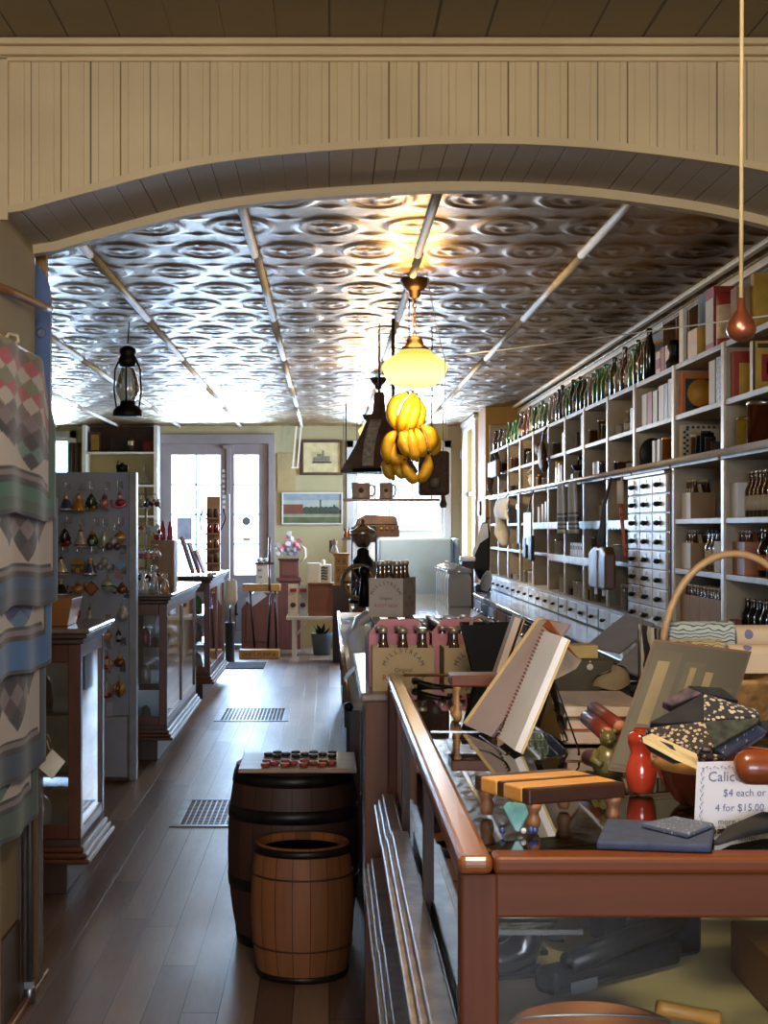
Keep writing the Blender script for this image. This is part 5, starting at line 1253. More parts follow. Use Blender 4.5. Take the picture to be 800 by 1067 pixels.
# teal stone heart and beads under the board
p = T(541, 869)
t = thing('glass_pendant', 'upright teal sea-glass shard with blue beads under the footed board', 'pendant', (p.x, p.y, ZT))
b = MB(); pts = [P(524, 842, p.y), P(529, 836, p.y), P(548, 838, p.y), P(551, 848, p.y), P(541, 867.5, p.y), P(536, 866, p.y)]; b.prism(pts, (0, .006, 0)); b.build('shard', paint('teal stone', (90, 150, 146), .3, var=.2, scale=40, coat=.5), t, bevel=.002)
for x, y, r, mm in ((553, 858, .0058, 'royal'), (557, 860, .005, 'royal'), (545, 865.5, .0045, 'cream'), (523, 860, .005, 'royal')):
    q = T(x, y + r * F / p.y); b = MB(); b.ball((px(x, p.y), p.y - .004, Zt + r), r, 10, 8); b.build('bead', paint('bead ' + mm, COLS[mm], .15, coat=.6), t)
# folded calico pieces
M_cal = NT('blue calico'); pp = M_cal.pos(); vo = M_cal.n('ShaderNodeTexVoronoi'); vo.inputs['Scale'].default_value = 120; M_cal.l(pp, vo.inputs['Vector'])
M_cal.bsdf(M_cal.mix(M_cal.math('LESS_THAN', vo.outputs['Distance'], .22), lin((56, 66, 96)), lin((170, 176, 190))), .85, sheen=.3); M_cal = M_cal.m
M_denim = paint('blue cloth', (58, 68, 98), .85, var=.12, scale=60, bump=.2, bscale=300)
a, b_, c_, d_ = T(621, 886), T(741, 890), T(745, 868), T(632, 861)
b = MB(); b.prism([a, b_, c_, d_], (0, 0, .012)); ob = tag(b.build('folded_cloth', M_denim, bevel=.004), 'folded plain blue cloth lying at the front of the glass counter', 'cloth'); ob.location.z += .001
a, b_, c_, d_ = T(667, 872), T(716, 884), T(744, 872), T(702, 864)
ob = tag(MB().prism([a, b_, c_, d_], (0, 0, .006)).build('calico_patch', M_cal, bevel=.002), 'dotted blue calico triangle lying on the folded blue cloth', 'cloth'); ob.location.z = ZT + .0145
b = MB(); pa = [T(738, 876), T(760, 868), T(790, 862), T(830, 866)]; rs = [.004, .016, .024, .022]
b.tube([Vector((q.x, q.y - .045, ZT + r * .62 + .002)) for q, r in zip(pa, rs)], [r * .6 for r in rs], 12, flat=2.0); tag(b.build('dark_scarf', paint('black felt', (34, 32, 34), .85, var=.2)), 'gathered black cloth lying before the handwritten price card', 'cloth')
# bowl with wooden rim holding patchwork stars
cb = Vector((.656, 2.56, ZT)); RB = .118
t = thing('wooden_bowl', 'red-brown bowl with a tan wooden rim holding folded calico stars', 'bowl', (cb.x, cb.y, ZT))
zr = ZT + .082
b = MB(); b.lathe([(0, .001), (RB * .62, .001), (RB * .68, .006), (RB * .84, .035), (RB * .95, zr - ZT - .022), (RB * .97, zr - ZT - .02, 1), (RB, zr - ZT - .015, 1), (RB, zr - ZT, 1), (RB * .93, zr - ZT, 0), (RB * .8, .03), (0, .012)], (cb.x, cb.y, ZT), 44); b.build('bowl', [paint('oxblood glaze', (126, 46, 34), .22, var=.1, coat=.6), wood('tan rim', (184, 132, 70), .8, axis=0, rough=.35)], t)
def patch(name, pts, th, mm, lab, z=None):
    b = MB(); b.prism(pts, th); return tag(b.build(name, mm, bevel=.002), lab, 'cloth')
M_flor = NT('dark floral'); pp = M_flor.pos(); vo = M_flor.n('ShaderNodeTexVoronoi'); vo.inputs['Scale'].default_value = 100; M_flor.l(pp, vo.inputs['Vector'])
M_flor.bsdf(M_flor.mix(M_flor.math('LESS_THAN', vo.outputs['Distance'], .36), lin((26, 26, 34)), lin((190, 176, 160))), .85, sheen=.2); M_flor = M_flor.m
M_leaf = NT('brown leaf print'); pp = M_leaf.pos(); vo = M_leaf.n('ShaderNodeTexVoronoi'); vo.inputs['Scale'].default_value = 140; M_leaf.l(pp, vo.inputs['Vector'])
M_leaf.bsdf(M_leaf.mix(M_leaf.math('LESS_THAN', vo.outputs['Distance'], .42), lin((40, 32, 28)), lin((176, 154, 130))), .85, sheen=.2); M_leaf = M_leaf.m
M_blackc = paint('black calico', (30, 31, 36), .85, var=.25, scale=30)
t = thing('patchwork_star', 'folded patchwork star of dark floral calico piled in the bowl', 'patchwork', (cb.x, cb.y, zr))
Yb = cb.y - .03
def Q(x, y, dy=0): return P(x, y, Yb + dy)
for pts, mm in (([Q(672, 758, .0), Q(734, 751, -.02), Q(744, 778, -.06), Q(724, 781, -.06), Q(690, 768, -.03)], M_leaf), ([Q(734, 751, -.02), Q(733, 722, .05), Q(788, 739, .03), Q(793, 746, .0)], M_flor), ([Q(677, 752, .02), Q(733, 722, .05), Q(734, 751, -.02), Q(690, 753, .0)], M_blackc),
                ([Q(734, 751, -.02), Q(793, 747, .0), Q(788, 753, -.03), Q(744, 779, -.06)], paint('green black calico', (52, 56, 50), .85, var=.5, scale=50)), ([Q(716, 715, .07), Q(733, 722, .05), Q(700, 735, .06), Q(690, 730, .07)], paint('purple calico', (76, 62, 70), .85, var=.5, scale=60)), ([Q(733, 722, .05), Q(716, 714, .09), Q(752, 716, .09), Q(770, 730, .06)], M_blackc)):
    b = MB(); b.prism(pts, Vector((0, .012, -.014))); b.build('patch', mm, t, bevel=.003)
for pts, mm in (([Q(744, 780, -.055), Q(790, 755, -.02), Q(800, 762, -.01), Q(757, 790, -.05)], M_cal), ([Q(752, 786, -.05), Q(757, 790, -.052), Q(740, 792, -.06), Q(726, 783, -.06)], M_flor), ([Q(785, 752, .0), Q(812, 748, .02), Q(815, 762, .01), Q(795, 764, -.01)], M_blackc)):
    b = MB(); b.prism(pts, Vector((0, .02, -.012))); b.build('patch', mm, t, bevel=.003)
t = thing('felt_hotpad', 'cream backed black hot pad tucked over the bowl rim below the star', 'hot pad', (Q(690, 775).x, Yb - .05, zr))
b = MB(); b.prism([Q(666, 766, -.02), Q(676, 762, .0), Q(722, 783, -.07), Q(725, 795, -.075), Q(700, 784, -.06)], Vector((0, .006, .008))); b.build('backing', paint('cream backing', (196, 178, 136), .8), t); t.location += Vector((0, -.03, -.008))
b = MB(); b.prism([Q(668, 772, -.03), Q(700, 783, -.068), Q(722, 794, -.083), Q(700, 796, -.083), Q(678, 784, -.055)], Vector((0, .01, .01))); b.build('pad', M_blackc, t)
t = thing('price_card', 'white handwritten calico price card propped against the red-brown bowl', 'card', (T(760, 864).x, 2.33, ZT))
Yc = 2.335; o = P(723, 862.5, Yc); o.z = Zt; ur = Vector((.17, .03, -.0)); uu = P(726, 794, Yc + .022) - o; nn = ur.cross(uu).normalized()
b = MB(); b.slab(o, ur, uu, -nn * .001); b.build('card', paint('white card stock', (208, 208, 220), .7, var=.02), t)
R_, U_ = ur.normalized(), uu.normalized(); L_ = ur.length; Hh = uu.length
b = MB()
def wr(s_, a, c, size): b.text(s_, o + ur * a + uu * c, R_ + U_ * -.02, U_, size, 0, .0006)
wr('Calico', .27, .70, .022); wr('$4 each or', .46, .47, .016); wr('4 for $15.00', .42, .25, .016); wr('more inside', .40, .06, .013)
for k in range(26):
    for (a0, c0, a1, c1) in (((.05 + .035 * k) if k < 26 else 0, .91, .05 + .035 * (k + .5), .935 if k % 2 else .89), (.05 + .035 * k, .03, .05 + .035 * (k + .5), .05 if k % 2 else .015)):
        b.tube([o + ur * a0 + uu * c0 + nn * .001, o + ur * a1 + uu * c1 + nn * .001], .0005, 4)
    if k < 14:
        b.tube([o + ur * .05 + uu * (.05 + .062 * k) + nn * .001, o + ur * (.07 if k % 2 else .04) + uu * (.05 + .062 * (k + .8)) + nn * .001], .0005, 4)
b.build('lettering', paint('faint blue ink', (96, 104, 140), .7), t)
# rolling pin across the right of the bowl, red-orange vase
t = thing('rolling_pin', 'reddish brown rolling pin end jutting over the rim of the bowl', 'rolling pin', (px(830, 2.3), 2.31, pz(818, 2.3)))
zc = pz(799.5, 2.30); x0 = px(765, 2.30); r = .0265
b = MB(); b.lathe([(0, 0), (r * .45, .001), (r * .8, .006), (r * .97, .016), (r, .03), (r, .26), (r * .9, .27), (0, .272)], (x0, 2.30, zc), 24, M=rotm(0, math.pi / 2)); b.build('roller', wood('cherry wood', (124, 60, 28), .7, axis=0, rough=.3, coat=.4), t)
b = MB(); b.lathe([(0, 0), (.011, 0), (.013, .03), (.010, .09), (0, .095)], (x0 + .273, 2.30, zc), 14, M=rotm(0, math.pi / 2)); b.build('handle', MATS['cherry wood'], t)
tag(MB().box((.70, 2.26, Zt), (.82, 2.345, zc - r - .0005)).build('wooden_block', M_walnut, bevel=.004), 'dark wooden block holding up the rolling pin beyond the price card', 'block')
p = Vector((.541, 2.665, ZT))
t = thing('glass_vase', 'small shiny red-orange vase beside the bowl', 'vase', (p.x, p.y, ZT))
b = MB(); b.lathe([(0, 0), (.020, 0), (.022, .004), (.026, .022), (.027, .042), (.021, .060), (.018, .070), (.023, .088), (.024, .097), (.017, .104), (.011, .108), (.009, .106), (0, .10)], (p.x, p.y, Zt), 26); b.build('vase', paint('red orange glaze', (178, 58, 36), .14, var=.15, scale=14, coat=.7), t)
b = MB(); b.lathe([(.0115, 0), (.013, .003), (.0115, .006)], (p.x, p.y, Zt + .105), 18, cap=False); b.build('lip', MATS['red orange glaze'], t)
# carved olive figurine
p = T(634, 808)
t = thing('carved_figurine', 'little olive brown carved figure behind the footed board', 'figurine', (p.x, p.y, ZT))
M_ol = paint('olive stone', (104, 94, 52), .35, var=.25, scale=20, coat=.3)
b = MB(); b.lathe([(0, 0), (.026, 0), (.03, .012), (.032, .028), (.024, .045), (.014, .055), (0, .058)], (p.x, p.y, Zt), 16); b.build('body', M_ol, t); b = MB(); b.ball((p.x - .002, p.y - .004, Zt + .068), (.016, .016, .015), 12, 8); b.ball((p.x - .002, p.y - .018, Zt + .064), (.008, .009, .006), 8, 6); b.build('head', M_ol, t)
for sx in (-1, 1): MB().ball((p.x + sx * .011, p.y, Zt + .081), .006, 8, 6).build('ear', M_ol, t); MB().tube([(p.x + sx * .022, p.y - .01, Zt + .045), (p.x + sx * .032, p.y - .02, Zt + .03), (p.x + sx * .018, p.y - .032, Zt + .024)], .008, 8).build('arm', M_ol, t)
# stack of books
M_pages = paint('page edges', (204, 186, 176), .75, var=.05, scale=30)
M_cover = NT('printed cover'); pp = M_cover.pos(); nz = M_cover.noise(pp, 28, 4, .65)
M_cover.bsdf(M_cover.ramp(nz, [(.35, lin((92, 78, 44))), (.47, lin((150, 120, 70))), (.56, lin((186, 150, 118))), (.64, lin((116, 104, 66)))]), .25, coat=.4); M_cover = M_cover.m
bx0, by0 = T(588, 776).x, T(588, 776).y
w_ = px(672, by0) - px(588, by0)
zz = Zt
for k, (hh, dx, mm, lab) in enumerate(((.030, 0, M_cover, 'lowest book in the flat pile behind the red rolls'), (.028, .004, M_redp, 'middle book in the flat pile behind the red rolls'), (.026, -.003, M_cover, 'top book of the flat pile, with a brown printed cover'))):
    t = thing('flat_book', lab, 'book', (bx0 + w_ / 2 + dx, by0 + .14, zz), 'flat pile of books')
    b = MB(); b.box((bx0 + dx + .003, by0 + .002 + dx, zz + .002), (bx0 + w_ + dx, by0 + .28 + dx, zz + hh - .0025)); b.build('pages', M_pages, t)
    b = MB(); b.box((bx0 + dx, by0 + dx, zz), (bx0 + w_ + dx + .003, by0 + .284 + dx, zz + .002)); b.box((bx0 + dx, by0 + dx, zz + hh - .0025), (bx0 + w_ + dx + .003, by0 + .284 + dx, zz + hh - .0005)); b.build('cover', mm, t)
    zz += hh
q0 = T(640, 793); w2 = px(674, q0.y) - px(640, q0.y)
zz = Zt
for k, (hh, lab) in enumerate(((.026, 'lower small cream-edged book under the red rolls'), (.024, 'upper small cream-edged book under the red rolls'))):
    t = thing('flat_book', lab, 'book', (q0.x + w2 / 2, q0.y + .1, zz), 'small pile of books')
    b = MB(); b.box((q0.x + .002, q0.y + .002, zz + .002), (q0.x + w2 - .001, q0.y + .15, zz + hh - .0025)); b.build('pages', M_pages, t)
    b = MB(); b.box((q0.x, q0.y, zz), (q0.x + w2, q0.y + .152, zz + .002)); b.box((q0.x, q0.y, zz + hh - .0025), (q0.x + w2, q0.y + .152, zz + hh - .0005)); b.build('cover', (M_cover, M_kraft)[k], t)
    zz += hh
M_roll = paint('red brown roll', (112, 42, 34), .4, var=.1, coat=.2)
for k, (a, c, lab) in enumerate((((619, 739), (646, 758), 'upper dark red roll lying on the small books'), ((612, 748), (632, 765), 'dark red roll just below the upper one'), ((615, 772), (626, 784), 'dark red roll at the foot of the small books'))):
    Ya = 3.02 - .04 * k; pa, pb = P(a[0], a[1], Ya + .1), P(c[0], c[1], Ya - .10)
    if k == 0: pb.z = max(pb.z, Zt + .052 + .016); pa.z = max(pa.z, pb.z)
    if k == 2: pa.z = pb.z = Zt + .0165; pa = P(613, 778, 2.96); pa.z = Zt + .0165; pb = Vector((pa.x + .03, pa.y - .12, Zt + .0165))
    b = MB(); b.tube([pa, pb], [.0155, .0155], 18); b.tube([pb, pb + (pb - pa).normalized() * .001], [.0135, .0135], 14, 1)
    tag(b.build('paper_roll', [M_roll, paint('roll end', (176, 116, 84), .6)], loc=None), lab, 'roll', 'dark red rolls')
# plate stand holding the spiral cookbooks
M_smoke = glassy('smoked acrylic', (120, 104, 92), refl=.06, body=(70, 56, 48), bodyf=.35)
t = thing('book_easel', 'dark smoky easel with thin wire legs holding up the spiral cookbook', 'easel', (T(590, 775).x, 3.2, ZT))
b = MB(); b.prism([P(556, 756, 3.30), P(570, 708, 3.40), P(577, 709, 3.40), P(592, 772, 3.24), P(586, 773, 3.22)], (0, .006, 0)); b.build('panel', M_smoke, t)
for a, c, Ya, Yc in (((577, 708), (603, 789), 3.36, 3.08), ((572, 708), (589, 774), 3.36, 3.27)):
    pc = T(c[0], c[1]); MB().tube([P(a[0], a[1], Ya), pc + Vector((0, 0, .014)), pc + Vector((0, 0, .004))], [.0016, .002, .003], 6).build('leg', M_iron, t)
MB().tube([T(500, 773) + Vector((0, 0, .012)), T(512, 779) + Vector((0, 0, .006)), T(527, 789) + Vector((0, 0, .005)), T(531, 792) + Vector((0, 0, .014))], .0022, 6).build('front_wire', M_bronze, t)
# spiral-bound cookbook, standing open and leaning
B0, T0, B1 = T(519, 772), P(566, 660, 3.36), T(536, 785); T1 = B1 + (T0 - B0) * .98
t = thing('spiral_cookbook', 'open spiral-bound cookbook with a red coil leaning on the easel', 'book', (B0.x, B0.y, ZT))
lift = Vector((0, 0, .0062))
up_, out_ = T0 - B0, B1 - B0; nb = out_.cross(up_).normalized()
if nb.x < 0: nb = -nb
b = MB(); b.slab(B0 + lift, out_, up_, nb * .014); b.build('pages', [paint('book pages', (226, 226, 234), .6, var=.04)], t)
b = MB(); b.slab(B0 + lift + nb * .0142 - out_ * .02, out_ * 1.05, up_ * 1.0, nb * .004); b.build('cover', paint('cream cover', (206, 184, 132), .5), t)
b = MB()
for k in range(30):
    c = B0 + lift + up_ * (.02 + .96 * k / 29) + nb * .004; e1, e2 = -out_.normalized(), nb
    b.tube([c + e1 * .010 * math.cos(a) + e2 * .009 * math.sin(a) + up_.normalized() * .0007 * i for i, a in enumerate([j * math.pi / 4 for j in range(9)])], .0012, 5)
b.build('coil', paint('red coil', (124, 52, 40), .4), t)
# facing half of the cookbook: cover leaning out towards the aisle
C0 = T(484, 758); tl = P(561, 648, 3.62); D0 = B0 + Vector((-.012, .02, 0)); up2 = tl - C0
b = MB(); b.slab(C0 + lift, D0 - C0, up2, Vector((.006, .010, -.003))); b.build('page_block', paint('lilac page block', (190, 176, 184), .55, var=.05), t)
b = MB(); b.slab(C0 + lift + Vector((-.004, -.004, .002)), Vector((.02, .006, 0)), up2, Vector((-.002, -.003, .001))); b.slab(C0 + lift + up2 * .45 + Vector((.014, -.002, .003)), (D0 - C0) * .55, up2 * .54, Vector((-.0015, -.003, .001)), 1); b.build('cover', [paint('glossy tan cover', (196, 170, 120), .12, coat=.8), paint('printed tan page', (178, 132, 76), .3, var=.3, scale=30)], t)
b = MB(); b.prism([P(571, 645, 3.40), P(579, 659, 3.37), P(604, 688, 3.44), P(565, 652, 3.44)], (0, .004, 0)); b.build('flap', paint('orange page', (206, 112, 62), .6), t)
b = MB(); b.prism([P(579, 662, 3.40), P(606, 688, 3.50), P(600, 697, 3.50), P(563, 716, 3.46), P(566, 690, 3.44)], (0, .012, 0)); b.build('loose_pages', paint('cream pages', (210, 194, 176), .6), t)
# thin book behind, mini bench, dark utensils
t = thing('thin_book', 'thin tan book leaning just behind the spiral cookbook', 'book', (px(512, 3.95), 3.95, ZT))
Yk = 3.95; b0 = T(512, 736.5); b0.z = Zt; tp_ = P(543, 645, 4.0); b = MB(); b.slab(b0, (.012, .16, 0), tp_ - b0, (-.016, .0, .006)); b.build('pages', M_pages, t); b = MB(); b.slab(b0 + Vector((.0065, -.001, -.0005)), (.012, .163, 0), (tp_ - b0) * 1.005, (.003, 0, -.001)); b.build('cover', paint('tan board', (176, 144, 98), .5), t)
t = thing('toy_bench', 'miniature reddish wooden bench with turned legs on the glass counter', 'miniature bench', (T(478, 752).x + .04, 3.66, ZT))
Ybn = 3.645; b = MB(); b.box((px(469.5, Ybn), Ybn - .01, pz(715.5, Ybn)), (px(522, Ybn), Ybn + .09, pz(703.5, Ybn))); b.build('plank', M_red, t, bevel=.004)
for x in (476.5, 515):
    for dy in (0, .075):
        h_ = pz(715.5, Ybn) - Zt; b = MB(); b.lathe([(0, 0), (.008, 0), (.012, .012), (.011, .022), (.005, .03), (.008, .042), (.005, .05), (.0055, h_ - .01), (.009, h_ - .004), (.009, h_), (0, h_)], (px(x, Ybn), Ybn + dy, Zt), 12); b.build('leg', wood('pale turned leg', (186, 140, 92), .75, axis=2), t)
t = thing('serving_spoon', 'black iron spoon and fork set lying at the far end of the counter top', 'utensils', (T(455, 718).x, T(455, 718).y, ZT))
for (a, c, e) in (((432, 714), (452, 718), (478, 722)), ((437, 720), (458, 722), (480, 719))):
    A, B_, C_ = (T(*q) + Vector((0, 0, .0128)) for q in (a, c, e)); MB().tube([A, A.lerp(B_, .4), B_, C_], [.012, .006, .004, .0045], 8, flat=1.0).build('utensil', M_iron, t)
# black felt bag behind
Yg = 4.55
t = thing('felt_bag', 'stiff black felt bag standing behind the cookbooks', 'bag', (px(508, Yg), Yg + .06, ZT))
zb_ = Zt; hB = pz(651, Yg) - zb_
b = MB(); lo = [(px(497, Yg), Yg), (px(526, Yg), Yg), (px(528, Yg), Yg + .10), (px(497, Yg), Yg + .10)]; hi = [(px(481, Yg), Yg - .02), (px(536, Yg), Yg - .02), (px(538, Yg), Yg + .13), (px(483, Yg), Yg + .13)]
vs = [(x, y, zb_) for x, y in lo] + [(x, y, zb_ + hB) for x, y in hi]
b.add(vs, [(0, 3, 2, 1), (0, 1, 5, 4), (1, 2, 6, 5), (2, 3, 7, 6), (3, 0, 4, 7)]); b.build('body', paint('black wool', (20, 20, 24), .9, var=.2), t, solid=.006)
MB().tube([P(490, 653, Yg), P(492, 645, Yg + .02), P(500, 642, Yg + .04), P(508, 649, Yg + .06)], .006, 8).build('handle', paint('grey cord', (150, 146, 140), .7), t)
# dark long box with cream box and felt hat
Yl = T(600, 712).y
t = thing('dark_case', 'long dark green-grey case lying behind the pile of books', 'case', (px(604, 4.3), 4.4, ZT))
b = MB(); b.box((px(560, 4.3), 4.3, Zt), (px(640, 4.3), 4.42, pz(688, 4.3))); b.build('case', paint('dark green grey', (74, 70, 54), .5, var=.1), t, bevel=.005); b = MB(); b.lathe([(.006, 0), (.009, 0), (.009, .003), (.006, .003)], P(614.5, 695, 4.2985), 14, M=rotm(math.pi / 2)); b.box((px(614, 4.3) - .001, 4.296, pz(690, 4.3)), (px(615, 4.3) + .001, 4.30, pz(688.5, 4.3))); b.build('latch', M_wht, t)
tag(MB().box((px(590, 4.36), 4.34, pz(688, 4.3) + .001), (px(622, 4.36), 4.42, pz(672.5, 4.34))).build('cream_box', paint('cream box', (196, 170, 112), .6), bevel=.003), 'cream box lying on the long dark case', 'box')
t = thing('felt_hat', 'soft tan felt cap lying at the end of the long dark case', 'hat', (px(642, 4.1), 4.15, ZT))
Yh = 4.14
b = MB(); c = P(641, 706, Yh); c.z = pz(688, 4.3) * 0 + Zt
def hat(u, v): a = math.pi * (1 - u); r = math.sin(v * math.pi / 2) ** .8; return (c.x - .006 + .052 * math.cos(a) * (r * .8 + .2 * 1) * (.35 + .65 * r), Yh - .04 * math.sin(a) * r + .03, c.z + .012 + (.062 + .012 * math.cos(a)) * (1 - .75 * v ** 2.2) + .006 * math.sin(u * 9) * v)
b.grid(hat, 20, 12)
def hat2(u, v): a = math.pi * (1 + u); r = math.sin(v * math.pi / 2) ** .8; return (c.x - .006 + .052 * math.cos(a) * (.35 + .65 * r), Yh - .04 * math.sin(a) * r + .03, c.z + .012 + (.062 + .012 * math.cos(a)) * (1 - .75 * v ** 2.2))
b.grid(hat2, 20, 12); b.build('crown', paint('tan felt', (150, 136, 112), .85, var=.06), t)
b = MB(); b.lathe([(0, 0), (.05, 0), (.052, .012), (0, .03)], (c.x - .006, Yh + .03, Zt), 18); b.build('band', M_blk, t)
# two grey-blue flat boards propped up behind
t = thing('grey_portfolio', 'two large grey-blue boards propped open behind the felt hat', 'portfolio', (px(645, 4.62), 4.62, ZT))
M_gb = paint('grey blue board', (134, 136, 148), .5, var=.05, scale=20, bump=.1)
Yp = 4.62; a_, b1, c1, d1 = P(611, 672, Yp), P(650, 690, Yp - .1), P(690, 648, Yp + .05), P(652, 638, Yp + .15)
a_ = Vector((a_.x, a_.y, a_.z))
b = MB(); b.prism([a_, P(646, 680, Yp - .06), P(682, 650, Yp + .02), P(652, 639, Yp + .1)], (0, .004, -.006)); b.build('board', M_gb, t)
b = MB(); b.prism([P(641, 694, Yp - .1), P(664, 703, Yp - .14), P(694, 655, Yp - .03), P(682, 652, Yp + .0)], (0, .004, -.006)); b.build('board', M_gb, t)
b = MB(); b.box((px(622, Yp), Yp - .02, Zt), (px(690, Yp), Yp + .06, pz(690, Yp))); b.build('base', M_choc, t, bevel=.004)
# large sepia photograph leaning against the basket
t = thing('sepia_photograph', 'large sepia photograph on a board leaning behind the bowl of calico', 'photograph', (px(705, 2.95), 2.9, ZT))
Ys = 2.78; bl = P(633, 800, Ys); bl.z = Zt; tlp = P(681, 677, Ys + .12); trp = P(783, 690, Ys + .08); br = bl + (trp - tlp)
b = MB(); rt, upv = trp - tlp, tlp - bl; nv = rt.cross(upv).normalized()
if br.z < Zt: bl.z += Zt - br.z; 
b.slab(bl, rt, upv, -nv * .004)
for (u0, v0, u1, v1, s_) in ((.02, .02, .98, .98, 1), (.05, .30, .34, .92, 2), (.12, .36, .24, .84, 3), (.40, .55, .60, .86, 2), (.46, .60, .52, .82, 3), (.62, .58, .70, .80, 3), (.04, .05, .96, .26, 4), (.72, .40, .93, .70, 2)):
    b.slab(bl + rt * u0 + upv * v0 + nv * (.0003 * (1 + s_)), rt * (u1 - u0), upv * (v1 - v0), nv * .0003, s_)
b.build('print', [M_choc, paint('sepia dark', (30, 26, 16), .5, var=.3, scale=9), paint('sepia mid', (46, 39, 24), .5, var=.35, scale=12), paint('sepia light', (104, 90, 58), .5, var=.2), paint('sepia floor', (42, 36, 22), .5, var=.3)], t)
# willow basket with wrapped parcels of patterned cloth
YK2 = 3.55; kx = px(765, YK2); rk = .165
t = thing('willow_basket', 'willow basket with a tall bent handle holding folded tea towels', 'basket', (kx, YK2, ZT))
b = MB(); b.lathe([(0, .001), (.12, .001), (.15, .04), (rk, .11), (rk + .006, .115), (rk + .004, .125), (rk - .01, .12), (.135, .04), (0, .012)], (kx, YK2, ZT), 30); b.build('body', paint('willow', (150, 112, 66), .6, var=.3, scale=40, bump=.8, bscale=70), t)
hz = pz(577, YK2)
pts = []
for k in range(25):
    a = math.pi * k / 24; pts.append((kx - .17 * math.cos(a), YK2, Zt + .10 + (hz - Zt - .10) * math.sin(a) ** .8))
b = MB(); b.tube(pts, .0085, 10); b.build('handle', wood('bent handle', (178, 144, 104), .8, axis=0, rough=.4), t)
def wave_print(name, base, ink, sc):
    s = NT(name); p = s.pos(); v = s.n('ShaderNodeTexWave', wave_type='RINGS'); v.inputs['Scale'].default_value = sc; v.inputs['Distortion'].default_value = 5; v.inputs['Detail'].default_value = 0; v.inputs['Detail Scale'].default_value = 1.6
    mp = s.n('ShaderNodeMapping'); mp.inputs['Location'].default_value = (.05, .02, .03); s.l(p, mp.inputs[0]); s.l(mp.outputs[0], v.inputs['Vector'])
    s.bsdf(s.mix(s.math('GREATER_THAN', v.outputs['Fac'], .80), lin(base), lin(ink)), .8, sheen=.2); return s.m
def towel_roll(lab, x0, x1, y0, y1, Yq, mm, dep=.10, lift_=0):
    t = thing('folded_towel', lab, 'towel', (px((x0 + x1) / 2, Yq), Yq + dep / 2, pz(y1, Yq)), 'folded tea towels in the basket')
    X0, X1, Z0, Z1 = px(x0, Yq), px(x1, Yq), pz(y1, Yq), pz(y0, Yq)
    b = MB(); pr = []
    for k in range(9): a = math.pi * k / 8; pr.append((X0, Yq + dep / 2 - dep / 2 * math.cos(a), Z1 - .02 + .02 * math.sin(a)))
    b.prism([(X0, Yq, Z0)] + pr + [(X0, Yq + dep, Z0)], (X1 - X0, 0, 0), smooth=False); b.build('cloth', mm, t, bevel=.002)
M_tealsc = wave_print('teal scroll print', (172, 184, 182), (70, 76, 82), 34); M_goldsc = wave_print('gold scroll print', (176, 160, 120), (104, 92, 64), 44)
M_bluefl = NT('blue flower print'); pp = M_bluefl.pos(); vo = M_bluefl.n('ShaderNodeTexVoronoi'); vo.inputs['Scale'].default_value = 24; M_bluefl.l(pp, vo.inputs['Vector'])
M_bluefl.bsdf(M_bluefl.mix(M_bluefl.math('LESS_THAN', vo.outputs['Distance'], .3), lin((200, 178, 150)), lin((112, 106, 140))), .8); M_bluefl = M_bluefl.m
towel_roll('teal scroll patterned towel standing highest in the willow basket', 697, 766, 648, 690, YK2 + .02, M_tealsc, .05)
towel_roll('gold scroll patterned towel in front of the teal one in the basket', 700, 755, 667, 700, YK2 - .09, M_goldsc, .05)
towel_roll('cream towel with blue flowers at the back of the willow basket', 767, 806, 652, 690, YK2 + .05, M_bluefl, .06)
towel_roll('cream and blue flowered towel at the front of the willow basket', 760, 812, 672, 702, YK2 - .10, M_bluefl, .05)
t = thing('zebra_scarf', 'black and white wavy scarf draped beside the willow basket', 'scarf', (px(676, 3.5), 3.5, ZT))
def zs(u, v): return (px(664 + 24 * u + 4 * v, 3.46), 3.44 + .02 * math.sin(u * 8) + .05 * v, Zt + .002 + (pz(652 + 6 * u, 3.46) - Zt) * v)
s = NT('zebra print'); v = s.n('ShaderNodeTexWave', wave_type='BANDS', bands_direction='X'); v.inputs['Scale'].default_value = 16; v.inputs['Distortion'].default_value = 3; s.l(s.pos(), v.inputs['Vector']); s.bsdf(s.mix(s.math('GREATER_THAN', v.outputs['Fac'], .55), lin((150, 146, 138)), lin((24, 22, 24))), .8)
b = MB(); b.grid(zs, 16, 10); b.build('cloth', s.m, t, solid=.004)

# ================================================================= inside the near counter
zs_ = .8205
def boot(lab, x, y, rz):
    t = thing('leather_boot', lab, 'boot', (0, 0, 0), 'black boots in the near counter')
    b = MB(); M_bt = paint('black boot leather', (26, 26, 28), .25, var=.15, coat=.4)
    b.tube([(0, 0, .20), (0, 0, .14), (.0, 0, .085), (.012, 0, .052), (.05, 0, .036), (.10, 0, .036), (.135, 0, .024)], [.040, .040, .038, .040, .036, .034, .018], 16); b.build('upper', M_bt, t)
    b = MB(); b.prism([(-.045, -.034, 0), (.06, -.032, 0), (.11, -.038, 0), (.15, -.026, 0), (.16, 0, 0), (.15, .026, 0), (.11, .038, 0), (.06, .032, 0), (-.045, .034, 0)], (0, 0, .012)); b.build('sole', M_blk, t, bevel=.003)
    b = MB(); b.box((-.045, -.034, -.0), (-.0, .034, -.018 + .018)); return settle(t, (x, y, zs_), rz, .8)
boot('black leather boot standing at the corner behind the front glass', .345, 2.68, math.radians(195)); boot('second black leather boot standing farther inside the glass counter', .36, 2.82, math.radians(188))
t = thing('iron_tool', 'dark iron bar tool lying slantwise on the cream cloth in the counter', 'tool', (.52, 2.6, zs_))
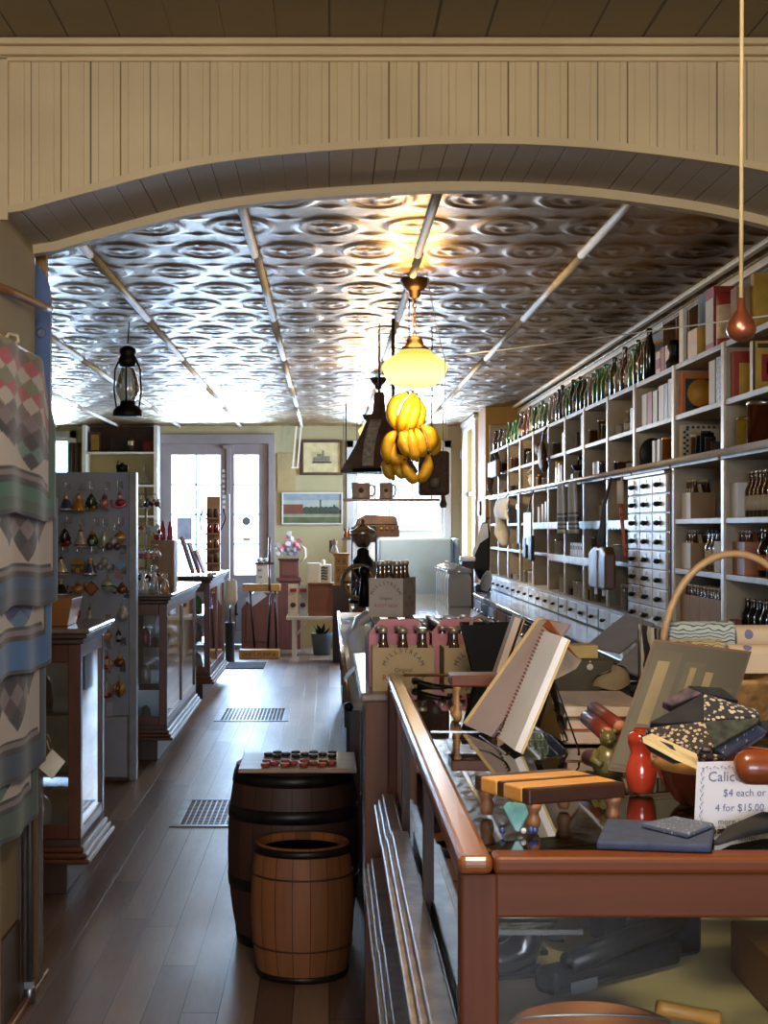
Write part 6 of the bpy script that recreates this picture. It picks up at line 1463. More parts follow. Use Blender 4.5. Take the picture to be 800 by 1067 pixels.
b = MB(); b.slab((.37, 2.53, zs_ + .003), (.26, .20, .0), (-.03, .04, 0), (0, 0, .045)); b.slab((.52, 2.69, zs_ + .003), (.16, .10, 0), (-.035, .05, 0), (0, 0, .10)); b.build('body', paint('dark grey iron', (42, 44, 46), .4, .4, var=.2), t, bevel=.012); b = MB(); b.tube([(.40, 2.57, zs_ + .05), (.62, 2.74, zs_ + .08)], .02, 10); b.build('bar', MATS['dark grey iron'], t)
MB().slab((.395, 2.515, zs_ + .012), (.05, .0385, 0), (0, 0, .022), (.001, -.001, 0)).build('label_plate', paint('dull silver plate', (110, 116, 120), .5), t)
t = thing('smoke_jar', 'large smoky glass jar standing inside the near counter', 'jar', (.475, 2.88, zs_))
b = MB(); b.lathe([(0, .001), (.075, .001), (.08, .02), (.08, .16), (.05, .20), (.045, .22)], (.475, 2.88, zs_), 22, cap=False); b.build('jar', M_smoke, t); b = MB(); b.lathe([(0, .2205), (.05, .2205), (.05, .24), (0, .245)], (.475, 2.88, zs_), 20); b.build('lid', M_iron, t)
xb_, yb_ = px(617, 2.3), 2.30
t = thing('bentwood_basin', 'shallow orange-brown wooden basin with a wire handle inside the near counter', 'basin', (xb_, yb_, zs_))
b = MB(); b.lathe([(0, .001), (.105, .001), (.117, .028), (.12, .035), (.112, .035), (.102, .010), (0, .010)], (xb_, yb_, zs_), 40); b.build('basin', wood('orange basin wood', (180, 108, 48), .8, axis=0, rough=.35), t)
pts = [(xb_ - .12 * math.cos(a), yb_ + .02 - .02 * math.sin(a), zs_ + .034 + .016 * math.sin(a)) for a in [math.pi * k / 14 for k in range(15)]]
b = MB(); b.tube(pts, .0022, 6); b.build('wire_handle', M_steel, t)
b = MB(); b.lathe([(0, 0), (.010, 0), (.012, .01), (.0105, .05), (.012, .09), (.010, .095), (0, .095)], (px(684, 2.27), 2.27, pz(1049, 2.27)), 14, M=rotm(0, math.radians(101), 0)); b.build('grip', wood('yellow grip', (206, 150, 64), .8, axis=0), t)
tag(MB().box((px(794, 2.5), 2.45, zs_ + .001), (px(794, 2.5) + .14, 2.7, zs_ + .09)).build('small_crate', wood('small crate brown', (112, 72, 38), axis=2), bevel=.004), 'small brown wooden box at the end inside the near counter', 'box')
# crinkled clear packets under the glass along the aisle edge
M_foil = NT('cellophane'); pp = M_foil.pos(); nz = M_foil.noise(pp, 55, 4, .6)
M_foil.bsdf(M_foil.ramp(nz, [(.3, lin((120, 122, 116))), (.7, lin((200, 200, 192)))]), .12, .7, M_foil.bump(nz, 1.0, .01)); M_foil = M_foil.m
tag(MB().box((NX0 + .06, 2.3, .99), (NX0 + .20, 3.02, .998)).build('inner_shelf', M_clear), 'clear glass shelf just under the counter top', 'shelf')
o = bpy.data.objects[-1] if False else None
tag(MB().box((NX0 + .06, 3.12, .99), (NX0 + .62, 4.75, .998)).build('inner_shelf', M_clear), 'long clear glass shelf under the far part of the counter top', 'shelf')
rr = random.Random(11); pk = None
for k in range(16):
    y = 2.42 + k * .145
    if 2.96 < y < 3.2: y += .0
    x = NX0 + .115 + rr.uniform(-.015, .02); rz = rr.uniform(-.3, .3)
    if 2.93 < y < 3.22: continue
    lab = f'crinkled cellophane packet under the counter glass along the aisle edge, {ORD[k]} from the corner'
    if pk is None:
        b = MB(); b.grid(lambda u, v: (.055 * (2 * u - 1), .065 * (2 * v - 1), .003 + .045 * (math.sin(math.pi * u) * math.sin(math.pi * v)) ** .6 + .006 * math.sin(u * 21) * math.cos(v * 17) * math.sin(math.pi * u) * math.sin(math.pi * v)), 18, 18); b.add([(-.055, -.065, 0), (.055, -.065, 0), (.055, .065, 0), (-.055, .065, 0)], [(0, 3, 2, 1)]); pk = b.build('candy_packet', M_foil, loc=(0, 0, 0)); o = pk
    else: o = pk.copy(); COL.objects.link(o)
    o.location = (x, y, .9985); o.rotation_euler = (0, 0, rz); tag(o, lab, 'packet', 'cellophane packets under the glass')
t = thing('steel_tray', 'shiny steel tray with rolled rim under the far end of the counter glass', 'tray', (.62, 3.75, .998))
b = MB(); b.box((.50, 3.62, .999), (.74, 4.0, 1.004)); b.build('base', paint('bright steel', (190, 190, 186), .15, .9), t); b = MB(); b.tube([(.50, 3.62, 1.01), (.74, 3.62, 1.01), (.74, 4.0, 1.01), (.50, 4.0, 1.01), (.50, 3.62, 1.01)], .009, 8); b.build('rim', MATS['bright steel'], t)
for k, (x, y, c, nm) in enumerate(((.42, 3.7, (200, 160, 60), 'yellow'), (.44, 4.1, (66, 70, 60), 'dark green'), (.52, 4.3, (180, 170, 160), 'silver'), (.54, 3.3, (90, 80, 60), 'brown'))):
    t = thing('display_spoon', f'{nm} enamel spoon lying under the counter glass', 'spoon', (x, y, .998), 'spoons under the glass')
    b = MB(); b.ball((x, y, 1.012), (.028, .038, .011), 12, 8); b.build('bowl', paint('spoon ' + nm, c, .3, .2, coat=.4), t); b = MB(); b.tube([(x, y + .03, 1.012), (x + .01, y + .16, 1.016)], .005, 8); b.build('stem', MATS['spoon ' + nm], t)
# ================================================================= left side: ornaments and case goods
def zy(y): return pz(y, YR)
M_clp = glassy('clear peg clip', (230, 232, 236), refl=.2, body=(200, 202, 206), bodyf=.25)
def orn_mesh(kind, mats, s=1.0):
    b = MB()
    if kind == 'figure':
        b.lathe([(0, -.085), (.034, -.085), (.036, -.078, 1), (.034, -.07, 0), (.022, -.035), (.014, -.022, 2), (.016, -.012, 2), (.015, -.004, 1), (.008, .004, 1), (0, .008)], seg=12)
    elif kind == 'cone':
        b.lathe([(0, -.09), (.02, -.09, 1), (.036, -.075, 0), (.03, -.055), (.034, -.05), (.022, -.03), (.024, -.026), (.010, -.006), (0, .004)], seg=12); b.ball((.018, -.026, -.07), .011, 8, 6, 1); b.ball((-.016, -.028, -.075), .008, 8, 6, 2)
    elif kind == 'drop':
        b.lathe([(0, -.082), (.020, -.076), (.030, -.06), (.028, -.042), (.016, -.018, 1), (.007, -.004, 1), (0, 0)], seg=14); b.ball((0, -.024, -.056), (.014, .006, .016), 8, 6, 2)
    elif kind == 'ball':
        b.ball((0, 0, -.036), .031, 14, 10, 0); b.lathe([(.031, -.04), (.0325, -.036), (.031, -.032)], seg=14, mi=1, cap=False); b.lathe([(0, -.004), (.008, -.006), (.008, .002), (0, .003)], seg=8, mi=2)
    elif kind == 'bells':
        for q in range(3): b.ball(((q - 1) * .022, -.004 * q, -.05 + .026 * (q == 1)), .021, 10, 8, q % 2)
        b.ball((0, -.015, -.035), .010, 8, 6, 2)
    elif kind == 'house':
        b.box((-.034, -.02, -.078), (.034, .02, -.03), 0); b.prism([(-.042, -.024, -.032), (.042, -.024, -.032), (.016, -.024, -.004), (-.016, -.024, -.004)], (0, .048, 0), 1); b.box((-.010, -.022, -.078), (.010, -.02, -.052), 2); b.box((-.028, -.022, -.058), (-.016, -.02, -.044), 2); b.box((.016, -.022, -.058), (.028, -.02, -.044), 2)
    elif kind == 'sleigh':
        b.tube([(-.04, 0, -.03), (-.034, 0, -.062), (.0, 0, -.07), (.036, 0, -.055), (.032, 0, -.03)], .008, 8, 0); b.ball((.006, 0, -.045), (.026, .018, .02), 10, 8, 1); b.ball((.004, -.004, -.015), .013, 8, 6, 2); b.lathe([(.012, -.012), (.006, .008), (0, .012)], (.004, -.004, 0), 8, 1)
    elif kind == 'bird':
        b.ball((0, 0, -.045), (.022, .018, .028), 10, 8, 0); b.ball((.006, -.006, -.014), .014, 8, 6, 1); b.tube([(-.012, 0, -.05), (-.032, 0, -.035), (-.036, 0, -.02)], [.010, .006, .002], 6, 2); b.tube([(.01, 0, -.06), (.022, 0, -.085)], [.010, .003], 6, 0)
    elif kind == 'heart':
        o = [(0, 0, -.06)] + [(.03 * math.sin(a) ** 3, 0, -.03 + .026 * (13 * math.cos(a) - 5 * math.cos(2 * a) - 2 * math.cos(3 * a) - math.cos(4 * a)) / 16) for a in [math.pi * 2 * k / 22 for k in range(22)]]
        b.prism(o[1:], (0, .012, 0), 0); b.slab((-.03, -.002, -.085), (.028, 0, -.018), (.012, 0, .022), (0, .003, 0), 1)
    elif kind == 'picture':
        b.slab((0, 0, -.092), (.042, 0, .042), (-.042, 0, .042), (0, .012, 0), 0); b.slab((0, -.002, -.08), (.030, 0, .030), (-.030, 0, .030), (0, .003, 0), 1); b.ball((-.026, -.006, -.03), .016, 8, 6, 2)
    elif kind == 'teapot':
        b.ball((0, 0, -.05), (.03, .024, .024), 12, 8, 0); b.tube([(-.028, 0, -.04), (-.052, 0, -.03), (-.052, 0, -.062), (-.03, 0, -.066)], .006, 6, 1); b.lathe([(.014, -.03), (.012, -.018), (.004, -.014), (0, -.006)], seg=10, mi=2)
    elif kind == 'bottle':
        b.lathe([(0, -.075), (.013, -.075), (.014, -.03), (.006, -.016, 1), (.006, -.002, 1), (0, 0)], seg=10); b.lathe([(.0145, -.06), (.0145, -.042)], seg=10, mi=2, cap=False)
    elif kind == 'gourd':
        for q in range(7): a = q * 6.283 / 7; b.tube([(0, 0, -.004), (.022 * math.cos(a), .022 * math.sin(a), -.03), (.024 * math.cos(a), .024 * math.sin(a), -.055), (.004 * math.cos(a), .004 * math.sin(a), -.085)], [.004, .010, .011, .003], 6, q % 2)
    b.tube([(0, 0, 0), (.004, 0, .008), (0, 0, .014), (-.003, 0, .02)], .0016, 5, 1)
    return b
PAL = {k: paint('ornament ' + k, c, .18, .25, var=.15, coat=.7) for k, c in dict(blue=(70, 84, 128), white=(206, 204, 206), gold=(186, 136, 58), green=(46, 70, 44), red=(176, 46, 42), pink=(196, 120, 130), black=(34, 30, 30), brown=(112, 72, 42), silver=(176, 176, 178), lblue=(130, 174, 206), orange=(190, 106, 44), skin=(204, 164, 138), purple=(96, 72, 104), dkred=(110, 26, 30), paleg=(176, 190, 168)).items()}
orn = [(69, 514, 'figure', ('blue', 'white', 'skin'), 'blue-robed bearded figure'), (82, 514, 'figure', ('gold', 'gold', 'skin'), 'gold robed figure'), (95, 513, 'cone', ('green', 'gold', 'white'), 'dark green tree'), (108, 514, 'bird', ('pink', 'purple', 'silver'), 'pink and purple bird'), (124, 513, 'sleigh', ('pink', 'red', 'white'), 'pink sleigh with a red figure'),
       (67.5, 549, 'cone', ('black', 'red', 'red'), 'black and red cloaked figure'), (84, 551, 'figure', ('white', 'red', 'white'), 'white snowman'), (96.5, 551, 'drop', ('green', 'gold', 'paleg'), 'green pear-shaped drop'), (108.5, 552, 'cone', ('paleg', 'gold', 'silver'), 'glittering pale tree'), (118, 557, 'bells', ('purple', 'silver', 'pink'), 'purple and silver cluster'), (125, 551, 'ball', ('gold', 'white', 'gold'), 'cream and gold ball'),
       (63.5, 579, 'figure', ('white', 'black', 'skin'), 'white robed figure'), (81.5, 579, 'house', ('brown', 'gold', 'gold'), 'brown gabled house'), (94, 580, 'figure', ('blue', 'white', 'gold'), 'blue and white figure'), (109, 578, 'bells', ('silver', 'paleg', 'white'), 'silver bell cluster'), (125, 580, 'heart', ('lblue', 'pink', 'white'), 'pale blue heart'),
       (63.5, 602, 'figure', ('black', 'white', 'gold'), 'black and white penguin'), (81, 601, 'teapot', ('gold', 'brown', 'red'), 'brown and gold teapot'), (95, 601, 'picture', ('brown', 'orange', 'gold'), 'orange diamond picture'), (112, 600, 'ball', ('paleg', 'green', 'gold'), 'green rimmed ball'), (127, 602, 'teapot', ('brown', 'black', 'brown'), 'dark brown basket'),
       (78, 629, 'ball', ('red', 'gold', 'gold'), 'red and gold ball'), (93.5, 630, 'bottle', ('silver', 'blue', 'white'), 'blue and white bottle'), (128, 627, 'drop', ('silver', 'white', 'silver'), 'large silver teardrop'), (111, 652, 'ball', ('skin', 'gold', 'gold'), 'tan oval ball'), (123.5, 650, 'bottle', ('black', 'gold', 'silver'), 'dark bottle'),
       (111.5, 680, 'drop', ('white', 'red', 'red'), 'red and white egg'), (124.5, 676, 'teapot', ('brown', 'gold', 'gold'), 'brown bear with gold trim'), (111, 706, 'cone', ('silver', 'red', 'pink'), 'silver cone striped with red'), (124, 704, 'gourd', ('gold', 'brown', 'gold'), 'ribbed golden balloon')]
YO = YR - .064
for x, y, kind, cols_, nm in orn:
    b = orn_mesh(kind, cols_); s_ = 1.22; YQ_ = YO - .004 - .11 * (orn.index((x, y, kind, cols_, nm)) % 2)
    z = zy(y) - .012; pos = Vector((px(x, YQ_), YQ_, z))
    b.v = [pos + p * s_ for p in b.v]
    tag(b.build('glass_ornament', [PAL[c] for c in cols_]), nm + ' ornament hanging on the grey pegboard rack', 'ornament', 'ornaments on the pegboard rack')
    zz = z + .028 * s_
    MB().tube([(pos.x, YR, zz + .004), (pos.x, YQ_ - .010, zz), (pos.x, YQ_ - .013, zz + .008)], .0025, 5).build('peg', M_steel, RACK)
    MB().box((pos.x - .018, YR - .004, zz - .0), (pos.x + .018, YR - .001, zz + .05)).build('peg_label', M_clp, RACK)
tag(MB().slab((px(110, YO), YO, zy(747)), (px(117, YO) - px(110, YO), 0, 0), (0, .0015, 0), (0, .02, zy(731) - zy(747))).build('tag_card', paint('blue white card', (170, 172, 190), .6)), 'blank pale card hanging low on the grey pegboard rack', 'card')
# wire tree of ornaments standing on the long case
YW2 = 10.85
t = thing('ornament_tree', 'wire stand crowded with ornaments on the long glass case', 'ornament stand', (px(152, YW2), YW2, 1.15))
b = MB(); xs_ = px(152, YW2); b.tube([(xs_, YW2, 1.152), (xs_, YW2, pz(508, YW2))], .008, 8); b.lathe([(0, .001), (.07, .001), (.07, .01), (0, .02)], (xs_, YW2, 1.15), 16)
lev = (515, 543, 568, 592)
for y in lev: b.tube([(xs_ + .085 * math.cos(a), YW2 + .085 * math.sin(a), pz(y, YW2)) for a in [k * math.pi / 8 for k in range(17)]], .003, 5); b.tube([(xs_ - .085, YW2, pz(y, YW2)), (xs_ + .085, YW2, pz(y, YW2))], .003, 5)
b.build('stand', M_steel, t)
rr = random.Random(5); kinds = ['figure', 'ball', 'drop', 'cone', 'bells', 'bird', 'house']; pal = [('white', 'red', 'skin'), ('dkred', 'gold', 'white'), ('silver', 'white', 'red'), ('red', 'white', 'green'), ('paleg', 'silver', 'gold'), ('skin', 'brown', 'white'), ('black', 'white', 'gold')]
for li, y in enumerate(lev):
    for k in range(6):
        a = math.pi * (1.05 + .18 * k); kd = kinds[(k + li * 2) % 7]; cl = pal[(k * 2 + li * 3) % 7]
        b = orn_mesh(kd, cl); pos = Vector((xs_ + .085 * math.cos(a), YW2 + .085 * math.sin(a) - .01, pz(y, YW2) - .03)); s_ = .95
        b.v = [pos + p * .84 for p in b.v]
        tag(b.build('glass_ornament', [PAL[c] for c in cl]), f"{cl[0].replace('dkred', 'dark red').replace('paleg', 'pale green').replace('skin', 'flesh coloured')} {kd} ornament, {ORD[k]} round the {('top', 'second', 'third', 'lowest')[li]} ring of the wire stand", 'ornament', 'ornaments on the wire stand')
# wooden crate with red candles on the long case
YCR2 = 11.3
t = thing('wooden_crate', 'pale brown wooden box standing on the long glass case', 'crate', (px(170, YCR2), YCR2 + .15, 1.15))
M_boxw = wood('pale box wood', (164, 130, 98), .75, axis=2, rough=.55)
zt_ = pz(563, YCR2); xa, xb2 = px(158, YCR2), px(181, YCR2)
b = MB(); b.box((xa, YCR2, 1.151), (xb2, YCR2 + .3, zt_)); b.build('box', M_boxw, t, bevel=.006)
b = MB(); b.box((xa - .005, YCR2 - .012, zt_ - .06), (xa + .02, YCR2, 1.155)); b.box((xb2 - .02, YCR2 - .012, zt_ - .06), (xb2 + .005, YCR2, 1.155)); b.box((xa - .006, YCR2 - .012, zt_ - .06), (xb2 + .006, YCR2, zt_)); b.build('batten', M_boxw, t, bevel=.003)
b = MB(); b.tube([(xa + .05, YCR2 - .014, 1.24), (xb2 - .05, YCR2 - .014, 1.24)], .008, 6); b.build('slot', M_choc, t)
for k, (x, h_) in enumerate(((161.5, .115), (168, .14), (175.5, .135))):
    b = MB(); b.lathe([(0, 0), (.021, 0), (.023, .02), (.019, .06), (.021, .08), (.012, h_ - .02), (.008, h_), (0, h_ + .004)], (px(x, YCR2), YCR2 + .1, zt_ + .001), 14)
    tag(b.build('red_candle', paint('red wax', (190, 40, 52), .35, var=.1)), f"red figure candle on the pale brown box, {('first', 'second', 'third')[k]} from the ornament stand", 'candle', 'red candles on the pale box')
# pale figures on the case top, leaning books and the tall rack on the far case
for k, (x, y0, h_, mm, nm) in enumerate(((149, 10.54, .16, 'white', 'white'), (160, 10.52, .20, 'silver', 'silver'), (171, 10.50, .14, 'skin', 'flesh pink'))):
    b = MB(); c = Vector((px(x, y0), y0 + .02 * k, 1.151)); b.lathe([(0, 0), (.035, 0), (.03, h_ * .3), (.018, h_ * .6), (.010, h_ * .68), (.02, h_ * .8), (.018, h_ * .94), (0, h_)], c, 12); tag(b.build('angel_figure', PAL[mm]), f'{nm} standing figure at the near end of the long case top', 'figure', 'figures on the long case')
YBK = 14.6; zc3 = 1.156
for k, (x0, x1, top, mm, nm) in enumerate(((196, 183, 560, 'dkred', 'dark red'), (202, 190, 566, 'brown', 'brown'), (207, 197, 574, 'pink', 'dull pink'))):
    a = P(x0 + 3, 598, YBK); a.z = zc3 + .001; tpv = P(x1 + 4, top, YBK) ; b = MB(); b.slab((a.x, YBK + .04 * k, a.z), (.02, .0, .008), (0, .25, 0), (tpv.x - a.x, 0, tpv.z - a.z)); tag(b.build('leaning_book', paint('cloth ' + nm, {'dkred': (120, 60, 56), 'brown': (104, 76, 64), 'pink': (150, 104, 98)}[mm], .6), bevel=.004), f'{nm} book leaning in the row on the case nearest the door', 'book', 'leaning books on the far case')
t = thing('display_rack', 'tall tan tiered rack on the case nearest the street door', 'display rack', (px(221, 15.2), 15.3, zc3))
Yr = 15.2; x0, x1 = px(214, Yr), px(228, Yr)
b = MB(); b.box((x0, Yr + .16, zc3 + .001), (x1, Yr + .2, pz(517, Yr))); b.build('back', paint('rack tan', (150, 116, 92), .6), t, bevel=.004)
for k, y in enumerate((588, 573, 557, 541)):
    MB().box((x0 - .01, Yr, pz(y, Yr)), (x1 + .01, Yr + .16, pz(y, Yr) + .015)).build('tier', MATS['rack tan'], t)
for s_, sg in ((x0 - .03, 1), (x1 + .035, -1)): MB().tube([(s_, Yr + .1, pz(530, Yr)), (s_ - .03 * sg, Yr + .08, pz(540, Yr)), (s_ - .02, Yr + .1, pz(552, Yr))], .007, 6).build('arm', M_choc, t)
for k, y in enumerate((588, 573, 557, 541)):
    for q in range(2):
        z = pz(y, Yr) + .0155; x = x0 + .035 + q * .065; b = MB(); b.lathe([(0, 0), (.026, 0), (.026, .06), (.02, .075), (.02, .09, 1), (0, .092, 1)], (x, Yr + .07, z), 12); tag(b.build('jam_jar', [(M_choc, PAL['brown'], PAL['dkred'])[k % 3], M_wht]), f"{('left', 'right')[q]}-hand jam jar on the {('lowest', 'second', 'third', 'top')[k]} tier of the tan rack", 'jar', 'jam jars on the tan rack')
# bags beyond the far case
t = thing('hanging_bag', 'white cloth bag hanging at the end of the case nearest the door', 'bag', (px(240, 17.0), 17.0, .8))
b = MB(); b.lathe([(0, 0), (.05, .0), (.075, .06), (.07, .22), (.06, .27)], (px(240.5, 17.0), 17.0, pz(630, 17.0)), 14, cap=False); b.build('bag', M_wht, t); MB().tube([(px(237, 17), 17.0, pz(610, 17)), (px(238, 17), 17.0, pz(603, 17)), (px(243, 17), 17.0, pz(604, 17)), (px(244.5, 17), 17.0, pz(612, 17))], .012, 8).build('handle', M_wht, t)
t = thing('umbrella_stand', 'black narrow stand on the floor behind the case nearest the door', 'stand', (px(239.5, 18.4), 18.4, 0))
b = MB(); b.lathe([(0, 0), (.06, 0), (.055, .02), (.055, .45), (.06, .47), (.045, .47), (.045, .02), (0, .02)], (px(239.5, 18.4), 18.4, 0), 16); b.build('stand', M_blk, t); b = MB(); b.tube([(px(239.5, 18.4), 18.4, .03), (px(240, 18.4), 18.4, .62), (px(241, 18.4), 18.4, .66)], .012, 8); b.build('cane', M_choc, t)
# wooden tray on the first case
Yt = 6.78
t = thing('wooden_tray', 'slope-sided orange wooden tray on the first glass case', 'tray', (px(60, Yt), Yt + .1, 1.165))
b = MB(); z0, z1 = 1.166, pz(624, Yt)
def ring_(x0, x1, y0, y1, z): return [(x0, y0, z), (x1, y0, z), (x1, y1, z), (x0, y1, z)]
lo, hi = ring_(px(20, Yt), px(70, Yt), Yt, Yt + .24, z0), ring_(px(18, Yt), px(76, Yt), Yt - .02, Yt + .27, z1)
li, h2 = ring_(px(21, Yt) + .01, px(70, Yt) - .012, Yt + .012, Yt + .228, z0 + .01), ring_(px(18, Yt) + .012, px(76, Yt) - .012, Yt - .008, Yt + .258, z1)
vs = lo + hi + li + h2; fs = [(0, 3, 2, 1), (8, 9, 10, 11)]
for i in range(4): j = (i + 1) % 4; fs += [(i, j, 4 + j, 4 + i), (8 + j, 8 + i, 12 + i, 12 + j), (4 + i, 4 + j, 12 + j, 12 + i)]
b.add(vs, fs); b.build('tray', wood('orange tray wood', (164, 104, 54), .8, axis=0, rough=.4), t, bevel=.003)
# goods glimpsed inside the glass cases
def inside(name, x, Y, z, r, h_, mm, lab, cat, grp=None, sub=None):
    b = MB(); b.lathe([(0, .001), (r, .001), (r * 1.05, h_ * .3), (r * .9, h_ * .7), (r * .5, h_ * .9), (0, h_)], (x, Y, z), 12); tag(b.build(name, mm), lab, cat, grp)
k = 0
for z, zn in ((.25, 'bottom'), (.532, 'middle'), (.792, 'upper')):
    for q, (x, mm) in enumerate(((-1.62, 'white'), (-1.5, 'red'), (-1.38, 'silver'), (-1.28, 'green'))):
        c = ('white', 'red', 'silver', 'green')[(q + k) % 4]; inside('china_figure', x, 10.72, z, .035, .13 - .015 * (q % 2), PAL[c], f'{c} china figure, {ORD[q]} on the {zn} shelf inside the long case', 'figure', 'china figures in the long case')
    k += 1
for z, zn in ((.25, 'bottom'), (.532, 'middle'), (.792, 'upper')):
    for q, x in enumerate((-1.58, -1.42, -1.28)):
        c = ('gold', 'black', 'white')[(q + k) % 3]; inside('brass_ware', x, 6.86, z, .045, .16 - .03 * (q % 2), PAL[c], f'{c} vessel, {ORD[q]} on the {zn} shelf inside the narrow case by the quilts', 'vessel', 'vessels in the narrow case')
    k += 1
for q, (y, z, c) in enumerate(((14.5, .792, 'green'), (14.5, .532, 'white'), (14.55, .25, 'white'))):
    inside('linen_bundle', -1.32, y, z, .12, .2, (paint('linen ' + c, (70, 130, 84) if c == 'green' else (196, 196, 200), .8)), f"{c} bundle on the {('upper', 'middle', 'bottom')[q]} shelf inside the case nearest the door", 'bundle')
# ================================================================= soda cartons on the wooden counter
M_sodak = paint('soda carton card', (186, 160, 118), .7, var=.05, scale=10)
M_sodag = paint('soda carton grey', (170, 158, 146), .7, var=.05, scale=10)
M_pink = paint('pink card', (206, 130, 140), .6, var=.08)
M_ink = paint('dark print', (46, 40, 40), .6)
M_inkr = paint('red print', (150, 62, 52), .6)
def soda(label, full=True, card=None, group='soda cartons'):
    """Six-bottle carrier with printed faces, long side along x, front towards -y."""
    card = card or M_sodak
    t = sixpack('soda_carton', label, group, (card, card), body_h=.142, hh=.004)
    L, W = .2, .128
    for o, rt, w in ((Vector((0, -W / 2 - .0004, 0)), (1, 0, 0), L), (Vector((L / 2 + .0004, 0, 0)), (0, 1, 0), W), (Vector((0, W / 2 + .0004, 0)), (-1, 0, 0), L)):
        k = w / .2; b = MB()
        b.arc_text('MILLSTREAM', o + Vector((0, 0, .068)), rt, (0, 0, 1), .058 * (.6 + .4 * k), 158, 22, .021 * (.7 + .3 * k), 0)
        b.text('Original', o + Vector((0, 0, .064)), rt, (0, 0, 1), .018 * (.5 + .5 * k), 0)
        b.text('ROOT BEER', o + Vector((0, 0, .036)), rt, (0, 0, 1), .026 * k, 1)
        b.build('lettering', [M_ink, M_inkr], t)
    return t
s1 = soda('tan root beer carton with dark bottles at the counter end, nearest the aisle')
dup(s1, (px(455, 5.03) + .117, 5.045, ZBT + .001), .05, 'tan root beer carton second from the aisle, beside the black bag')
settle(s1, (px(387, 5.03) + .102, 5.045, ZBT + .001))
s2 = sixpack('soda_carton', 'pink soda carton behind the tan one nearest the aisle', 'soda cartons', (M_pink, M_pink), body_h=.178)
settle(s2, (px(387, 5.2) + .09, 5.185, ZBT + .001))
dup(s2, (px(387, 5.2) + .30, 5.185, ZBT + .001), 0, 'second pink soda carton behind the front row')
s3 = sixpack('soda_carton', 'grey soda carton in the rear row nearest the aisle', 'soda cartons', (M_sodag, M_sodag))
settle(s3, (px(387, 5.35) + .09, 5.325, ZBT + .001))
k = 0
for yy, x0, n in ((5.325, .446, 1), (5.465, .235, 2), (5.605, .235, 2), (5.745, .235, 2)):
    for i in range(n):
        k += 1; dup(s3, (x0 + .207 * i, yy, ZBT + .001), 0, f'grey soda carton packed among the rear rows, {ORD[k]} behind the pink cartons')
s4 = soda('grey root beer carton stacked on top of the other cartons', card=M_sodag)
settle(s4, (px(409, 5.7), 5.70, ZBT + .206), math.radians(-106.5))

# ================================================================= on and in the long glass counter
M_jar = glassy('jar glass', (214, 222, 226), refl=.22, rough=.06, body=(236, 242, 248), bodyf=.7)
def square_jar():
    t = thing('glass_jar', 'jar', 'jar', (0, 0, 0), 'square glass jars in a row')
    b = MB(); w = .088
    pr = [(w * 1.36, 0), (w * 1.41, .012), (w * 1.41, .215), (w * 1.2, .245), (w * 1.05, .25)]
    b.lathe(pr, (0, 0, 0), 4, smooth=False, M=rotm(0, 0, math.pi / 4), cap=False); b.lathe([(0, 0), (w * 1.36, .0)], (0, 0, 0), 4, smooth=False, M=rotm(0, 0, math.pi / 4), cap=False); b.build('jar', M_jar, t, bevel=.01, seg=3)
    b = MB(); b.lathe([(.088, .25), (.098, .255), (.098, .272), (.09, .285), (.03, .297), (.026, .31), (.03, .318), (0, .322)], seg=20); b.build('lid', M_jar, t)
    b = MB(); b.lathe([(0, .012), (.075, .013), (.07, .09), (.0, .10)], seg=10); b.build('sweets', paint('pale sweets', (190, 200, 206), .4, var=.4, scale=40), t)
    return t
j = square_jar(); j['label'] = 'square glass jar with lid, nearest of the row before the refrigerator'
for k in range(6):
    loc = (px(478, 11.75) + .01 * 0, 11.75 + .24 * k, ZC1 + .001)
    if k == 0: settle(j, loc)
    else: dup(j, loc, 0, f'square glass jar with lid, {ORD[k]} behind the nearest one of the row')
M_tumbler = glassy('tumbler glass', (220, 226, 228), refl=.3, rough=.05, body=(222, 228, 232), bodyf=.35)
tp = None
for k in range(9):
    x, y = px(431 + (k % 3) * 20, 8.6), 7.6 + (k // 3) * .22 + (k % 3) * .03
    lab = f"upturned clear tumbler, {ORD[k % 3]} in the {('near', 'middle', 'far')[k // 3]} rank on the glass counter"
    if tp is None:
        b = MB(); b.lathe([(.052, 0), (.05, .02), (.046, .10), (.04, .125), (0, .128)], seg=16, cap=False); tp = b.build('tumbler', M_tumbler, loc=(0, 0, 0)); o = tp
    else: o = tp.copy(); COL.objects.link(o)
    o.location = (x, y, ZC1 + .001); tag(o, lab, 'glass', 'upturned tumblers')
# wooden frame in front of the jars
tag(MB().box((px(466, 7.2), 7.2, ZC1 + .001), (px(469, 7.2), 7.24, pz(697, 7.2) + .17)).box((px(469, 7.2), 7.2, pz(697, 7.2) + .145), (px(487, 7.2), 7.24, pz(697, 7.2) + .17)).box((px(487, 7.2), 7.2, ZC1 + .001), (px(490, 7.2), 7.24, pz(697, 7.2) + .17)).build('wooden_stand', M_pine, bevel=.003), 'small pale wooden stand before the row of square glass jars', 'stand')
